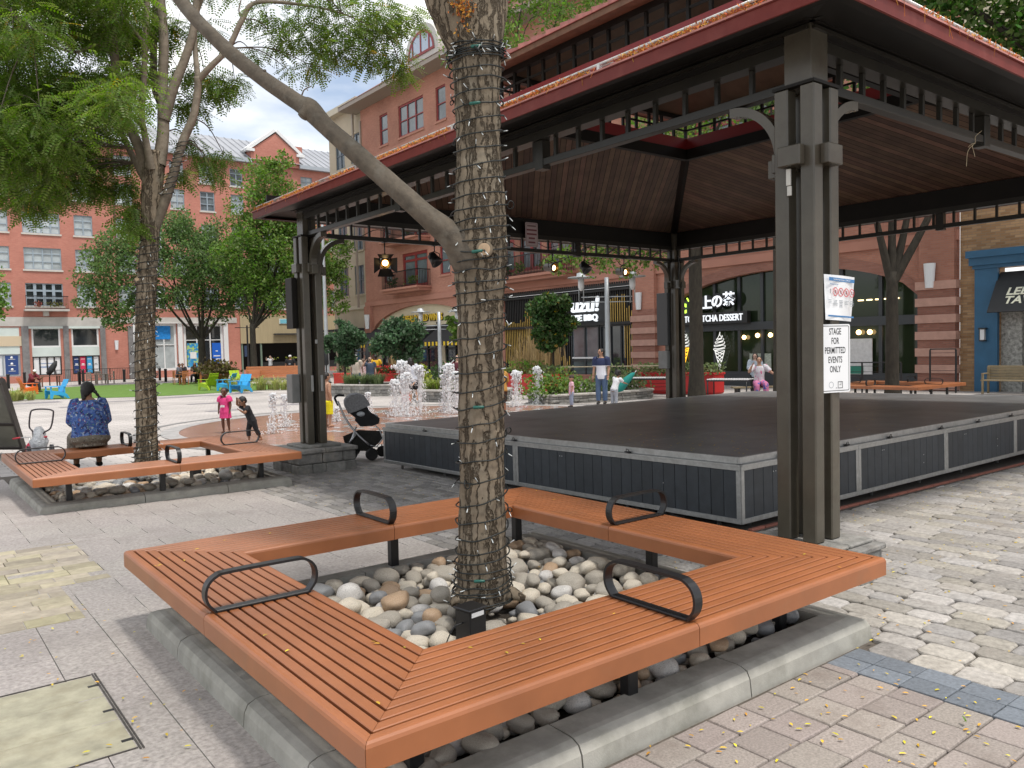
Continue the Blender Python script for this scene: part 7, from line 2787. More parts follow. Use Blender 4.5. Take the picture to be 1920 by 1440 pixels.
def grass_clump(label, x, y, L, Wd, n, h, mat, rz=0, wid=.03, name='grass_clump', group='clumps of ornamental grass'):
 mb = MB()
 k = max(3, int(L / .35))
 for i in range(k):
  u = (i + .5) / k - .5
  tuft(mb, u * L + random.gauss(0, .08), random.gauss(0, Wd / 4), n // k, .16, h * random.uniform(.75, 1.1), 0, .8, wid)
 o = mb.build(name, mat)
 o.location = (x, y, gz(x, y))
 o.rotation_euler = (0, 0, rz)
 tag(o, label, 'grass', group)
 return o
p = G0(22, 752)
grass_clump('pale striped grass clump at the left edge of the lawn', p.x, p.y, 2.2, 1.2, 520, .62, GRASSY)
p = G0(512, 732)
grass_clump('pale striped grass clump in front of the long wooden bench', p.x, p.y + .8, 4.2, 1.2, 700, .8, GRASSY, R_(-40))
STONEP = FIELD
def stone_planter(label, pts, h, w=.38):
 """A low curved wall of field stones along pts, backfilled with soil."""
 c = np.mean(pts, axis=0)
 t = thing('stone_planter', label, 'planter', (c[0], c[1], gz(*c)), 0, 'low stone planters by the fountain')
 P = spline([(a - c[0], b - c[1], 0) for a, b in pts], 8)
 mb = MB()
 rs = random.Random(int(c[0] * 10))
 rows = 3
 for r in range(rows):
  s = rs.random() * .3
  for i in range(len(P) - 1):
   a, b = Vector(P[i]), Vector(P[i + 1])
   d = (b - a)
   L = d.length
   M = Matrix.Translation(a) @ Matrix.Rotation(math.atan2(d.y, d.x), 4, 'Z')
   x = -.02
   while x < L:
    ww = rs.uniform(.22, .5)
    mb.bevbox((x + .005, -w / 2 + rs.uniform(-.02, .02), r * h / rows - .05), (min(x + ww, L + .02) - .005, w / 2 + rs.uniform(-.02, .02), (r + 1) * h / rows - .058), .015, 0, rs.random(), M)
    x += ww
 for i in range(len(P) - 1):
  a, b = Vector(P[i]), Vector(P[i + 1])
  d = (b - a)
  M = Matrix.Translation(a) @ Matrix.Rotation(math.atan2(d.y, d.x), 4, 'Z')
  mb.bevbox((-.01, -w / 2 - .04, h - .055), (d.length + .01, w / 2 + .04, h + .01), .012, 1, rs.random(), M)
 mb.build('stone_wall', [FIELD, pm('pale capstone', (.36, .34, .31), .85, noise=(5, .25), var=.15)], t)
 mb = MB()
 n = len(P)
 mb.add([(p[0], p[1], h - .08) for p in P], [tuple(range(n))])
 mb.build('soil_bed', SOIL, t)
 return t
def gpx(px, py):
 p = on_ground(px, py)
 return (p.x, p.y)
a, b = gpx(620, 742), gpx(752, 741)
d_ = (np.array(b) - np.array(a)) / np.linalg.norm(np.array(b) - np.array(a))
n_ = np.array((-d_[1], d_[0]))
A_, B_ = np.array(a), np.array(b)
stone_planter('low stone planter with grey green grasses left of the tall jets', [A_, (A_ + B_) / 2 - n_ * .35, B_, B_ + n_ * 1.3 - d_ * .3, (A_ + B_) / 2 + n_ * 1.9, A_ + n_ * 1.3 + d_ * .3, A_], .50)
m_ = (A_ + B_) / 2 + n_ * .6
o = grass_clump('grey green grasses filling the stone planter left of the tall jets', m_[0], m_[1], 2.6, 1.4, 900, .55, GRASSG, math.atan2(d_[1], d_[0]), .025)
o.location.z += .42
a, b = gpx(778, 752), gpx(935, 752)
A_, B_ = np.array(a), np.array(b)
d_ = (B_ - A_) / np.linalg.norm(B_ - A_)
n_ = np.array((-d_[1], d_[0]))
stone_planter('low stone planter behind the jets, just left of the near trunk', [A_, (A_ + B_) / 2 - n_ * .3, B_, B_ + n_ * 1.3 - d_ * .3, (A_ + B_) / 2 + n_ * 1.7, A_ + n_ * 1.3 + d_ * .3, A_], .42)
m_ = (A_ + B_) / 2 + n_ * .6
o = grass_clump('bright green grasses in the stone planter behind the jets', m_[0], m_[1], 3.0, 1.2, 900, .5, leaf_mat('yellow green grass', (.22, .28, .07), var=.4), math.atan2(d_[1], d_[0]), .025)
o.location.z += .36
a, b = gpx(1030, 757), gpx(1215, 745)
A_, B_ = np.array(a), np.array(b)
d_ = (B_ - A_) / np.linalg.norm(B_ - A_)
n_ = np.array((-d_[1], d_[0]))
stone_planter('long low stone planter behind the stage and the toddler', [A_, (A_ + B_) / 2 - n_ * .3, B_, B_ + n_ * 1.3 - d_ * .3, (A_ + B_) / 2 + n_ * 1.5, A_ + n_ * 1.3 + d_ * .3, A_], .30)
def shrub(label, x, y, z, rx, ry, h, n, size, mat, name='shrub', group=None):
 t = thing(name, label, 'shrub', (x, y, z), 0, group)
 mb = MB()
 a = RNG.random(n) * 6.283
 q = np.sqrt(RNG.random(n))
 k = RNG.random(n)
 c = np.stack([rx * q * np.cos(a), ry * q * np.sin(a), h * (k * (1 - .6 * q * q) + .04)], -1)
 s = RNG.integers(0, 30, n)
 sc = RNG.normal(0, .16, (30, 3)) * np.array((rx, ry, h))
 leaves(mb, c + sc[s], size, 0)
 mb.build('foliage', mat, t)
 mb = MB()
 for i in range(6):
  aa = i * 1.05
  mb.tube([(0, 0, -.05), (rx * .3 * math.cos(aa), ry * .3 * math.sin(aa), h * .4), (rx * .6 * math.cos(aa), ry * .6 * math.sin(aa), h * .8)], [.015, .012, .005], 5)
 mb.build('stems', BARK_D, t)
 return t
m_ = (A_ + B_) / 2 + n_ * .55
g_ = gz(*m_)
shrub('loose green shrub at the left of the long planter, behind the toddler', m_[0] - d_[0] * 1.6, m_[1] - d_[1] * 1.6, g_ + .25, 1.3, .6, .75, 1300, .12, BRIGHT, group='shrubs in the long planter')
shrub('loose green shrub at the right of the long planter, by the pale rail', m_[0] + d_[0] * 1.3, m_[1] + d_[1] * 1.3, g_ + .25, 1.4, .6, .85, 1200, .12, GRASSG, group='shrubs in the long planter')
p = G0(806, 742)
shrub('lime green shrub right of the tallest jets', p.x + .8, p.y + 2.2, gz(p.x, p.y) + .2, .55, .5, 1.1, 700, .14, leaf_mat('lime shrub leaves', (.26, .34, .03), var=.35))
shrub('clipped dark hedge in front of the awnings, behind the jets', *far(855, 37.0), gz(22, 37) + .1, 2.2, .7, 1.15, 2200, .13, DARKG, name='hedge')
x, y = far(405, 53)
t = thing('planter_pot', 'broad brown planter overflowing with bronze green foliage behind the lawn chairs', 'planter', (x, y, gz(x, y)))
mb = MB()
mb.lathe([(.65, 0), (.8, .6), (.84, .62), (.84, .7), (.76, .7), (.74, .55)], 18)
mb.build('pot', pm('brown planter', (.19, .075, .04), .7), t)
mb = MB()
c = np.array([(random.gauss(0, .55), random.gauss(0, .5), .75 + abs(random.gauss(0, .32))) for _ in range(1100)])
leaves(mb, c, .24, 0)
mb.build('foliage', leaf_mat('bronze green leaves', (.10, .085, .03), var=.5, hue=.05), t)
def red_box(label, x, y, rz, L, plants, n=700):
 t = thing('red_planter', label, 'planter', (x, y, gz(x, y)), rz, 'red planter boxes')
 mb = MB()
 mb.bevbox((-L / 2, -.32, .04), (L / 2, .32, .80), .06)
 mb.bevbox((-L / 2 - .02, -.34, .74), (L / 2 + .02, .34, .82), .02)
 mb.box((-L / 2 + .1, -.25, 0), (L / 2 - .1, .25, .05))
 mb.build('box', REDBOX, t)
 mb = MB()
 if plants == 'flowers':
  c = np.array([(random.uniform(-L / 2, L / 2), random.gauss(0, .2), .85 + random.random() * .25) for _ in range(n)])
  leaves(mb, c, .11, 0)
  c = np.array([(random.uniform(-L / 2, L / 2), random.gauss(0, .25) - .12, .75 + random.random() * .42) for _ in range(n)])
  leaves(mb, c, .10, 1)
  mb.build('plants', [DARKG, REDFL], t)
 elif plants == 'reeds':
  for k in range(int(L * 6)):
   tuft(mb, random.uniform(-L / 2, L / 2), random.gauss(0, .12), 16, .1, random.uniform(1.3, 2.3), 1, .16, .018)
  for o_ in mb.V[-1:]:
   pass
  c = np.array([(random.uniform(-L / 2, L / 2), random.gauss(0, .25), .85 + random.random() * .5) for _ in range(n)])
  leaves(mb, c, .13, 0)
  q = mb.build('plants', [BRIGHT, REED], t)
  q.location.z = .0
 else:
  c = np.array([(random.uniform(-L / 2 - .1, L / 2 + .1), random.gauss(0, .28), .70 + random.random() * .45) for _ in range(n)])
  leaves(mb, c, .13, 0)
  mb.build('plants', [GRASSG], t)
 return t
AB = R_(90)
red_box('red planter box heaped with red flowers behind the stone planter', *far(710, 36.5), AB + R_(0), 3.0, 'flowers', 900)
red_box('dark-fronted red planter box behind the boy in yellow trunks', *far(655, 38.5), AB, 2.6, 'ivy', 150)
red_box('red planter box with tall reeds behind the right-hand jets', *far(985, 26.2), AB, 2.2, 'reeds', 420)
red_box('red planter box with low grasses next to the one with tall reeds', *far(1035, 24.6), AB, 1.3, 'ivy', 260)
red_box('red planter box trailing ivy just left of the far corner post', *far(1245, 21.0), AB, 2.2, 'ivy', 700)
red_box('red planter box trailing ivy just right of the far corner post', *far(1310, 19.4), AB, 1.9, 'ivy', 620)
t = thing('reed_screen', 'stand of tall dry reeds in front of the gold slatted shopfront', 'reeds', (*far(1012, 28.5), gz(22, 28)))
mb = MB()
for k in range(46):
 tuft(mb, random.uniform(-.9, .9), random.uniform(-1.1, 1.1), 12, .1, random.uniform(1.8, 2.9), 0, .12, .03)
tag(mb.build('stalks', REED, t), kind='stuff')
t = thing('reed_screen', 'small stand of dry reeds under the planter tree by the awnings', 'reeds', (*far(748, 36.8), gz(22, 36)))
mb = MB()
for k in range(20):
 tuft(mb, random.uniform(-.5, .5), random.uniform(-.4, .4), 12, .1, random.uniform(1.5, 2.4), 0, .16, .03)
tag(mb.build('stalks', REED, t), kind='stuff')
def slat_table(label, x, y, rz, L):
 t = thing('slatted_table', label, 'table', (x, y, gz(x, y)), rz, 'low slatted metal tables')
 mb = MB()
 n = int(L / .08)
 for k in range(n):
  mb.bevbox((-L / 2 + k * L / n + .004, -.32, .715), (-L / 2 + (k + 1) * L / n - .03, .32, .745), .004)
 mb.build('tabletop', FR_WHITE, t)
 mb = MB()
 for s in (-1, 1):
  mb.tube([(s * (L / 2 - .05), -.3, 0), (s * (L / 2 - .05), -.3, .69), (s * (L / 2 - .05), .3, .69), (s * (L / 2 - .05), .3, 0)], .022, 6)
 for s in (-1, 1):
  mb.bevbox((-L / 2, s * .3 - .02, .67), (L / 2, s * .3 + .02, .712), .004)
 mb.build('table_frame', METAL_BLACK, t)
slat_table('black and white slatted table left of the far corner post', *far(1215, 19.2), R_(120), 1.5)
slat_table('black and white slatted table in front of the seated person in the pink patterned top', *far(1368, 15.4), R_(110), 1.3)
cc = None
for px, Y, rz, lab in ((1608, 18.6, 40, 'black metal cafe chair behind the terrace railing, left one'), (1660, 17.4, 150, 'black metal cafe chair behind the terrace railing, beside the trunk'), (1690, 16.0, -60, 'black metal cafe chair behind the terrace railing, right of the trunk')):
 x, y = far(px, Y)
 if cc is None:
  cc = dining_chair('cafe_chair', lab, x, y, R_(rz), METAL_BLACK, 'cafe chairs on the terrace')
 else:
  dining_chair('', lab, x, y, R_(rz), METAL_BLACK, proto=cc)
for i, (px, Y, lab) in enumerate(((612, 47, 'closed black parasol behind the flagpole'), (690, 46, 'closed black parasol behind the white-haired man'), (586, 49, 'closed black parasol half hidden by the far pavilion post'))):
 x, y = far(px, Y)
 t = thing('parasol', lab, 'parasol', (x, y, gz(x, y)), 0, 'closed parasols outside the tan building')
 mb = MB()
 mb.lathe([(.04, 0), (.04, 2.7)], 8)
 mb.lathe([(.3, 0), (.3, .06), (.05, .08)], 12)
 mb.build('stand', METAL_BLACK, t)
 mb = MB()
 mb.lathe([(.06, 1.1), (.17, 1.2), (.14, 1.9), (.07, 2.6), (.01, 2.75)], 9)
 mb.build('canopy', AWN, t)
# ---------------------------------------------------------------- the near pit: black junction box and lead
p = on_ground(882, 1140, .33)
t = thing('outlet_post', 'black upright power box with a pale tape strip among the river stones', 'power box', (p.x, p.y, .03), R_(8))
mb = MB()
mb.bevbox((-.055, -.055, .02), (.055, .055, .30), .004)
mb.bevbox((-.062, -.062, .30), (.062, .062, .312), .004)
mb.build('housing', pm('glossy black plastic', (.012, .012, .013), .3), t)
mb = MB()
mb.box((-.045, -.0585, .272), (.035, -.0552, .294))
mb.build('label_strip', FR_WHITE, t)
mb = MB()
mb.tube(spline([(-.056, .0, .24), (-.10, .02, .22), (-.15, .03, .13), (-.13, .05, .08), (-.05, .09, .09)], 6), .0035, 6)
mb.build('lead', METAL_BLACK, t)
p = on_ground(352, 856)
t = thing('outlet_post', 'black power box poking up beside the locust trunk behind the left bench', 'power box', (3.05, 10.55, LZ), R_(8))
mb = MB()
mb.bevbox((-.055, -.055, .02), (.055, .055, .40), .004)
mb.build('housing', METAL_BLACK, t)
# ---------------------------------------------------------------- sandwich board at the left edge
t = thing('sandwich_board', 'tall black framed sandwich board with pale panels, cut off by the left edge', 'sign board', (*G0(20, 846)[:2], 0))
gx = G0(46, 846)
t.location = (gx.x, gx.y, gx.z)
mb = MB()
DK = pm('dark stained frame', (.035, .027, .022), .5)
tilt = Matrix.Rotation(R_(0), 4, 'X')
top_w, bot_w, HH = .42, .5, 1.30
right_top = at_depth(3, 712, 13.4) - gx
Rx = Vector((right_top.x, right_top.y, right_top.z))
lft = Vector(RT) * -1.1
for off in (Vector((0, 0, 0)), ):
 a, b = Vector((0, 0, 0)), Rx
 mb.tube([a, b], .055, 4, smooth=False)
 mb.tube([a + lft, b + lft * .9], .055, 4, smooth=False)
 for k in (.06, .42, .97):
  mb.tube([a + (b - a) * k, a + lft + (b - a) * k], .045, 4, smooth=False)
fr = mb.build('frame', DK, t)
mb = MB()
n_ = (Rx.cross(lft)).normalized() * .01
for k0, k1 in ((.08, .41), (.44, .96)):
 q = [Rx * k0, lft + Rx * k0, lft + Rx * k1, Rx * k1]
 mb.add([v + n_ for v in q] + [v - n_ for v in q], [(0, 1, 2, 3), (7, 6, 5, 4), (0, 4, 5, 1), (1, 5, 6, 2), (2, 6, 7, 3), (3, 7, 4, 0)])
mb.build('panel', pm('greenish perspex panel', (.20, .20, .165), .25, noise=(2, .2)), t)
# ---------------------------------------------------------------- push tricycle with a bag
g_ = G0(72, 852)
k_ = 14.2
base = at_depth(72, 846, k_)
gz_ = gz(base.x, base.y)
t = thing('push_tricycle', 'child push tricycle with a tall hoop handle and red grips, behind the left bench', 'tricycle', (base.x, base.y, gz_))
W_ = lambda px, py, dd=0: at_depth(px, py, k_ + dd) - Vector((base.x, base.y, gz_))
mb = MB()
P = [W_(62, 845), W_(62, 812), W_(55, 800), W_(57, 775), W_(63, 768.5), W_(80, 767), W_(97, 769), W_(100, 776), W_(95, 802), W_(82, 812), W_(74, 830)]
mb.tube(spline(P, 5), .014, 8)
mb.build('hoop_handle', pm('dark plum tube', (.03, .022, .028), .35), t)
mb = MB()
mb.tube([W_(36, 821), W_(50, 820), W_(62, 818)], .009, 6)
mb.tube([W_(55, 820), W_(56, 832), W_(56, 850)], .011, 6)
mb.build('handlebar', PIPE, t)
mb = MB()
mb.tube([W_(24, 823), W_(38, 820.5)], .016, 8)
mb.tube([W_(80, 820), W_(88, 818.5)], .016, 8)
mb.build('grip', pm('red rubber grip', (.45, .03, .05), .5), t)
mb = MB()
c = W_(57, 842)
mb.ball(c, (.075, .075, .12), n=12, m=8)
mb.ball(c + Vector((0, 0, -.25)), (.16, .2, .1), n=12, m=8)
mb.build('fork_guard', pm('crimson plastic', (.42, .015, .05), .4), t)
for s, (ax, ay) in enumerate(((0, .35), (-.25, -.25), (.25, -.25))):
 mb = MB()
 Mw = Matrix.Translation((ax * .7, ay, .13)) @ Matrix.Rotation(math.pi / 2, 4, 'Y')
 mb.lathe([(.10, -.03), (.13, -.025), (.13, .025), (.10, .03)], 16, M=Mw)
 mb.build('wheel', METAL_BLACK, t)
t2 = thing('plastic_bag', 'crumpled translucent grey plastic bag hanging on the tricycle handle', 'bag', (base.x, base.y, gz_))
mb = MB()
vs, fs = [], []
NA, NZ = 16, 10
for j in range(NZ + 1):
 f = j / NZ
 c = W_(73, 800 + 46 * f)
 for i in range(NA):
  a = 6.2832 * i / NA
  r = (.05 + .07 * math.sin(min(1, f * 1.5) * 1.57)) * (1 + .45 * mnoise.noise(Vector((math.cos(a) * 1.8, math.sin(a) * 1.8, f * 4))))
  vs.append(c + Vector((RT[0] * math.cos(a) * r + FW[0] * math.sin(a) * r, RT[1] * math.cos(a) * r + FW[1] * math.sin(a) * r, 0)))
for j in range(NZ):
 for i in range(NA):
  fs.append((j * NA + i, j * NA + (i + 1) % NA, (j + 1) * NA + (i + 1) % NA, (j + 1) * NA + i))
mb.add(vs, fs, 0, None, True)
mb.build('bag_body', pm('milky plastic bag', (.52, .54, .57), .3, noise=(14, .35), bump=(18, 1.0, .05)), t2)
# ---------------------------------------------------------------- stroller
k_ = 13.0
base = at_depth(680, 860, k_)
gz_ = gz(base.x, base.y)
st_ = thing('stroller', 'grey and black baby stroller with a silver frame parked by the stage corner', 'stroller', (base.x, base.y, gz_))
W_ = lambda px, py, dd=0: at_depth(px, py, k_ + dd) - Vector((base.x, base.y, gz_))
SILV = pm('silver tube', (.45, .45, .46), .3, .8)
GREYF = pm('heather grey fabric', (.21, .21, .22), .9, noise=(40, .3))
BLKF = pm('black fabric', (.012, .012, .014), .85, noise=(20, .3))
for dd, nm in ((-.22, 'frame'), (.22, 'frame')):
 mb = MB()
 mb.tube(spline([W_(633, 752, dd), W_(648, 785, dd), W_(668, 812, dd), W_(692, 834, dd)], 4), .017, 8)
 mb.tube([W_(668, 800, dd), W_(660, 822, dd), W_(651, 838, dd)], .014, 8)
 mb.tube([W_(668, 812, dd), W_(652, 836, dd)], .020, 8)
 mb.tube([W_(703, 797, dd), W_(712, 806, dd), W_(718, 822, dd), W_(706, 838, dd), W_(692, 834, dd)], .011, 8)
 mb.build('frame', SILV, st_)
mb = MB()
mb.tube(spline([W_(645, 741.5, -.22), W_(634, 741, -.22), W_(628, 746, -.22), W_(630, 752, -.2), W_(634, 760, -.22)], 5), .018, 8)
mb.tube(spline([W_(645, 741.5, .22), W_(634, 741, .22), W_(628, 746, .22), W_(630, 752, .2), W_(634, 760, .22)], 5), .018, 8)
mb.tube([W_(628, 746, -.22), W_(628, 746, .22)], .019, 8)
mb.build('push_handle', BLKF, st_)
mb = MB()
prof = [(653, 776), (646, 762), (645, 750), (651, 741), (662, 736.5), (673, 737), (683, 742), (690, 751), (694, 760)]
cx_, cy_ = 676, 768
vs, fs = [], []
NV = 11
for shell in (1.0, .9):
 for j in range(NV):
  s = -.25 + .5 * j / (NV - 1)
  kk = shell * (1 - .10 * (abs(s) / .25) ** 6)
  for q in spline([(q[0], q[1], 0) for q in prof], 2):
   w = 1 + .02 * math.sin(q[0] * .5) * (shell > .95)
   vs.append(W_(cx_ + (q[0] - cx_) * kk * w, cy_ + (q[1] - cy_) * kk * w, s * (1.0 if shell > .95 else .94)))
NU = len(vs) // (2 * NV)
for sh in (0, 1):
 o_ = sh * NV * NU
 for j in range(NV - 1):
  for i in range(NU - 1):
   fs.append((o_ + j * NU + i, o_ + j * NU + i + 1, o_ + (j + 1) * NU + i + 1, o_ + (j + 1) * NU + i))
for j in range(NV - 1):
 for i in (0, NU - 1):
  fs.append((j * NU + i, (j + 1) * NU + i, NV * NU + (j + 1) * NU + i, NV * NU + j * NU + i))
mb.add(vs, fs, 0, None, True)
for sh, sgn in ((0, -1), (NV - 1, 1)):      # side cheeks of the hood
 ring = vs[sh * NU:(sh + 1) * NU]
 c_ = W_(669, 771, .238 * sgn)
 mb.add(ring + [c_], [(i, i + 1, len(ring)) for i in range(len(ring) - 1)], 0)
mb.build('canopy', GREYF, st_)
mb = MB()
q = [(657, 776), (655, 760), (662, 748), (674, 746), (686, 756), (692, 770), (700, 777), (690, 786), (672, 788)]
n9 = len(q)
mb.add([W_(a, b, -.20) for a, b in q] + [W_(a, b, .20) for a, b in q], [tuple(range(n9)), tuple(range(n9, 2 * n9))[::-1]] + [(i, (i + 1) % n9, (i + 1) % n9 + n9, i + n9) for i in range(n9)])
mb.build('seat_back', BLKF, st_)
mb = MB()
q = [(668, 778), (700, 776), (712, 784), (711, 794), (698, 799), (676, 800), (665, 788)]
mb.add([W_(a, b, -.18) for a, b in q] + [W_(a, b, .18) for a, b in q], [tuple(range(7)), tuple(range(7, 14))[::-1]] + [(i, (i + 1) % 7, (i + 1) % 7 + 7, i + 7) for i in range(7)])
mb.build('seat', BLKF, st_)
mb = MB()
q = [(643, 818), (672, 806), (716, 808), (717, 824), (704, 836), (690, 846), (655, 843), (645, 828)]
mb.add([W_(a, b, -.2) for a, b in q] + [W_(a, b, .2) for a, b in q], [tuple(range(8)), tuple(range(8, 16))[::-1]] + [(i, (i + 1) % 8, (i + 1) % 8 + 8, i + 8) for i in range(8)])
mb.build('basket', pm('black olive mesh fabric', (.018, .017, .014), .9, noise=(9, .6)), st_)
t3 = thing('blanket', 'pale crumpled muslin blanket lying on the stroller seat', 'blanket', (base.x, base.y, gz_))
mb = MB()
for k in range(5):
 mb.ball(W_(676 + k * 6, 776 + k * 1.2, -.16 + .05 * k), (.07, .10, .045), n=10, m=6)
mb.build('cloth', pm('pale muslin', (.55, .58, .62), .9, noise=(20, .2), bump=(30, .8, .02)), t3)
for (px, py, dd, r) in ((697, 849, -.2, 0.10), (716, 838, .22, .09), (654, 835, -.26, .14), (660, 830, .28, .14)):
 mb = MB()
 c = W_(px, py, dd)
 c.z = r
 Mw = Matrix.Translation(c) @ Matrix.Rotation(math.atan2(RT[1], RT[0]) + R_(20), 4, 'Z') @ Matrix.Rotation(math.pi / 2, 4, 'X')
 mb.lathe([(r * .72, -.022), (r * .95, -.026), (r, -.014), (r, .014), (r * .95, .026), (r * .72, .022)], 20, M=Mw, mat=0)
 for k in range(5):
  a = k * 1.2566
  mb.tube([Mw @ Vector((0, 0, 0)), Mw @ Vector((r * .8 * math.cos(a), r * .8 * math.sin(a), 0))], .009, 5, 1)
 mb.tube([c, c + Vector((0, 0, r * 1.3))], .012, 6, 1)
 mb.build('wheel', [METAL_BLACK, pm('dark grey plastic', (.05, .05, .05), .5)], st_)
# ---------------------------------------------------------------- fountain jets
WATER = pm('white foaming water', (.93, .95, .97), .25, trans=.22, spec=.5)
WATER.node_tree.nodes['Principled BSDF'].inputs['Alpha'].default_value = .60
def jet(label, px, py, top_py, w=1.0, seed=1, depth=None):
 p = on_ground(px, py) if depth is None else at_depth(px, py, depth)
 d = (p - Vector(EYE)).dot(Vector(FW))
 H = at_depth(px, top_py, d).z - p.z
 rs = random.Random(seed)
 mb = MB()
 def drop(c, r, el=1.0):
  v = ICO1 * np.array((r, r, r * el)) + np.array(c)
  mb.bulk(v, ICOF1, 0, np.zeros(len(ICOF1)), True)
 n = 46
 vs = []
 for i in range(n):
  z = H * i / n
  r = .030 + .024 * (i / n) + .012 * rs.random()
  vs.append((np.array((rs.gauss(0, .008), rs.gauss(0, .008), z)), r * w))
 mb.tube([a for a, _ in vs], [b for _, b in vs], 8)
 for i in range(int(190 * w)):
  z = H * (1 - abs(rs.gauss(0, .10)))
  sp_ = .062 * w * (.4 + .6 * math.sin(min(1, (H - z) / .25 + .25) * 1.57))
  drop((rs.gauss(0, sp_), rs.gauss(0, sp_), z), rs.uniform(.010, .030) * w, rs.uniform(1, 2.0))
 for i in range(int(300 * w)):
  f = rs.random() ** 1.3
  z = H * f * .95
  a = rs.random() * 6.28
  rad = (.04 + .15 * math.sqrt(max(0, 1 - f)) * rs.random() + .05 * rs.random()) * w
  drop((rad * math.cos(a), rad * math.sin(a), z), rs.uniform(.005, .018), rs.uniform(1, 2.6))
 for i in range(60):
  a, rad = rs.random() * 6.28, abs(rs.gauss(0, .35))
  drop((rad * math.cos(a), rad * math.sin(a), abs(rs.gauss(0, .06))), rs.uniform(.006, .02), .6)
 o = mb.build('fountain_jet', WATER, None, (p.x, p.y, gz(p.x, p.y)))
 tag(o, label, 'fountain jet', 'fountain jets on the splash pad')
jet('low thin water jet nearest the boy in black, left of a pair', 514, 812, 738, .75, 1)
jet('low thin water jet, right of the pair by the far pavilion post', 536, 800, 740, .75, 2)
jet('small water jet just behind the stroller canopy', 691, 778, 736, .8, 3)
jet('leftmost low jet of the tall cluster in front of the stone planter', 742, 780, 713, 1.15, 4)
jet('tallest water jet, in front of the round planter tree', 757, 772, 678, 1.45, 5)
jet('medium water jet just right of the tallest one', 765, 779, 700, 1.2, 6)
jet('slim water jet between the tallest jet and the near trunk', 789, 777, 687, 1.2, 7)
jet('tall water jet left of the pair beside the near trunk', 843, 771, 683, 1.3, 8)
jet('lower water jet partly behind the near trunk', 857, 775, 698, 1.3, 9)
jet('thin left jet of the pair against the stone wall near the trunk', 833, 770, 702, .9, 10)
jet('broad water jet right of the near trunk', 969, 762, 696, 1.25, 11)
jet('tall slim water jet in front of the red planter box', 1009, 757, 688, 1.1, 12)
jet('little water spurt at the feet of the boy in yellow trunks', 631, 790, 764, .6, 13)
mb = MB()
rs = random.Random(3)
for i in range(700):
 a, r = rs.random() * 6.28, 4.6 * math.sqrt(rs.random())
 x, y = SP[0] + r * math.cos(a) + 1.0, SP[1] + r * math.sin(a)
 if (x - SP[0]) ** 2 + (y - SP[1]) ** 2 > 30:
  continue
 rr = rs.uniform(.02, .16)
 k = 9
 mb.add([(x + rr * rs.uniform(.6, 1.3) * math.cos(6.283 * q / k), y + rr * rs.uniform(.6, 1.3) * math.sin(6.283 * q / k), gz(x, y) - .008) for q in range(k)], [tuple(range(k))])
tag(mb.build('water_film', pm('thin sheet of foamy water', (.55, .55, .55), .08, spec=.9)), 'foamy wet patches spread over the splash pad', 'water', kind='structure')
# ---------------------------------------------------------------- fallen leaflets, twigs
mb = MB()
cs = []
for _ in range(1500):
 r = random.random()
 if r < .52:
  x, y = random.uniform(3.7, 11), random.uniform(-.6, 4.1)
 elif r < .72:
  x, y = random.uniform(1.2, 3.7), random.uniform(.6, 2.15)
 elif r < .88:
  x, y = random.uniform(-1.2, 1.1), random.uniform(2.2, 6.4)
 else:
  x, y = random.uniform(3.6, 5.7), random.uniform(5.2, 11)
 if in_near_pit(x, y):
  continue
 cs.append((x, y, gz(x, y) + .018))
for _ in range(26):
 a = random.choice((0, 1, 2, 3))
 u, d = random.uniform(.1, 2.9), random.uniform(.04, .5)
 cs.append(((1.06 + u, 2.11 + d), (1.06 + d, 2.11 + u), (1.06 + u, 5.17 - d), (4.12 - d, 2.11 + u))[a] + (.464,))
for _ in range(260):
 u, w = abs(random.gauss(0, 1.6)), abs(random.gauss(0, 1.3))
 if u < LX - .3 and w < LY - .3:
  p = TILT @ Vector((.1 + u, .1 + w, .609))
  cs.append((p.x + SX0, p.y + SY0, p.z + .003))
for _ in range(150):
 cs.append((random.uniform(1.4, 3.9), random.uniform(2.5, 4.8), random.uniform(.05, .12)))
n = len(cs)
c = np.array(cs)
ang = RNG.random(n) * 6.283
s = RNG.uniform(.007, .016, n)
L6 = np.array([(-1, 0, 0), (-.4, .33, .1), (.4, .33, .12), (1, 0, .05), (.4, -.33, .1), (-.4, -.33, .1)])
v = np.zeros((n, 6, 3))
v[:, :, 0] = (L6[:, 0] * np.cos(ang)[:, None] - L6[:, 1] * np.sin(ang)[:, None]) * s[:, None]
v[:, :, 1] = (L6[:, 0] * np.sin(ang)[:, None] + L6[:, 1] * np.cos(ang)[:, None]) * s[:, None]
v[:, :, 2] = L6[:, 2] * s[:, None] * 2
v += c[:, None, :]
mb.bulk(v.reshape(-1, 3), np.arange(n * 6).reshape(n, 6), 0, RNG.random(n))
tag(mb.build('fallen_leaves', LEAFLET), 'tiny yellow leaflets scattered over paving, bench and stage', 'fallen leaves', kind='stuff')
p = on_y(1826, 268, PK * (PCY - HP - .06))
mb = MB()
K = lambda a, b: at_depth(a, b, (p - Vector(EYE)).dot(Vector(FW))) - p
mb.tube(spline([K(1841, 245), K(1829, 256), K(1828, 268), K(1815, 283), K(1812, 312)], 4), .0022, 4)
mb.tube(spline([K(1822, 269), K(1825, 282), K(1828, 294)], 4), .0020, 4)
mb.tube(spline([K(1829, 268), K(1822, 270), K(1815, 276)], 3), .0020, 4)
tag(mb.build('dry_twig', pm('pale dry straw', (.52, .43, .28), .8), None, tuple(p)), 'pale dry straw dangling from the right-hand frieze of the pavilion', 'twig')
p = G0(1812, 1368)
mb = MB()
leaves(mb, np.array([(0, 0, .02), (.01, .012, .018)]), .035)
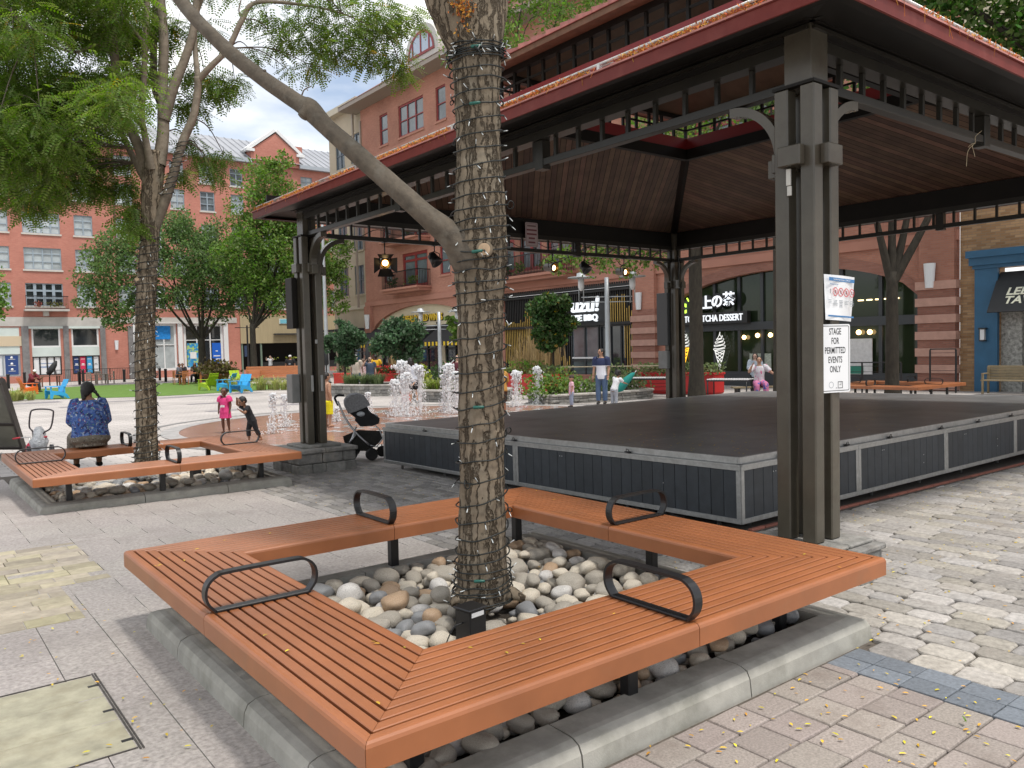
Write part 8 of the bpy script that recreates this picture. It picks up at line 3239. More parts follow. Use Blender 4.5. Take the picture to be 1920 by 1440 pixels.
tag(mb.build('green_leaf', BRIGHT, None, (p.x, p.y, gz(p.x, p.y) + .01)), 'single small green leaf lying on the slate band', 'leaf')
# ---------------------------------------------------------------- people
SKIN = {'dark': pm('deep brown skin', (.115, .052, .030), .5), 'brown': pm('brown skin', (.27, .135, .080), .5), 'tan': pm('tan skin', (.40, .225, .145), .5), 'light': pm('light skin', (.53, .34, .26), .5)}
EYE_M = pm('dark eye', (.012, .009, .008), .2)
LIP_M = pm('lip', (.22, .07, .055), .5)
HAIRK = pm('black hair', (.011, .009, .008), .55, noise=(60, .5), bump=(90, .9, .008))
HAIRW = pm('white hair', (.60, .59, .57), .7, noise=(60, .2), bump=(90, .6, .006))
SHOE = pm('dark shoe', (.025, .023, .022), .5)
def remeshed(mb, name, mats, vox, parent, smooth=2):
 """Melt the collected pieces into one continuous skin."""
 me = mb.mesh(name, mats)
 o = bpy.data.objects.new(name, me)
 COL.objects.link(o)
 m = o.modifiers.new('melt', 'REMESH')
 m.mode = 'VOXEL'
 m.voxel_size = vox
 m.use_smooth_shade = True
 if smooth:
  s = o.modifiers.new('soft', 'SMOOTH')
  s.iterations = smooth
  s.factor = .5
 bpy.context.view_layer.update()
 new = bpy.data.meshes.new_from_object(o.evaluated_get(bpy.context.evaluated_depsgraph_get()))
 new.name = name
 o.modifiers.clear()
 o.data = new
 bpy.data.meshes.remove(me)
 new.materials.clear()
 for k in (mats if isinstance(mats, list) else [mats]):
  new.materials.append(k)
 o.parent = parent
 return o
def rings(mb, C, axis_pts, prof, n=14):
 """Elliptical sections (centre, rx, ry) stacked, sides along the person's x and y."""
 vs, fs = [], []
 for (c, rx, ry, xa, ya) in prof:
  for k in range(n):
   a = 2 * math.pi * k / n
   vs.append(Vector(c) + xa * (rx * math.cos(a)) + ya * (ry * math.sin(a)))
 m = len(prof)
 for i in range(m - 1):
  for k in range(n):
   fs.append((i * n + k, i * n + (k + 1) % n, (i + 1) * n + (k + 1) % n, (i + 1) * n + k))
 fs.append(tuple(range(n))[::-1])
 fs.append(tuple(range((m - 1) * n, m * n)))
 mb.add(vs, fs)
U = lambda *v: Vector(v).normalized()
STAND = dict(spine=(0, .02, 1), ruR=(.16, .02, -1), rlR=(.05, .22, -1), ruL=(-.16, .02, -1), rlL=(-.05, .22, -1), tR=(.03, .03, -1), sR=(.0, -.03, -1), tL=(-.03, .03, -1), sL=(.0, -.03, -1), look=(0, 1, -.05))
SIT = dict(STAND, tR=(.12, 1, -.05), sR=(.02, .1, -1), tL=(-.12, 1, -.05), sL=(-.02, .1, -1), ruR=(.15, .25, -1), rlR=(-.1, 1, -.3), ruL=(-.15, .25, -1), rlL=(.1, 1, -.3), spine=(0, .10, 1))
def person(label, loc, face, H, pose, skin, hair=None, wear=(), hs=.135, bulk=1.0, seat=None, vox=.012, shoes=True, group=None, bare=False):
 """loc: ground point under the pelvis (or the seat's point when seat is a height above it). face: direction looked at, in plan."""
 d = Vector((face[0], face[1], 0)).normalized()
 t = thing('person', label, 'person', tuple(loc), math.atan2(-d.x, d.y), group)
 Q = dict(STAND)
 Q.update(pose)
 child = hs > .155
 hipz = (.50 if not child else .455)
 leg = hipz - .035
 P0 = Vector((0, 0, (seat + .062 * H * bulk) if seat is not None else 0))
 legs = {}
 hw = .052 * (1 + .35 * (bulk - 1))
 sw = (.112 if not child else .098) * (1 + .35 * (bulk - 1)) * Q.get('sw', 1)
 girth = Q.get('girth', 1.0)
 if seat is None:
  low = min(sum(U(*Q[a]).z * leg / 2 for a in ('t' + s, 's' + s)) for s in 'RL')
  P0 = Vector((0, 0, -low * H + .042 * H))
 sp = U(*Q['spine'])
 xa = Vector((1, 0, 0))
 xa = (xa - sp * xa.dot(sp)).normalized()
 if 'twist' in Q:
  xs = Matrix.Rotation(Q['twist'], 3, sp) @ xa
 else:
  xs = xa
 ya = sp.cross(xa) if False else xa.cross(sp) * -1
 ya = sp.cross(xa)
 ys = sp.cross(xs)
 tor = (1 - hs - .03) - hipz                     # hip line to neck base
 at = lambda k: P0 + sp * (k * tor * H)
 neck = at(1.0)
 headdir = U(*Q.get('headup', tuple(sp * .7 + Vector((0, 0, .3)))))
 look = U(*Q['look'])
 hc = neck + headdir * ((.03 + hs * .5) * H)
 look = (look - headdir * look.dot(headdir)).normalized()
 hx = look.cross(headdir).normalized()
 hr = hs * H / 2
 ARM = (.165, .140) if not child else (.150, .125)
 J = {}
 for s, sg in (('R', 1), ('L', -1)):
  sh = at(.93) + xs * (sg * sw * H)
  el = sh + U(*Q['ru' + s]) * ARM[0] * H
  wr = el + U(*Q['rl' + s]) * ARM[1] * H
  hp = P0 + xa * (sg * hw * H)
  kn = hp + U(*Q['t' + s]) * leg / 2 * H
  an = kn + U(*Q['s' + s]) * leg / 2 * H
  J[s] = (sh, el, wr, hp, kn, an)
 b = .5 + .5 * bulk
 B = b * H
 def torso(mb, k0, k1, grow, n=9, flare=0):
  prof = []
  tab = [(-.22, .060, .052), (-.08, .090, .068), (.04, .096, .070), (.22, .086, .064), (.42, .080 * (1 + .25 * (bulk - 1)), .062 * (1 + .45 * (bulk - 1))), (.66, .092, .066), (.84, .094, .058), (.95, .070, .046), (1.0, .040, .036), (1.06, .030, .030)]
  if child:
   tab = [(k, rx * .95, ry * 1.08) for k, rx, ry in tab]
  for i in range(n):
   k = k0 + (k1 - k0) * i / (n - 1)
   rx, ry = np.interp(k, [q[0] for q in tab], [q[1] for q in tab]) * (1 + (girth - 1) * min(1, max(0, (.9 - k) * 4))), np.interp(k, [q[0] for q in tab], [q[2] for q in tab])
   w = min(1, max(0, k))
   X = (xa * (1 - w) + xs * w).normalized()
   Y = sp.cross(X)
   f = 1 + flare * max(0, .25 - k)
   if grow and k < .12:      # cloth hangs straight from the hips
    rx, ry = max(rx, .094 * (.95 if child else 1)), max(ry, .066)
   prof.append((at(k), rx * B * f + grow, ry * B * f + grow, X, Y))
  rings(mb, None, None, prof)
 def arm(mb, s, f, grow, taper=1):
  sh, el, wr, *_ = J[s]
  pts, rad = [sh - (sh - at(.86)) * .25, sh, sh + (el - sh) * .5, el, el + (wr - el) * .45, wr], [.036, .036, .031, .025, .024, .0175]
  L = [0]
  for a, c in zip(pts[:-1], pts[1:]):
   L.append(L[-1] + (c - a).length)
  end = L[-1] * f
  op, orr = [], []
  for i in range(11):
   u = end * i / 10
   j = min(len(L) - 2, max(q for q in range(len(L)) if L[q] <= u + 1e-9))
   j = min(j, len(L) - 2)
   w = (u - L[j]) / max(1e-6, L[j + 1] - L[j])
   op.append(pts[j].lerp(pts[j + 1], min(1, w)))
   orr.append((rad[j] + (rad[j + 1] - rad[j]) * min(1, w)) * B + grow)
  mb.tube(op, orr, 12)
 def legm(mb, s, f, grow, straight=0.0):
  *_, hp, kn, an = J[s]
  pts, rad = [hp + Vector((0, 0, .01 * H)), hp.lerp(kn, .3), hp.lerp(kn, .7), kn, kn.lerp(an, .35), kn.lerp(an, .75), an], [.058, .054, .043, .034, .035, .024, .020]
  L = [0]
  for a, c in zip(pts[:-1], pts[1:]):
   L.append(L[-1] + (c - a).length)
  end = L[-1] * f
  op, orr = [], []
  for i in range(15):
   u = end * i / 14
   j = min(len(L) - 2, max(q for q in range(len(L)) if L[q] <= u + 1e-9))
   w = min(1, (u - L[j]) / max(1e-6, L[j + 1] - L[j]))
   op.append(pts[j].lerp(pts[j + 1], w))
   r = (rad[j] + (rad[j + 1] - rad[j]) * w)
   orr.append((r + straight * max(0, .048 - r)) * B + grow)
  mb.tube(op, orr, 12)
 # ---- the body
 mb = MB()
 torso(mb, -.22, 1.06, 0)
 mb.tube([neck - sp * .03 * H, neck + headdir * .05 * H], .030 * H * (1.1 if not child else .95), 10)
 Mh = Matrix((hx, look, headdir)).transposed()
 mb.ball(hc + headdir * hr * .12, (hr * .74, hr * .86, hr * .86), M=Mh, n=16, m=11)
 mb.ball(hc - headdir * hr * .38 + look * hr * .14, (hr * .56, hr * .62, hr * .58), M=Mh, n=14, m=9)
 mb.tube([hc + look * hr * .78 + headdir * hr * .08, hc + look * hr * .97 - headdir * hr * .22], [hr * .09, hr * .15], 8)
 for sg in (-1, 1):
  mb.ball(hc + hx * sg * hr * .76 - headdir * hr * .05, (hr * .10, hr * .18, hr * .25), M=Mh, n=8, m=6)
 for s, sg in (('R', 1), ('L', -1)):
  sh, el, wr, hp, kn, an = J[s]
  arm(mb, s, 1.0, 0)
  legm(mb, s, 1.0, 0)
  fd = (wr - el).normalized()
  side = fd.cross(Vector((0, 0, 1)))
  side = (Vector((1, 0, 0)) if side.length < .2 else side).normalized()
  nn = fd.cross(side).normalized()
  hl = .055 * H * (1.0 if not child else .9)
  pc = wr + fd * hl * .5
  Mp = Matrix((side, nn, fd)).transposed()
  mb.ball(pc, (hl * .42, hl * .20, hl * .58), M=Mp, n=10, m=8)
  fr = max(.0068 * H / 1.7 * 1.15, vox * .55)
  for i, (off, ln) in enumerate(((-.33, .72), (-.11, .86), (.11, .82), (.33, .62))):
   a = wr + fd * hl * .95 + side * off * hl
   m1 = a + fd * hl * ln * .5 + nn * sg * hl * .06
   m2 = m1 + (fd * .8 + nn * sg * .5).normalized() * hl * ln * .45
   mb.tube([a - fd * hl * .2, a, m1, m2], [fr, fr, fr * .95, fr * .8], 6)
  th = wr + fd * hl * .35 - side * sg * hl * .34
  mb.tube([th, th - side * sg * hl * .28 + fd * hl * .32, th - side * sg * hl * .32 + fd * hl * .62], [fr * 1.2, fr * 1.1, fr * .85], 6)
  sh_d = (an - kn).normalized()
  toe = Vector((0, 1, 0)) if abs(sh_d.z) > .5 else Vector((0, .6, -.8))
  if 'foot' + s in Q:
   toe = U(*Q['foot' + s])
  fl = .135 * H
  mb.tube([an + sh_d * .0, an - toe * fl * .18 + Vector((0, 0, -.02 * H)), an + toe * fl * .3 + Vector((0, 0, -.022 * H)), an + toe * fl * .68 + Vector((0, 0, -.028 * H))], [.021 * H, .024 * H, .024 * H, .014 * H], 10)
 body = remeshed(mb, 'body', [skin, EYE_M, LIP_M], vox, t)
 co = np.zeros(len(body.data.polygons) * 3)
 body.data.polygons.foreach_get('center', co)
 co = co.reshape(-1, 3)
 mi = np.zeros(len(co), dtype=np.int32)
 rel = co - np.array(hc)
 lx, ly, lz = rel @ np.array(hx) / hr, rel @ np.array(look) / hr, rel @ np.array(headdir) / hr
 fr_ = ly > .35
 for sg in (-1, 1):
  mi[fr_ & (((lx - sg * .30) / .15) ** 2 + ((lz - .06) / .085) ** 2 < 1)] = 1
  mi[fr_ & (abs(lx - sg * .31) < .19) & (abs(lz - .26) < .045)] = 1
 mi[fr_ & ((lx / .24) ** 2 + ((lz + .48) / .085) ** 2 < 1)] = 2
 body.data.polygons.foreach_set('material_index', mi)
 # ---- clothes and hair
 for w in wear:
  kind, mat = w[0], w[1]
  opt = w[2] if len(w) > 2 else {}
  mb = MB()
  g = opt.get('g', .009)
  if kind in ('shirt', 'dress', 'jacket'):
   torso(mb, opt.get('low', -.10), .985, g, 11, opt.get('flare', 0))
   for s in 'RL':
    arm(mb, s, opt.get('sleeve', .42), g + opt.get('sg', .004))
   if kind == 'dress':
    pass
  elif kind == 'trousers':
   torso(mb, -.20, opt.get('high', .14), g, 7)
   for s in 'RL':
    legm(mb, s, opt.get('leg', .97), g, opt.get('straight', .5))
  elif kind == 'shorts':
   torso(mb, -.20, opt.get('high', .12), g, 7)
   for s in 'RL':
    legm(mb, s, opt.get('leg', .48), g + .006, .8)
  elif kind == 'skirt':
   torso(mb, -.24, .16, g + .01, 8)
   for s in 'RL':
    legm(mb, s, opt.get('leg', .85), g + .022, 1.0)
   k_ = (J['R'][4] + J['L'][4]) / 2
   mb.ball(P0.lerp(k_, .45), (.10 * B, .13 * B, .055 * B), n=12, m=8)
   mb.ball(P0 + Vector((0, .01, -.012)), (.135 * B, .10 * B, .062 * B), n=14, m=9)
  elif kind == 'shoes':
   for s in 'RL':
    sh, el, wr, hp, kn, an = J[s]
    toe = U(*Q['foot' + s]) if 'foot' + s in Q else Vector((0, 1, 0))
    fl = .15 * H
    mb.tube([an + Vector((0, 0, .01 * H)), an - toe * fl * .2 + Vector((0, 0, -.02 * H)), an + toe * fl * .3 + Vector((0, 0, -.022 * H)), an + toe * fl * .72 + Vector((0, 0, -.028 * H))], [.025 * H, .029 * H, .028 * H, .018 * H], 10)
  elif kind == 'hair':
   st = opt.get('style', 'short')
   k = 1.0
   mb.ball(hc + headdir * hr * .20 - look * hr * .13, (hr * .84, hr * .86, hr * .86), M=Mh, n=16, m=10)
   mb.ball(hc - headdir * hr * .10 - look * hr * .40, (hr * .72, hr * .52, hr * .62), M=Mh, n=14, m=9)
   if st == 'afro':
    for _ in range(26):
     a = U(random.gauss(0, 1), random.gauss(-.5, .8), random.gauss(.5, .7))
     mb.ball(hc + hx * a.x * hr * .75 + look * (a.y * hr * .7 - hr * .18) + headdir * (a.z * hr * .72 + hr * .18), hr * .36, n=8, m=6)
   if st in ('long', 'braid'):
    mb.tube([hc - look * hr * .55, hc - look * hr * .7 - headdir * hr * 1.0, hc - look * hr * .62 - headdir * hr * 1.9], [hr * .62, hr * .55, hr * .28], 10)
    for sg in (-1, 1):
     mb.tube([hc + hx * sg * hr * .7 + headdir * hr * .2, hc + hx * sg * hr * .74 - headdir * hr * .7, hc + hx * sg * hr * .6 - headdir * hr * 1.6], [hr * .25, hr * .26, hr * .12], 8)
   if st == 'puffs':
    for sg in (-1, 1):
     mb.ball(hc + hx * sg * hr * .62 - look * hr * .45 + headdir * hr * .3, hr * .38, n=9, m=7)
   if st == 'plait':
    mb.ball(hc - headdir * hr * .35 - look * hr * .52 - hx * hr * .25, (hr * .55, hr * .45, hr * .7), M=Mh)
    mb.tube([hc - hx * hr * .62 - look * hr * .35 - headdir * hr * .1, hc - hx * hr * .62 - look * hr * .45 - headdir * hr * 1.5], [hr * .34, hr * .28], 8)
    P_ = [hc + hx * hr * .55 - look * hr * .45, hc + hx * hr * .95 - look * hr * .5 - headdir * hr * .75, hc + hx * hr * 1.35 - look * hr * .42 - headdir * hr * 1.35, hc + hx * hr * 1.75 - look * hr * .3 - headdir * hr * 1.7]
    S_ = spline([tuple(q) for q in P_], 7)
    mb.tube(S_, [hr * (.24 + .07 * math.sin(i * 1.7)) * (1 - .5 * i / len(S_)) for i in range(len(S_))], 8)
  elif kind == 'cap':
   mb.ball(hc + headdir * hr * .34 - look * hr * .03, (hr * .84, hr * .92, hr * .72), M=Mh, n=16, m=10)
   if opt.get('brim'):
    mb.ball(hc + headdir * hr * .36 + look * hr * .95, (hr * .55, hr * .42, hr * .07), M=Mh)
  elif kind == 'print':          # flat print on the chest
   c = at(opt.get('k', .55))
   q = c + ys * (opt.get('out', .075) * B + g)
   M_ = Matrix((xs, sp, ys)).transposed().to_4x4()
   M_.translation = q
   for (x, y, ww, hh) in opt['rects']:
    mb.cbox((x * H, y * H, 0), (ww * H, hh * H, .012), 0, None, M_)
   o = mb.build('shirt_print', mat, t)
   continue
  nm = {'cap': 'cap'}.get(kind, kind)
  remeshed(mb, nm, mat, vox * opt.get('v', 1.0), t, 2)
 return t, J, hc
def fabric(name, c, **k):
 k.setdefault('noise', (30, .12))
 k.setdefault('bump', (16, .5, .02))
 return pm(name, c, .9, **k)
def two_tone(name, low, high, z):
 """Upper and lower fields of one garment, split at a height above the wearer's feet."""
 m = pm(name, low, .9, noise=(30, .1))
 N, L = m.node_tree.nodes, m.node_tree.links
 b = N['Principled BSDF']
 tc = N.new('ShaderNodeTexCoord')
 s = N.new('ShaderNodeSeparateXYZ')
 L.new(tc.outputs['Object'], s.inputs[0])
 g = N.new('ShaderNodeMath')
 g.operation = 'GREATER_THAN'
 g.inputs[1].default_value = z
 L.new(s.outputs[2], g.inputs[0])
 mx = N.new('ShaderNodeMix')
 mx.data_type = 'RGBA'
 mx.inputs[6].default_value = (*low, 1)
 mx.inputs[7].default_value = (*high, 1)
 L.new(g.outputs[0], mx.inputs[0])
 L.new(mx.outputs[2], b.inputs['Base Color'])
 return m
def floral(name, base, spots, scale=22):
 m = pm(name, base, .9, noise=(8, .15), bump=(14, .5, .02))
 N, L = m.node_tree.nodes, m.node_tree.links
 b = N['Principled BSDF']
 tc = N.new('ShaderNodeTexCoord')
 cur = b.inputs['Base Color'].links[0].from_socket
 for i, (c, lo) in enumerate(spots):
  mp = N.new('ShaderNodeMapping')
  mp.inputs['Location'].default_value = (i * 3.1, i * 1.7, i * 2.3)
  L.new(tc.outputs['Object'], mp.inputs['Vector'])
  v = N.new('ShaderNodeTexNoise')
  v.inputs['Scale'].default_value = scale * (1 + .3 * i)
  v.inputs['Detail'].default_value = 3
  L.new(mp.outputs[0], v.inputs['Vector'])
  r = N.new('ShaderNodeMapRange')
  r.inputs['From Min'].default_value = lo
  r.inputs['From Max'].default_value = lo + .03
  L.new(v.outputs[0], r.inputs['Value'])
  mx = N.new('ShaderNodeMix')
  mx.data_type = 'RGBA'
  mx.inputs[7].default_value = (*c, 1)
  L.new(r.outputs[0], mx.inputs[0])
  L.new(cur, mx.inputs[6])
  cur = mx.outputs[2]
 L.new(cur, b.inputs['Base Color'])
 return m
TOCAM = lambda p: (-p[0], -p[1])
RIGHT = (RT[0], RT[1])
LEFTW = (-RT[0], -RT[1])
AWAY = (FW[0], FW[1])
JEANS = fabric('blue denim', (.075, .12, .21))
BLACKC = fabric('black cotton', (.014, .014, .017))
NAVY = fabric('navy cotton', (.02, .03, .075))
def dirs(*comps):
 """Direction in plan from parts (right, away)."""
 r, a = comps
 return (RT[0] * r + FW[0] * a, RT[1] * r + FW[1] * a)
p = on_y(171, 850, 12.28)
person('woman seen from behind, in a blue flowered blouse, seated on the left slatted bench', (p.x, 12.26, 0), (.05, 1), 1.56,
       dict(SIT, sw=.80, girth=1.22, spine=(0, .12, 1), ruR=(.26, .08, -1), rlR=(-.40, .9, -.35), ruL=(-.26, .08, -1), rlL=(.40, .9, -.35), look=(-.1, 1, -.35), headup=(0, .3, 1)),
       SKIN['brown'], wear=[('hair', HAIRK, dict(style='plait')), ('shirt', floral('blue flowered blouse', (.045, .105, .33), [((.02, .035, .13), .54), ((.12, .2, .45), .56), ((.38, .44, .5), .615), ((.22, .05, .14), .63), ((.10, .24, .20), .63)], 19), dict(g=.026, sleeve=.97, low=-.04, sg=-.008)),
                             ('skirt', floral('mottled taupe skirt', (.155, .135, .105), [((.28, .26, .22), .58), ((.07, .06, .05), .60)], 26), dict(leg=.9)), ('shoes', SHOE)], bulk=1.42, seat=.365, vox=.010)
p = on_ground(424, 811)
PINK = fabric('hot pink jersey', (.62, .05, .20))
person('girl in an oversized hot pink T-shirt walking barefoot on the splash pad', p, dirs(-.15, -1), 1.04,
       dict(spine=(0, .02, 1), ruR=(.28, .02, -1), rlR=(.02, .15, -1), ruL=(-.30, .05, -1), rlL=(.05, .3, -1), tR=(.02, .10, -1), sR=(0, -.10, -1), tL=(-.03, -.05, -1), sL=(0, -.14, -1), look=(-.15, 1, -.35), headup=(-.05, .18, 1)),
       SKIN['dark'], wear=[('hair', HAIRK, dict(style='puffs')), ('shirt', PINK, dict(g=.028, low=-.42, sleeve=.36, sg=.012, flare=.35)),
                           ('print', FR_WHITE, dict(k=.42, out=.104, rects=((-.03, .0, .035, .045), (.012, .004, .035, .05), (.045, -.004, .02, .04))))], hs=.19, vox=.0075)
p = on_ground(474, 829)
person('small boy in black leaning forward with one hand raised to his brow', p, dirs(-.75, -.7), .98,
       dict(spine=(.05, .42, 1), ruR=(.25, .6, .35), rlR=(-.55, .25, .75), ruL=(-.3, .55, -.6), rlL=(-.1, .75, .45), tR=(.03, .30, -1), sR=(0, -.05, -1), tL=(-.03, -.30, -1), sL=(0, -.55, -1), look=(0, 1, -.4), headup=(0, .55, 1)),
       SKIN['brown'], wear=[('hair', HAIRK, {}), ('shirt', BLACKC, dict(g=.014, low=-.16, sleeve=.40)), ('trousers', BLACKC, dict(g=.010, leg=.80, straight=.25)),
       ('print', GREYI, dict(k=.6, out=.078, rects=((.0, .0, .05, .02), (.01, -.03, .03, .015))))], hs=.20, vox=.0075)
p = on_ground(616, 800)
person('bare-chested boy in bright yellow swimming trunks standing beside the far pavilion post', p, dirs(.75, .65), 1.32,
       dict(spine=(0, -.02, 1), ruR=(.22, -.12, -1), rlR=(-.05, .25, -1), ruL=(-.2, .05, -1), rlL=(.1, .6, -.8), tR=(.02, .04, -1), sR=(0, -.04, -1), tL=(-.02, -.02, -1), sL=(0, -.06, -1), look=(.1, 1, 0)),
       SKIN['tan'], wear=[('hair', HAIRK, {}), ('shorts', fabric('bright yellow nylon', (.68, .60, .01)), dict(leg=.56, g=.016, high=.08)), ('print', BLACKC, dict(k=-.02, out=.05, rects=((-.075, -.03, .02, .09),)))], hs=.165, vox=.0085)
p = on_ground(761, 768)
person('child in red shorts half hidden among the tall fountain jets', p, dirs(.3, .9), 1.12, dict(ruR=(.5, .2, -.6), rlR=(.2, .5, .4), ruL=(-.4, .1, -.8), tR=(.05, .2, -1)), SKIN['tan'],
       wear=[('hair', HAIRK, {}), ('shirt', fabric('pale wet T-shirt', (.42, .44, .48)), dict(g=.012)), ('shorts', fabric('coral red shorts', (.62, .06, .05)), dict(leg=.6))], hs=.17, vox=.011)
p = on_y(775, 735, 24.0)
person('tall girl in a pale T-shirt and black shorts walking behind the tallest jet', (p.x, 24.0, gz(p.x, 24)), dirs(-.3, .9), 1.62, dict(spine=(-.10, .05, 1), tR=(.1, .2, -1), sR=(0, -.3, -1), ruR=(.3, -.1, -1)), SKIN['tan'],
       wear=[('hair', HAIRK, dict(style='long')), ('shirt', fabric('pale blue T-shirt', (.47, .50, .56)), dict(g=.02)), ('shorts', BLACKC, dict(leg=.42, g=.016)), ('shoes', SHOE)], vox=.013)
p = on_y(858, 700, 27)
person('person in a dark red top raising a phone beside the near trunk', (p.x, 27, gz(p.x, 27)), dirs(-.2, -1), 1.66, dict(ruR=(.3, .5, -.5), rlR=(.3, .5, .6), ruL=(-.4, .5, -.4), rlL=(-.2, .7, .3)), SKIN['light'],
       wear=[('hair', HAIRK, {}), ('shirt', fabric('dark maroon top', (.10, .02, .03)), {}), ('trousers', BLACKC, {}), ('shoes', SHOE)], vox=.014)
p = on_y(941, 725, 17.0)
person('person in a mustard shirt and brown shorts standing just behind the near trunk', (p.x, 17.0, gz(p.x, 17)), dirs(-.6, .6), 1.40, dict(spine=(.05, .15, 1), ruL=(-.3, .4, -.9), ruR=(.4, .1, -.9)), SKIN['brown'],
       wear=[('hair', HAIRK, {}), ('shirt', fabric('mustard cotton', (.42, .22, .05)), dict(g=.035, sleeve=.6)), ('shorts', fabric('dark brown cotton', (.06, .03, .02)), {}), ('shoes', SHOE)], vox=.013)
p = on_ground(1129, 757)
person('man in a navy and white polo shirt and jeans, looking left by the pale rail', p, dirs(-.35, -1), 1.76,
       dict(ruR=(.14, .0, -1), rlR=(.10, .12, -1), ruL=(-.16, .02, -1), rlL=(.05, .25, -1), tR=(.05, .06, -1), sR=(0, -.03, -1), look=(.75, .7, 0)),
       SKIN['tan'], wear=[('hair', HAIRK, {}), ('shirt', two_tone('navy and white polo', (.66, .68, .74), (.022, .032, .085), 1.23), dict(g=.022, low=-.16, sleeve=.48, sg=.010)), ('trousers', JEANS, dict(g=.014)), ('shoes', SHOE)], vox=.011)
p = on_ground(1072, 763)
person('toddler in a pink checked shirt and dark hat, side-on behind the stage', p, dirs(-.95, -.15), .97,
       dict(spine=(0, -.02, 1), ruR=(.2, .05, -1), rlR=(0, .2, -1), look=(0, 1, -.1)), SKIN['tan'],
       wear=[('cap', pm('dark brown hat', (.05, .035, .03), .9), {}), ('shirt', floral('pink checked shirt', (.60, .32, .40), [((.75, .62, .66), .55)], 60), dict(g=.014, low=-.25)), ('trousers', fabric('pale denim', (.25, .30, .40)), {}), ('shoes', SHOE)], hs=.195, vox=.010)
p = on_ground(1152, 762)
person('child with loose black hair and a white T-shirt bending beside the teal umbrella', p, dirs(.5, .7), 1.12,
       dict(spine=(.15, .4, 1), ruR=(.3, .6, -.6), rlR=(.1, .9, -.2), ruL=(-.3, .6, -.6), look=(.3, 1, -.3), headup=(0, .4, 1)), SKIN['brown'],
       wear=[('hair', HAIRK, dict(style='afro')), ('shirt', fabric('white cotton', (.60, .61, .63)), dict(g=.016)), ('trousers', fabric('grey leggings', (.3, .32, .36)), {}), ('shoes', SHOE)], hs=.185, vox=.010)
q = on_ground(1182, 757)
t = thing('beach_umbrella', 'folded teal umbrella leaning between the black-haired child and the rail', 'umbrella', tuple(q))
mb = MB()
dq = (q - Vector(EYE)).dot(Vector(FW))
K = lambda a, b: at_depth(a, b, dq) - q
mb.tube([K(1155, 735), K(1163, 728), K(1176, 712), K(1186, 702), K(1190, 699)], [.03, .13, .12, .07, .02], 10)
mb.build('canopy', fabric('teal nylon', (.015, .22, .19)), t)
mb = MB()
mb.tube([K(1153, 737), K(1158, 757)], .02, 6)
mb.tube([K(1190, 699), K(1193, 695)], .015, 6)
mb.build('shaft', PIPE, t)
p = on_ground(1424, 752)
person('person in a printed white T-shirt seated behind the stage, covering the face with one hand', (p.x, p.y, p.z), dirs(-.15, -1), 1.68,
       dict(SIT, spine=(.02, .12, 1), ruR=(.45, .5, -.5), rlR=(-.40, .30, .95), ruL=(-.65, .25, -.7), rlL=(-.6, .5, -.2), look=(.1, 1, -.3)), SKIN['tan'],
       wear=[('hair', HAIRK, {}), ('shirt', floral('white T-shirt with pink print', (.60, .58, .62), [((.60, .15, .28), .63)], 13), dict(g=.022, sleeve=.45)),
             ('trousers', floral('pink and blue patterned wrap', (.50, .16, .30), [((.06, .10, .35), .55)], 9), dict(g=.02)), ('shoes', SHOE)], seat=.46, vox=.012)
t = thing('low_bench', 'plain dark bench behind the stage under the seated person', 'bench', (p.x, p.y + .05, p.z), math.atan2(RT[1], RT[0]))
mb = MB()
mb.bevbox((-.8, -.24, .42), (.8, .24, .46), .006)
mb.build('seat', WOODB, t)
for s in (-1, 1):
 mb = MB()
 mb.bevbox((s * .65 - .04, -.2, 0), (s * .65 + .04, .2, .419), .004)
 mb.build('leg', METAL_BLACK, t)
p2 = on_y(1416, 700, p.y + 1.1)
person('woman with long black hair and a pale denim jacket standing behind the seated person', (p2.x, p.y + 1.1, gz(p2.x, p.y + 1.1)), dirs(-.3, -1), 1.5,
       dict(ruR=(.2, .35, -1), rlR=(-.4, .8, .1), ruL=(-.2, .35, -1), rlL=(.4, .8, .1), look=(.15, 1, -.45), headup=(0, .3, 1)), SKIN['light'],
       wear=[('hair', HAIRK, dict(style='long')), ('jacket', fabric('pale denim jacket', (.36, .42, .48)), dict(g=.022, sleeve=.95)), ('trousers', BLACKC, {}), ('shoes', SHOE)], vox=.013)
def far_person(label, px, Y, face, H, pose, skin, wear, **k):
 p = on_y(px, 700, Y)
 k.setdefault('vox', .016)
 return person(label, (p.x, Y, gz(p.x, Y)), face, H, pose, skin, wear=wear, **k)
far_person('white-haired man in a cream shirt and jeans, back turned, behind the stone planter', 668, 35.2, dirs(.1, 1), 1.78, dict(ruR=(.25, .1, -1), rlR=(-.1, .6, -.5)), SKIN['light'],
           [('hair', HAIRW, {}), ('shirt', fabric('cream shirt', (.60, .52, .44)), dict(g=.03, sleeve=.5)), ('trousers', JEANS, dict(g=.016)), ('shoes', SHOE)], bulk=1.2)
far_person('woman in a pink flowered blouse standing between two men behind the planter', 682, 36.0, dirs(.3, 1), 1.58, {}, SKIN['light'],
           [('hair', pm('grey brown hair', (.16, .11, .08), .7), dict(style='short')), ('shirt', floral('pink flowered blouse', (.62, .40, .40), [((.75, .68, .66), .55)], 20), dict(g=.025)), ('trousers', fabric('pale trousers', (.42, .36, .3)), {}), ('shoes', SHOE)], bulk=1.2)
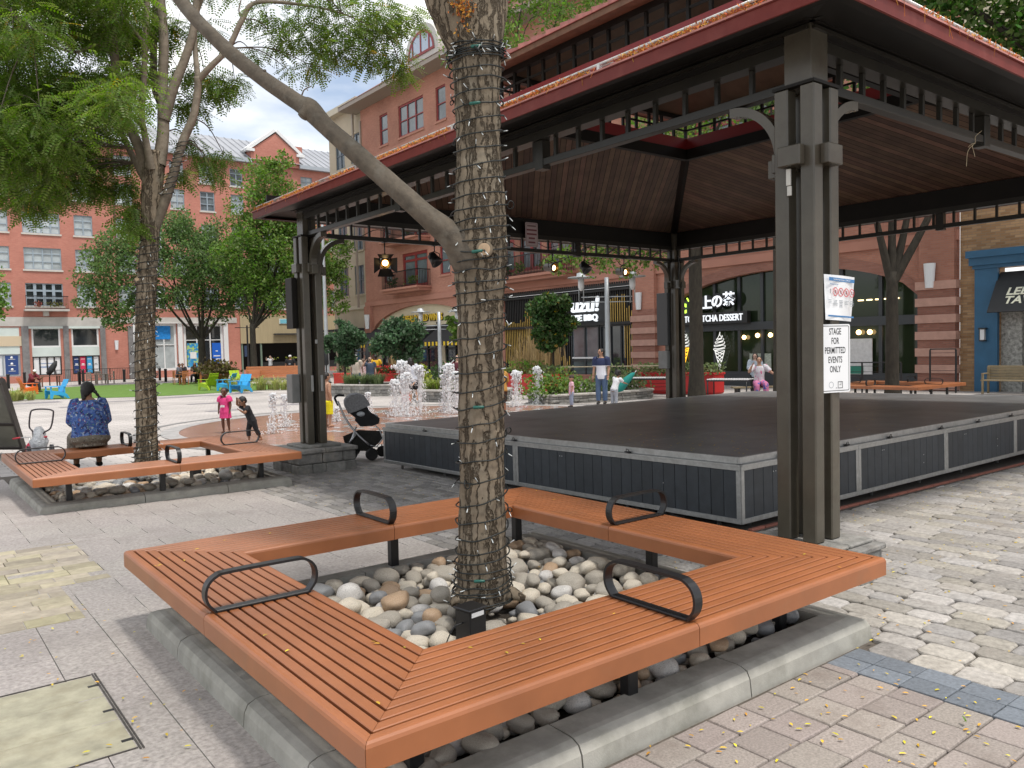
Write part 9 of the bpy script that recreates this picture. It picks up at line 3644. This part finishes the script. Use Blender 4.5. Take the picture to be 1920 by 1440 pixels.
far_person('man in a slate blue T-shirt holding a hand to his head, behind the planter', 694, 34.4, dirs(.3, -.6), 1.66, dict(ruR=(.5, .4, -.2), rlR=(-.6, .1, .9)), SKIN['light'],
           [('hair', pm('thin brown hair', (.25, .17, .12), .7), {}), ('shirt', fabric('slate blue T-shirt', (.06, .085, .13)), dict(g=.03)), ('shorts', fabric('slate shorts', (.08, .10, .14)), {}), ('shoes', SHOE)], bulk=1.3)
far_person('person in a bright yellow T-shirt beside the striped brick pier', 705, 37.6, dirs(-.2, 1), 1.75, dict(ruR=(.4, .1, -1)), SKIN['dark'],
           [('hair', HAIRK, {}), ('shirt', fabric('bright yellow T-shirt', (.66, .40, .02)), dict(g=.03)), ('trousers', fabric('khaki trousers', (.35, .26, .16)), {}), ('shoes', SHOE)])
far_person('man in a black T-shirt and white cap standing behind the long wooden bench', 545, 49.5, dirs(0, -1), 1.80, dict(ruR=(.25, 0, -1), ruL=(-.25, 0, -1)), SKIN['brown'],
           [('cap', FR_WHITE, {}), ('shirt', BLACKC, dict(g=.03)), ('trousers', BLACKC, {}), ('shoes', SHOE), ('print', GREYI, dict(k=.55, out=.075, rects=((0, 0, .07, .05),)))], bulk=1.25, vox=.018)
far_person('person in a white T-shirt holding up a phone in the dark restaurant front', 508, 70.0, dirs(0, -1), 1.7, dict(ruR=(.3, .6, -.2), rlR=(-.2, .5, .6), ruL=(-.3, .6, -.2), rlL=(.2, .5, .6)), SKIN['light'],
           [('hair', HAIRK, {}), ('shirt', fabric('white T-shirt', (.58, .6, .62)), dict(g=.03)), ('trousers', BLACKC, {}), ('shoes', SHOE)], vox=.022)
p = on_ground(58, 737)
person('man in a dark red jacket and white cap hunched forward in the orange lawn chair', (p.x, p.y, p.z), dirs(1, -.15), 1.75,
       dict(SIT, spine=(0, .38, 1), ruR=(.1, .5, -.8), rlR=(-.1, .9, .25), ruL=(-.1, .5, -.8), rlL=(.1, .9, .25), look=(0, 1, -.5), headup=(0, .6, 1), tR=(.1, 1, .02), tL=(-.1, 1, .02)), SKIN['brown'],
       wear=[('cap', FR_WHITE, {}), ('shirt', fabric('dark red jacket', (.16, .02, .03)), dict(g=.035, sleeve=.75)), ('trousers', fabric('charcoal trousers', (.035, .035, .04)), dict(g=.02)), ('shoes', SHOE)], seat=.40, vox=.018, bulk=1.2)
for i, (px, Y, dr, c, lab) in enumerate(((333, 56.6, (1, 0), (.12, .13, .16), 'person in slate grey seated at the left end of the group table'), (344, 57.6, (0, -1), (.02, .02, .025), 'person in black seated at the far side of the group table'),
                                         (367, 57.5, (0, -1), (.025, .022, .025), 'long-haired person in black seated facing the square at the group table'), (380, 56.7, (-1, 0), (.10, .11, .13), 'grey-shirted man seated in profile at the right end of the group table'))):
 p = on_y(px, 700, Y)
 person(lab, (p.x, Y, gz(p.x, Y)), dirs(*dr), 1.72, dict(SIT, spine=(0, .2, 1)), SKIN['brown'], wear=[('hair', HAIRK, dict(style='long' if i == 2 else 'short')), ('shirt', fabric('group shirt %s' % ('slate', 'black', 'ink', 'grey')[i], c), dict(g=.03, sleeve=.5)), ('trousers', BLACKC, {}), ('shoes', SHOE)], seat=.46, vox=.02, group='people seated at the group table')
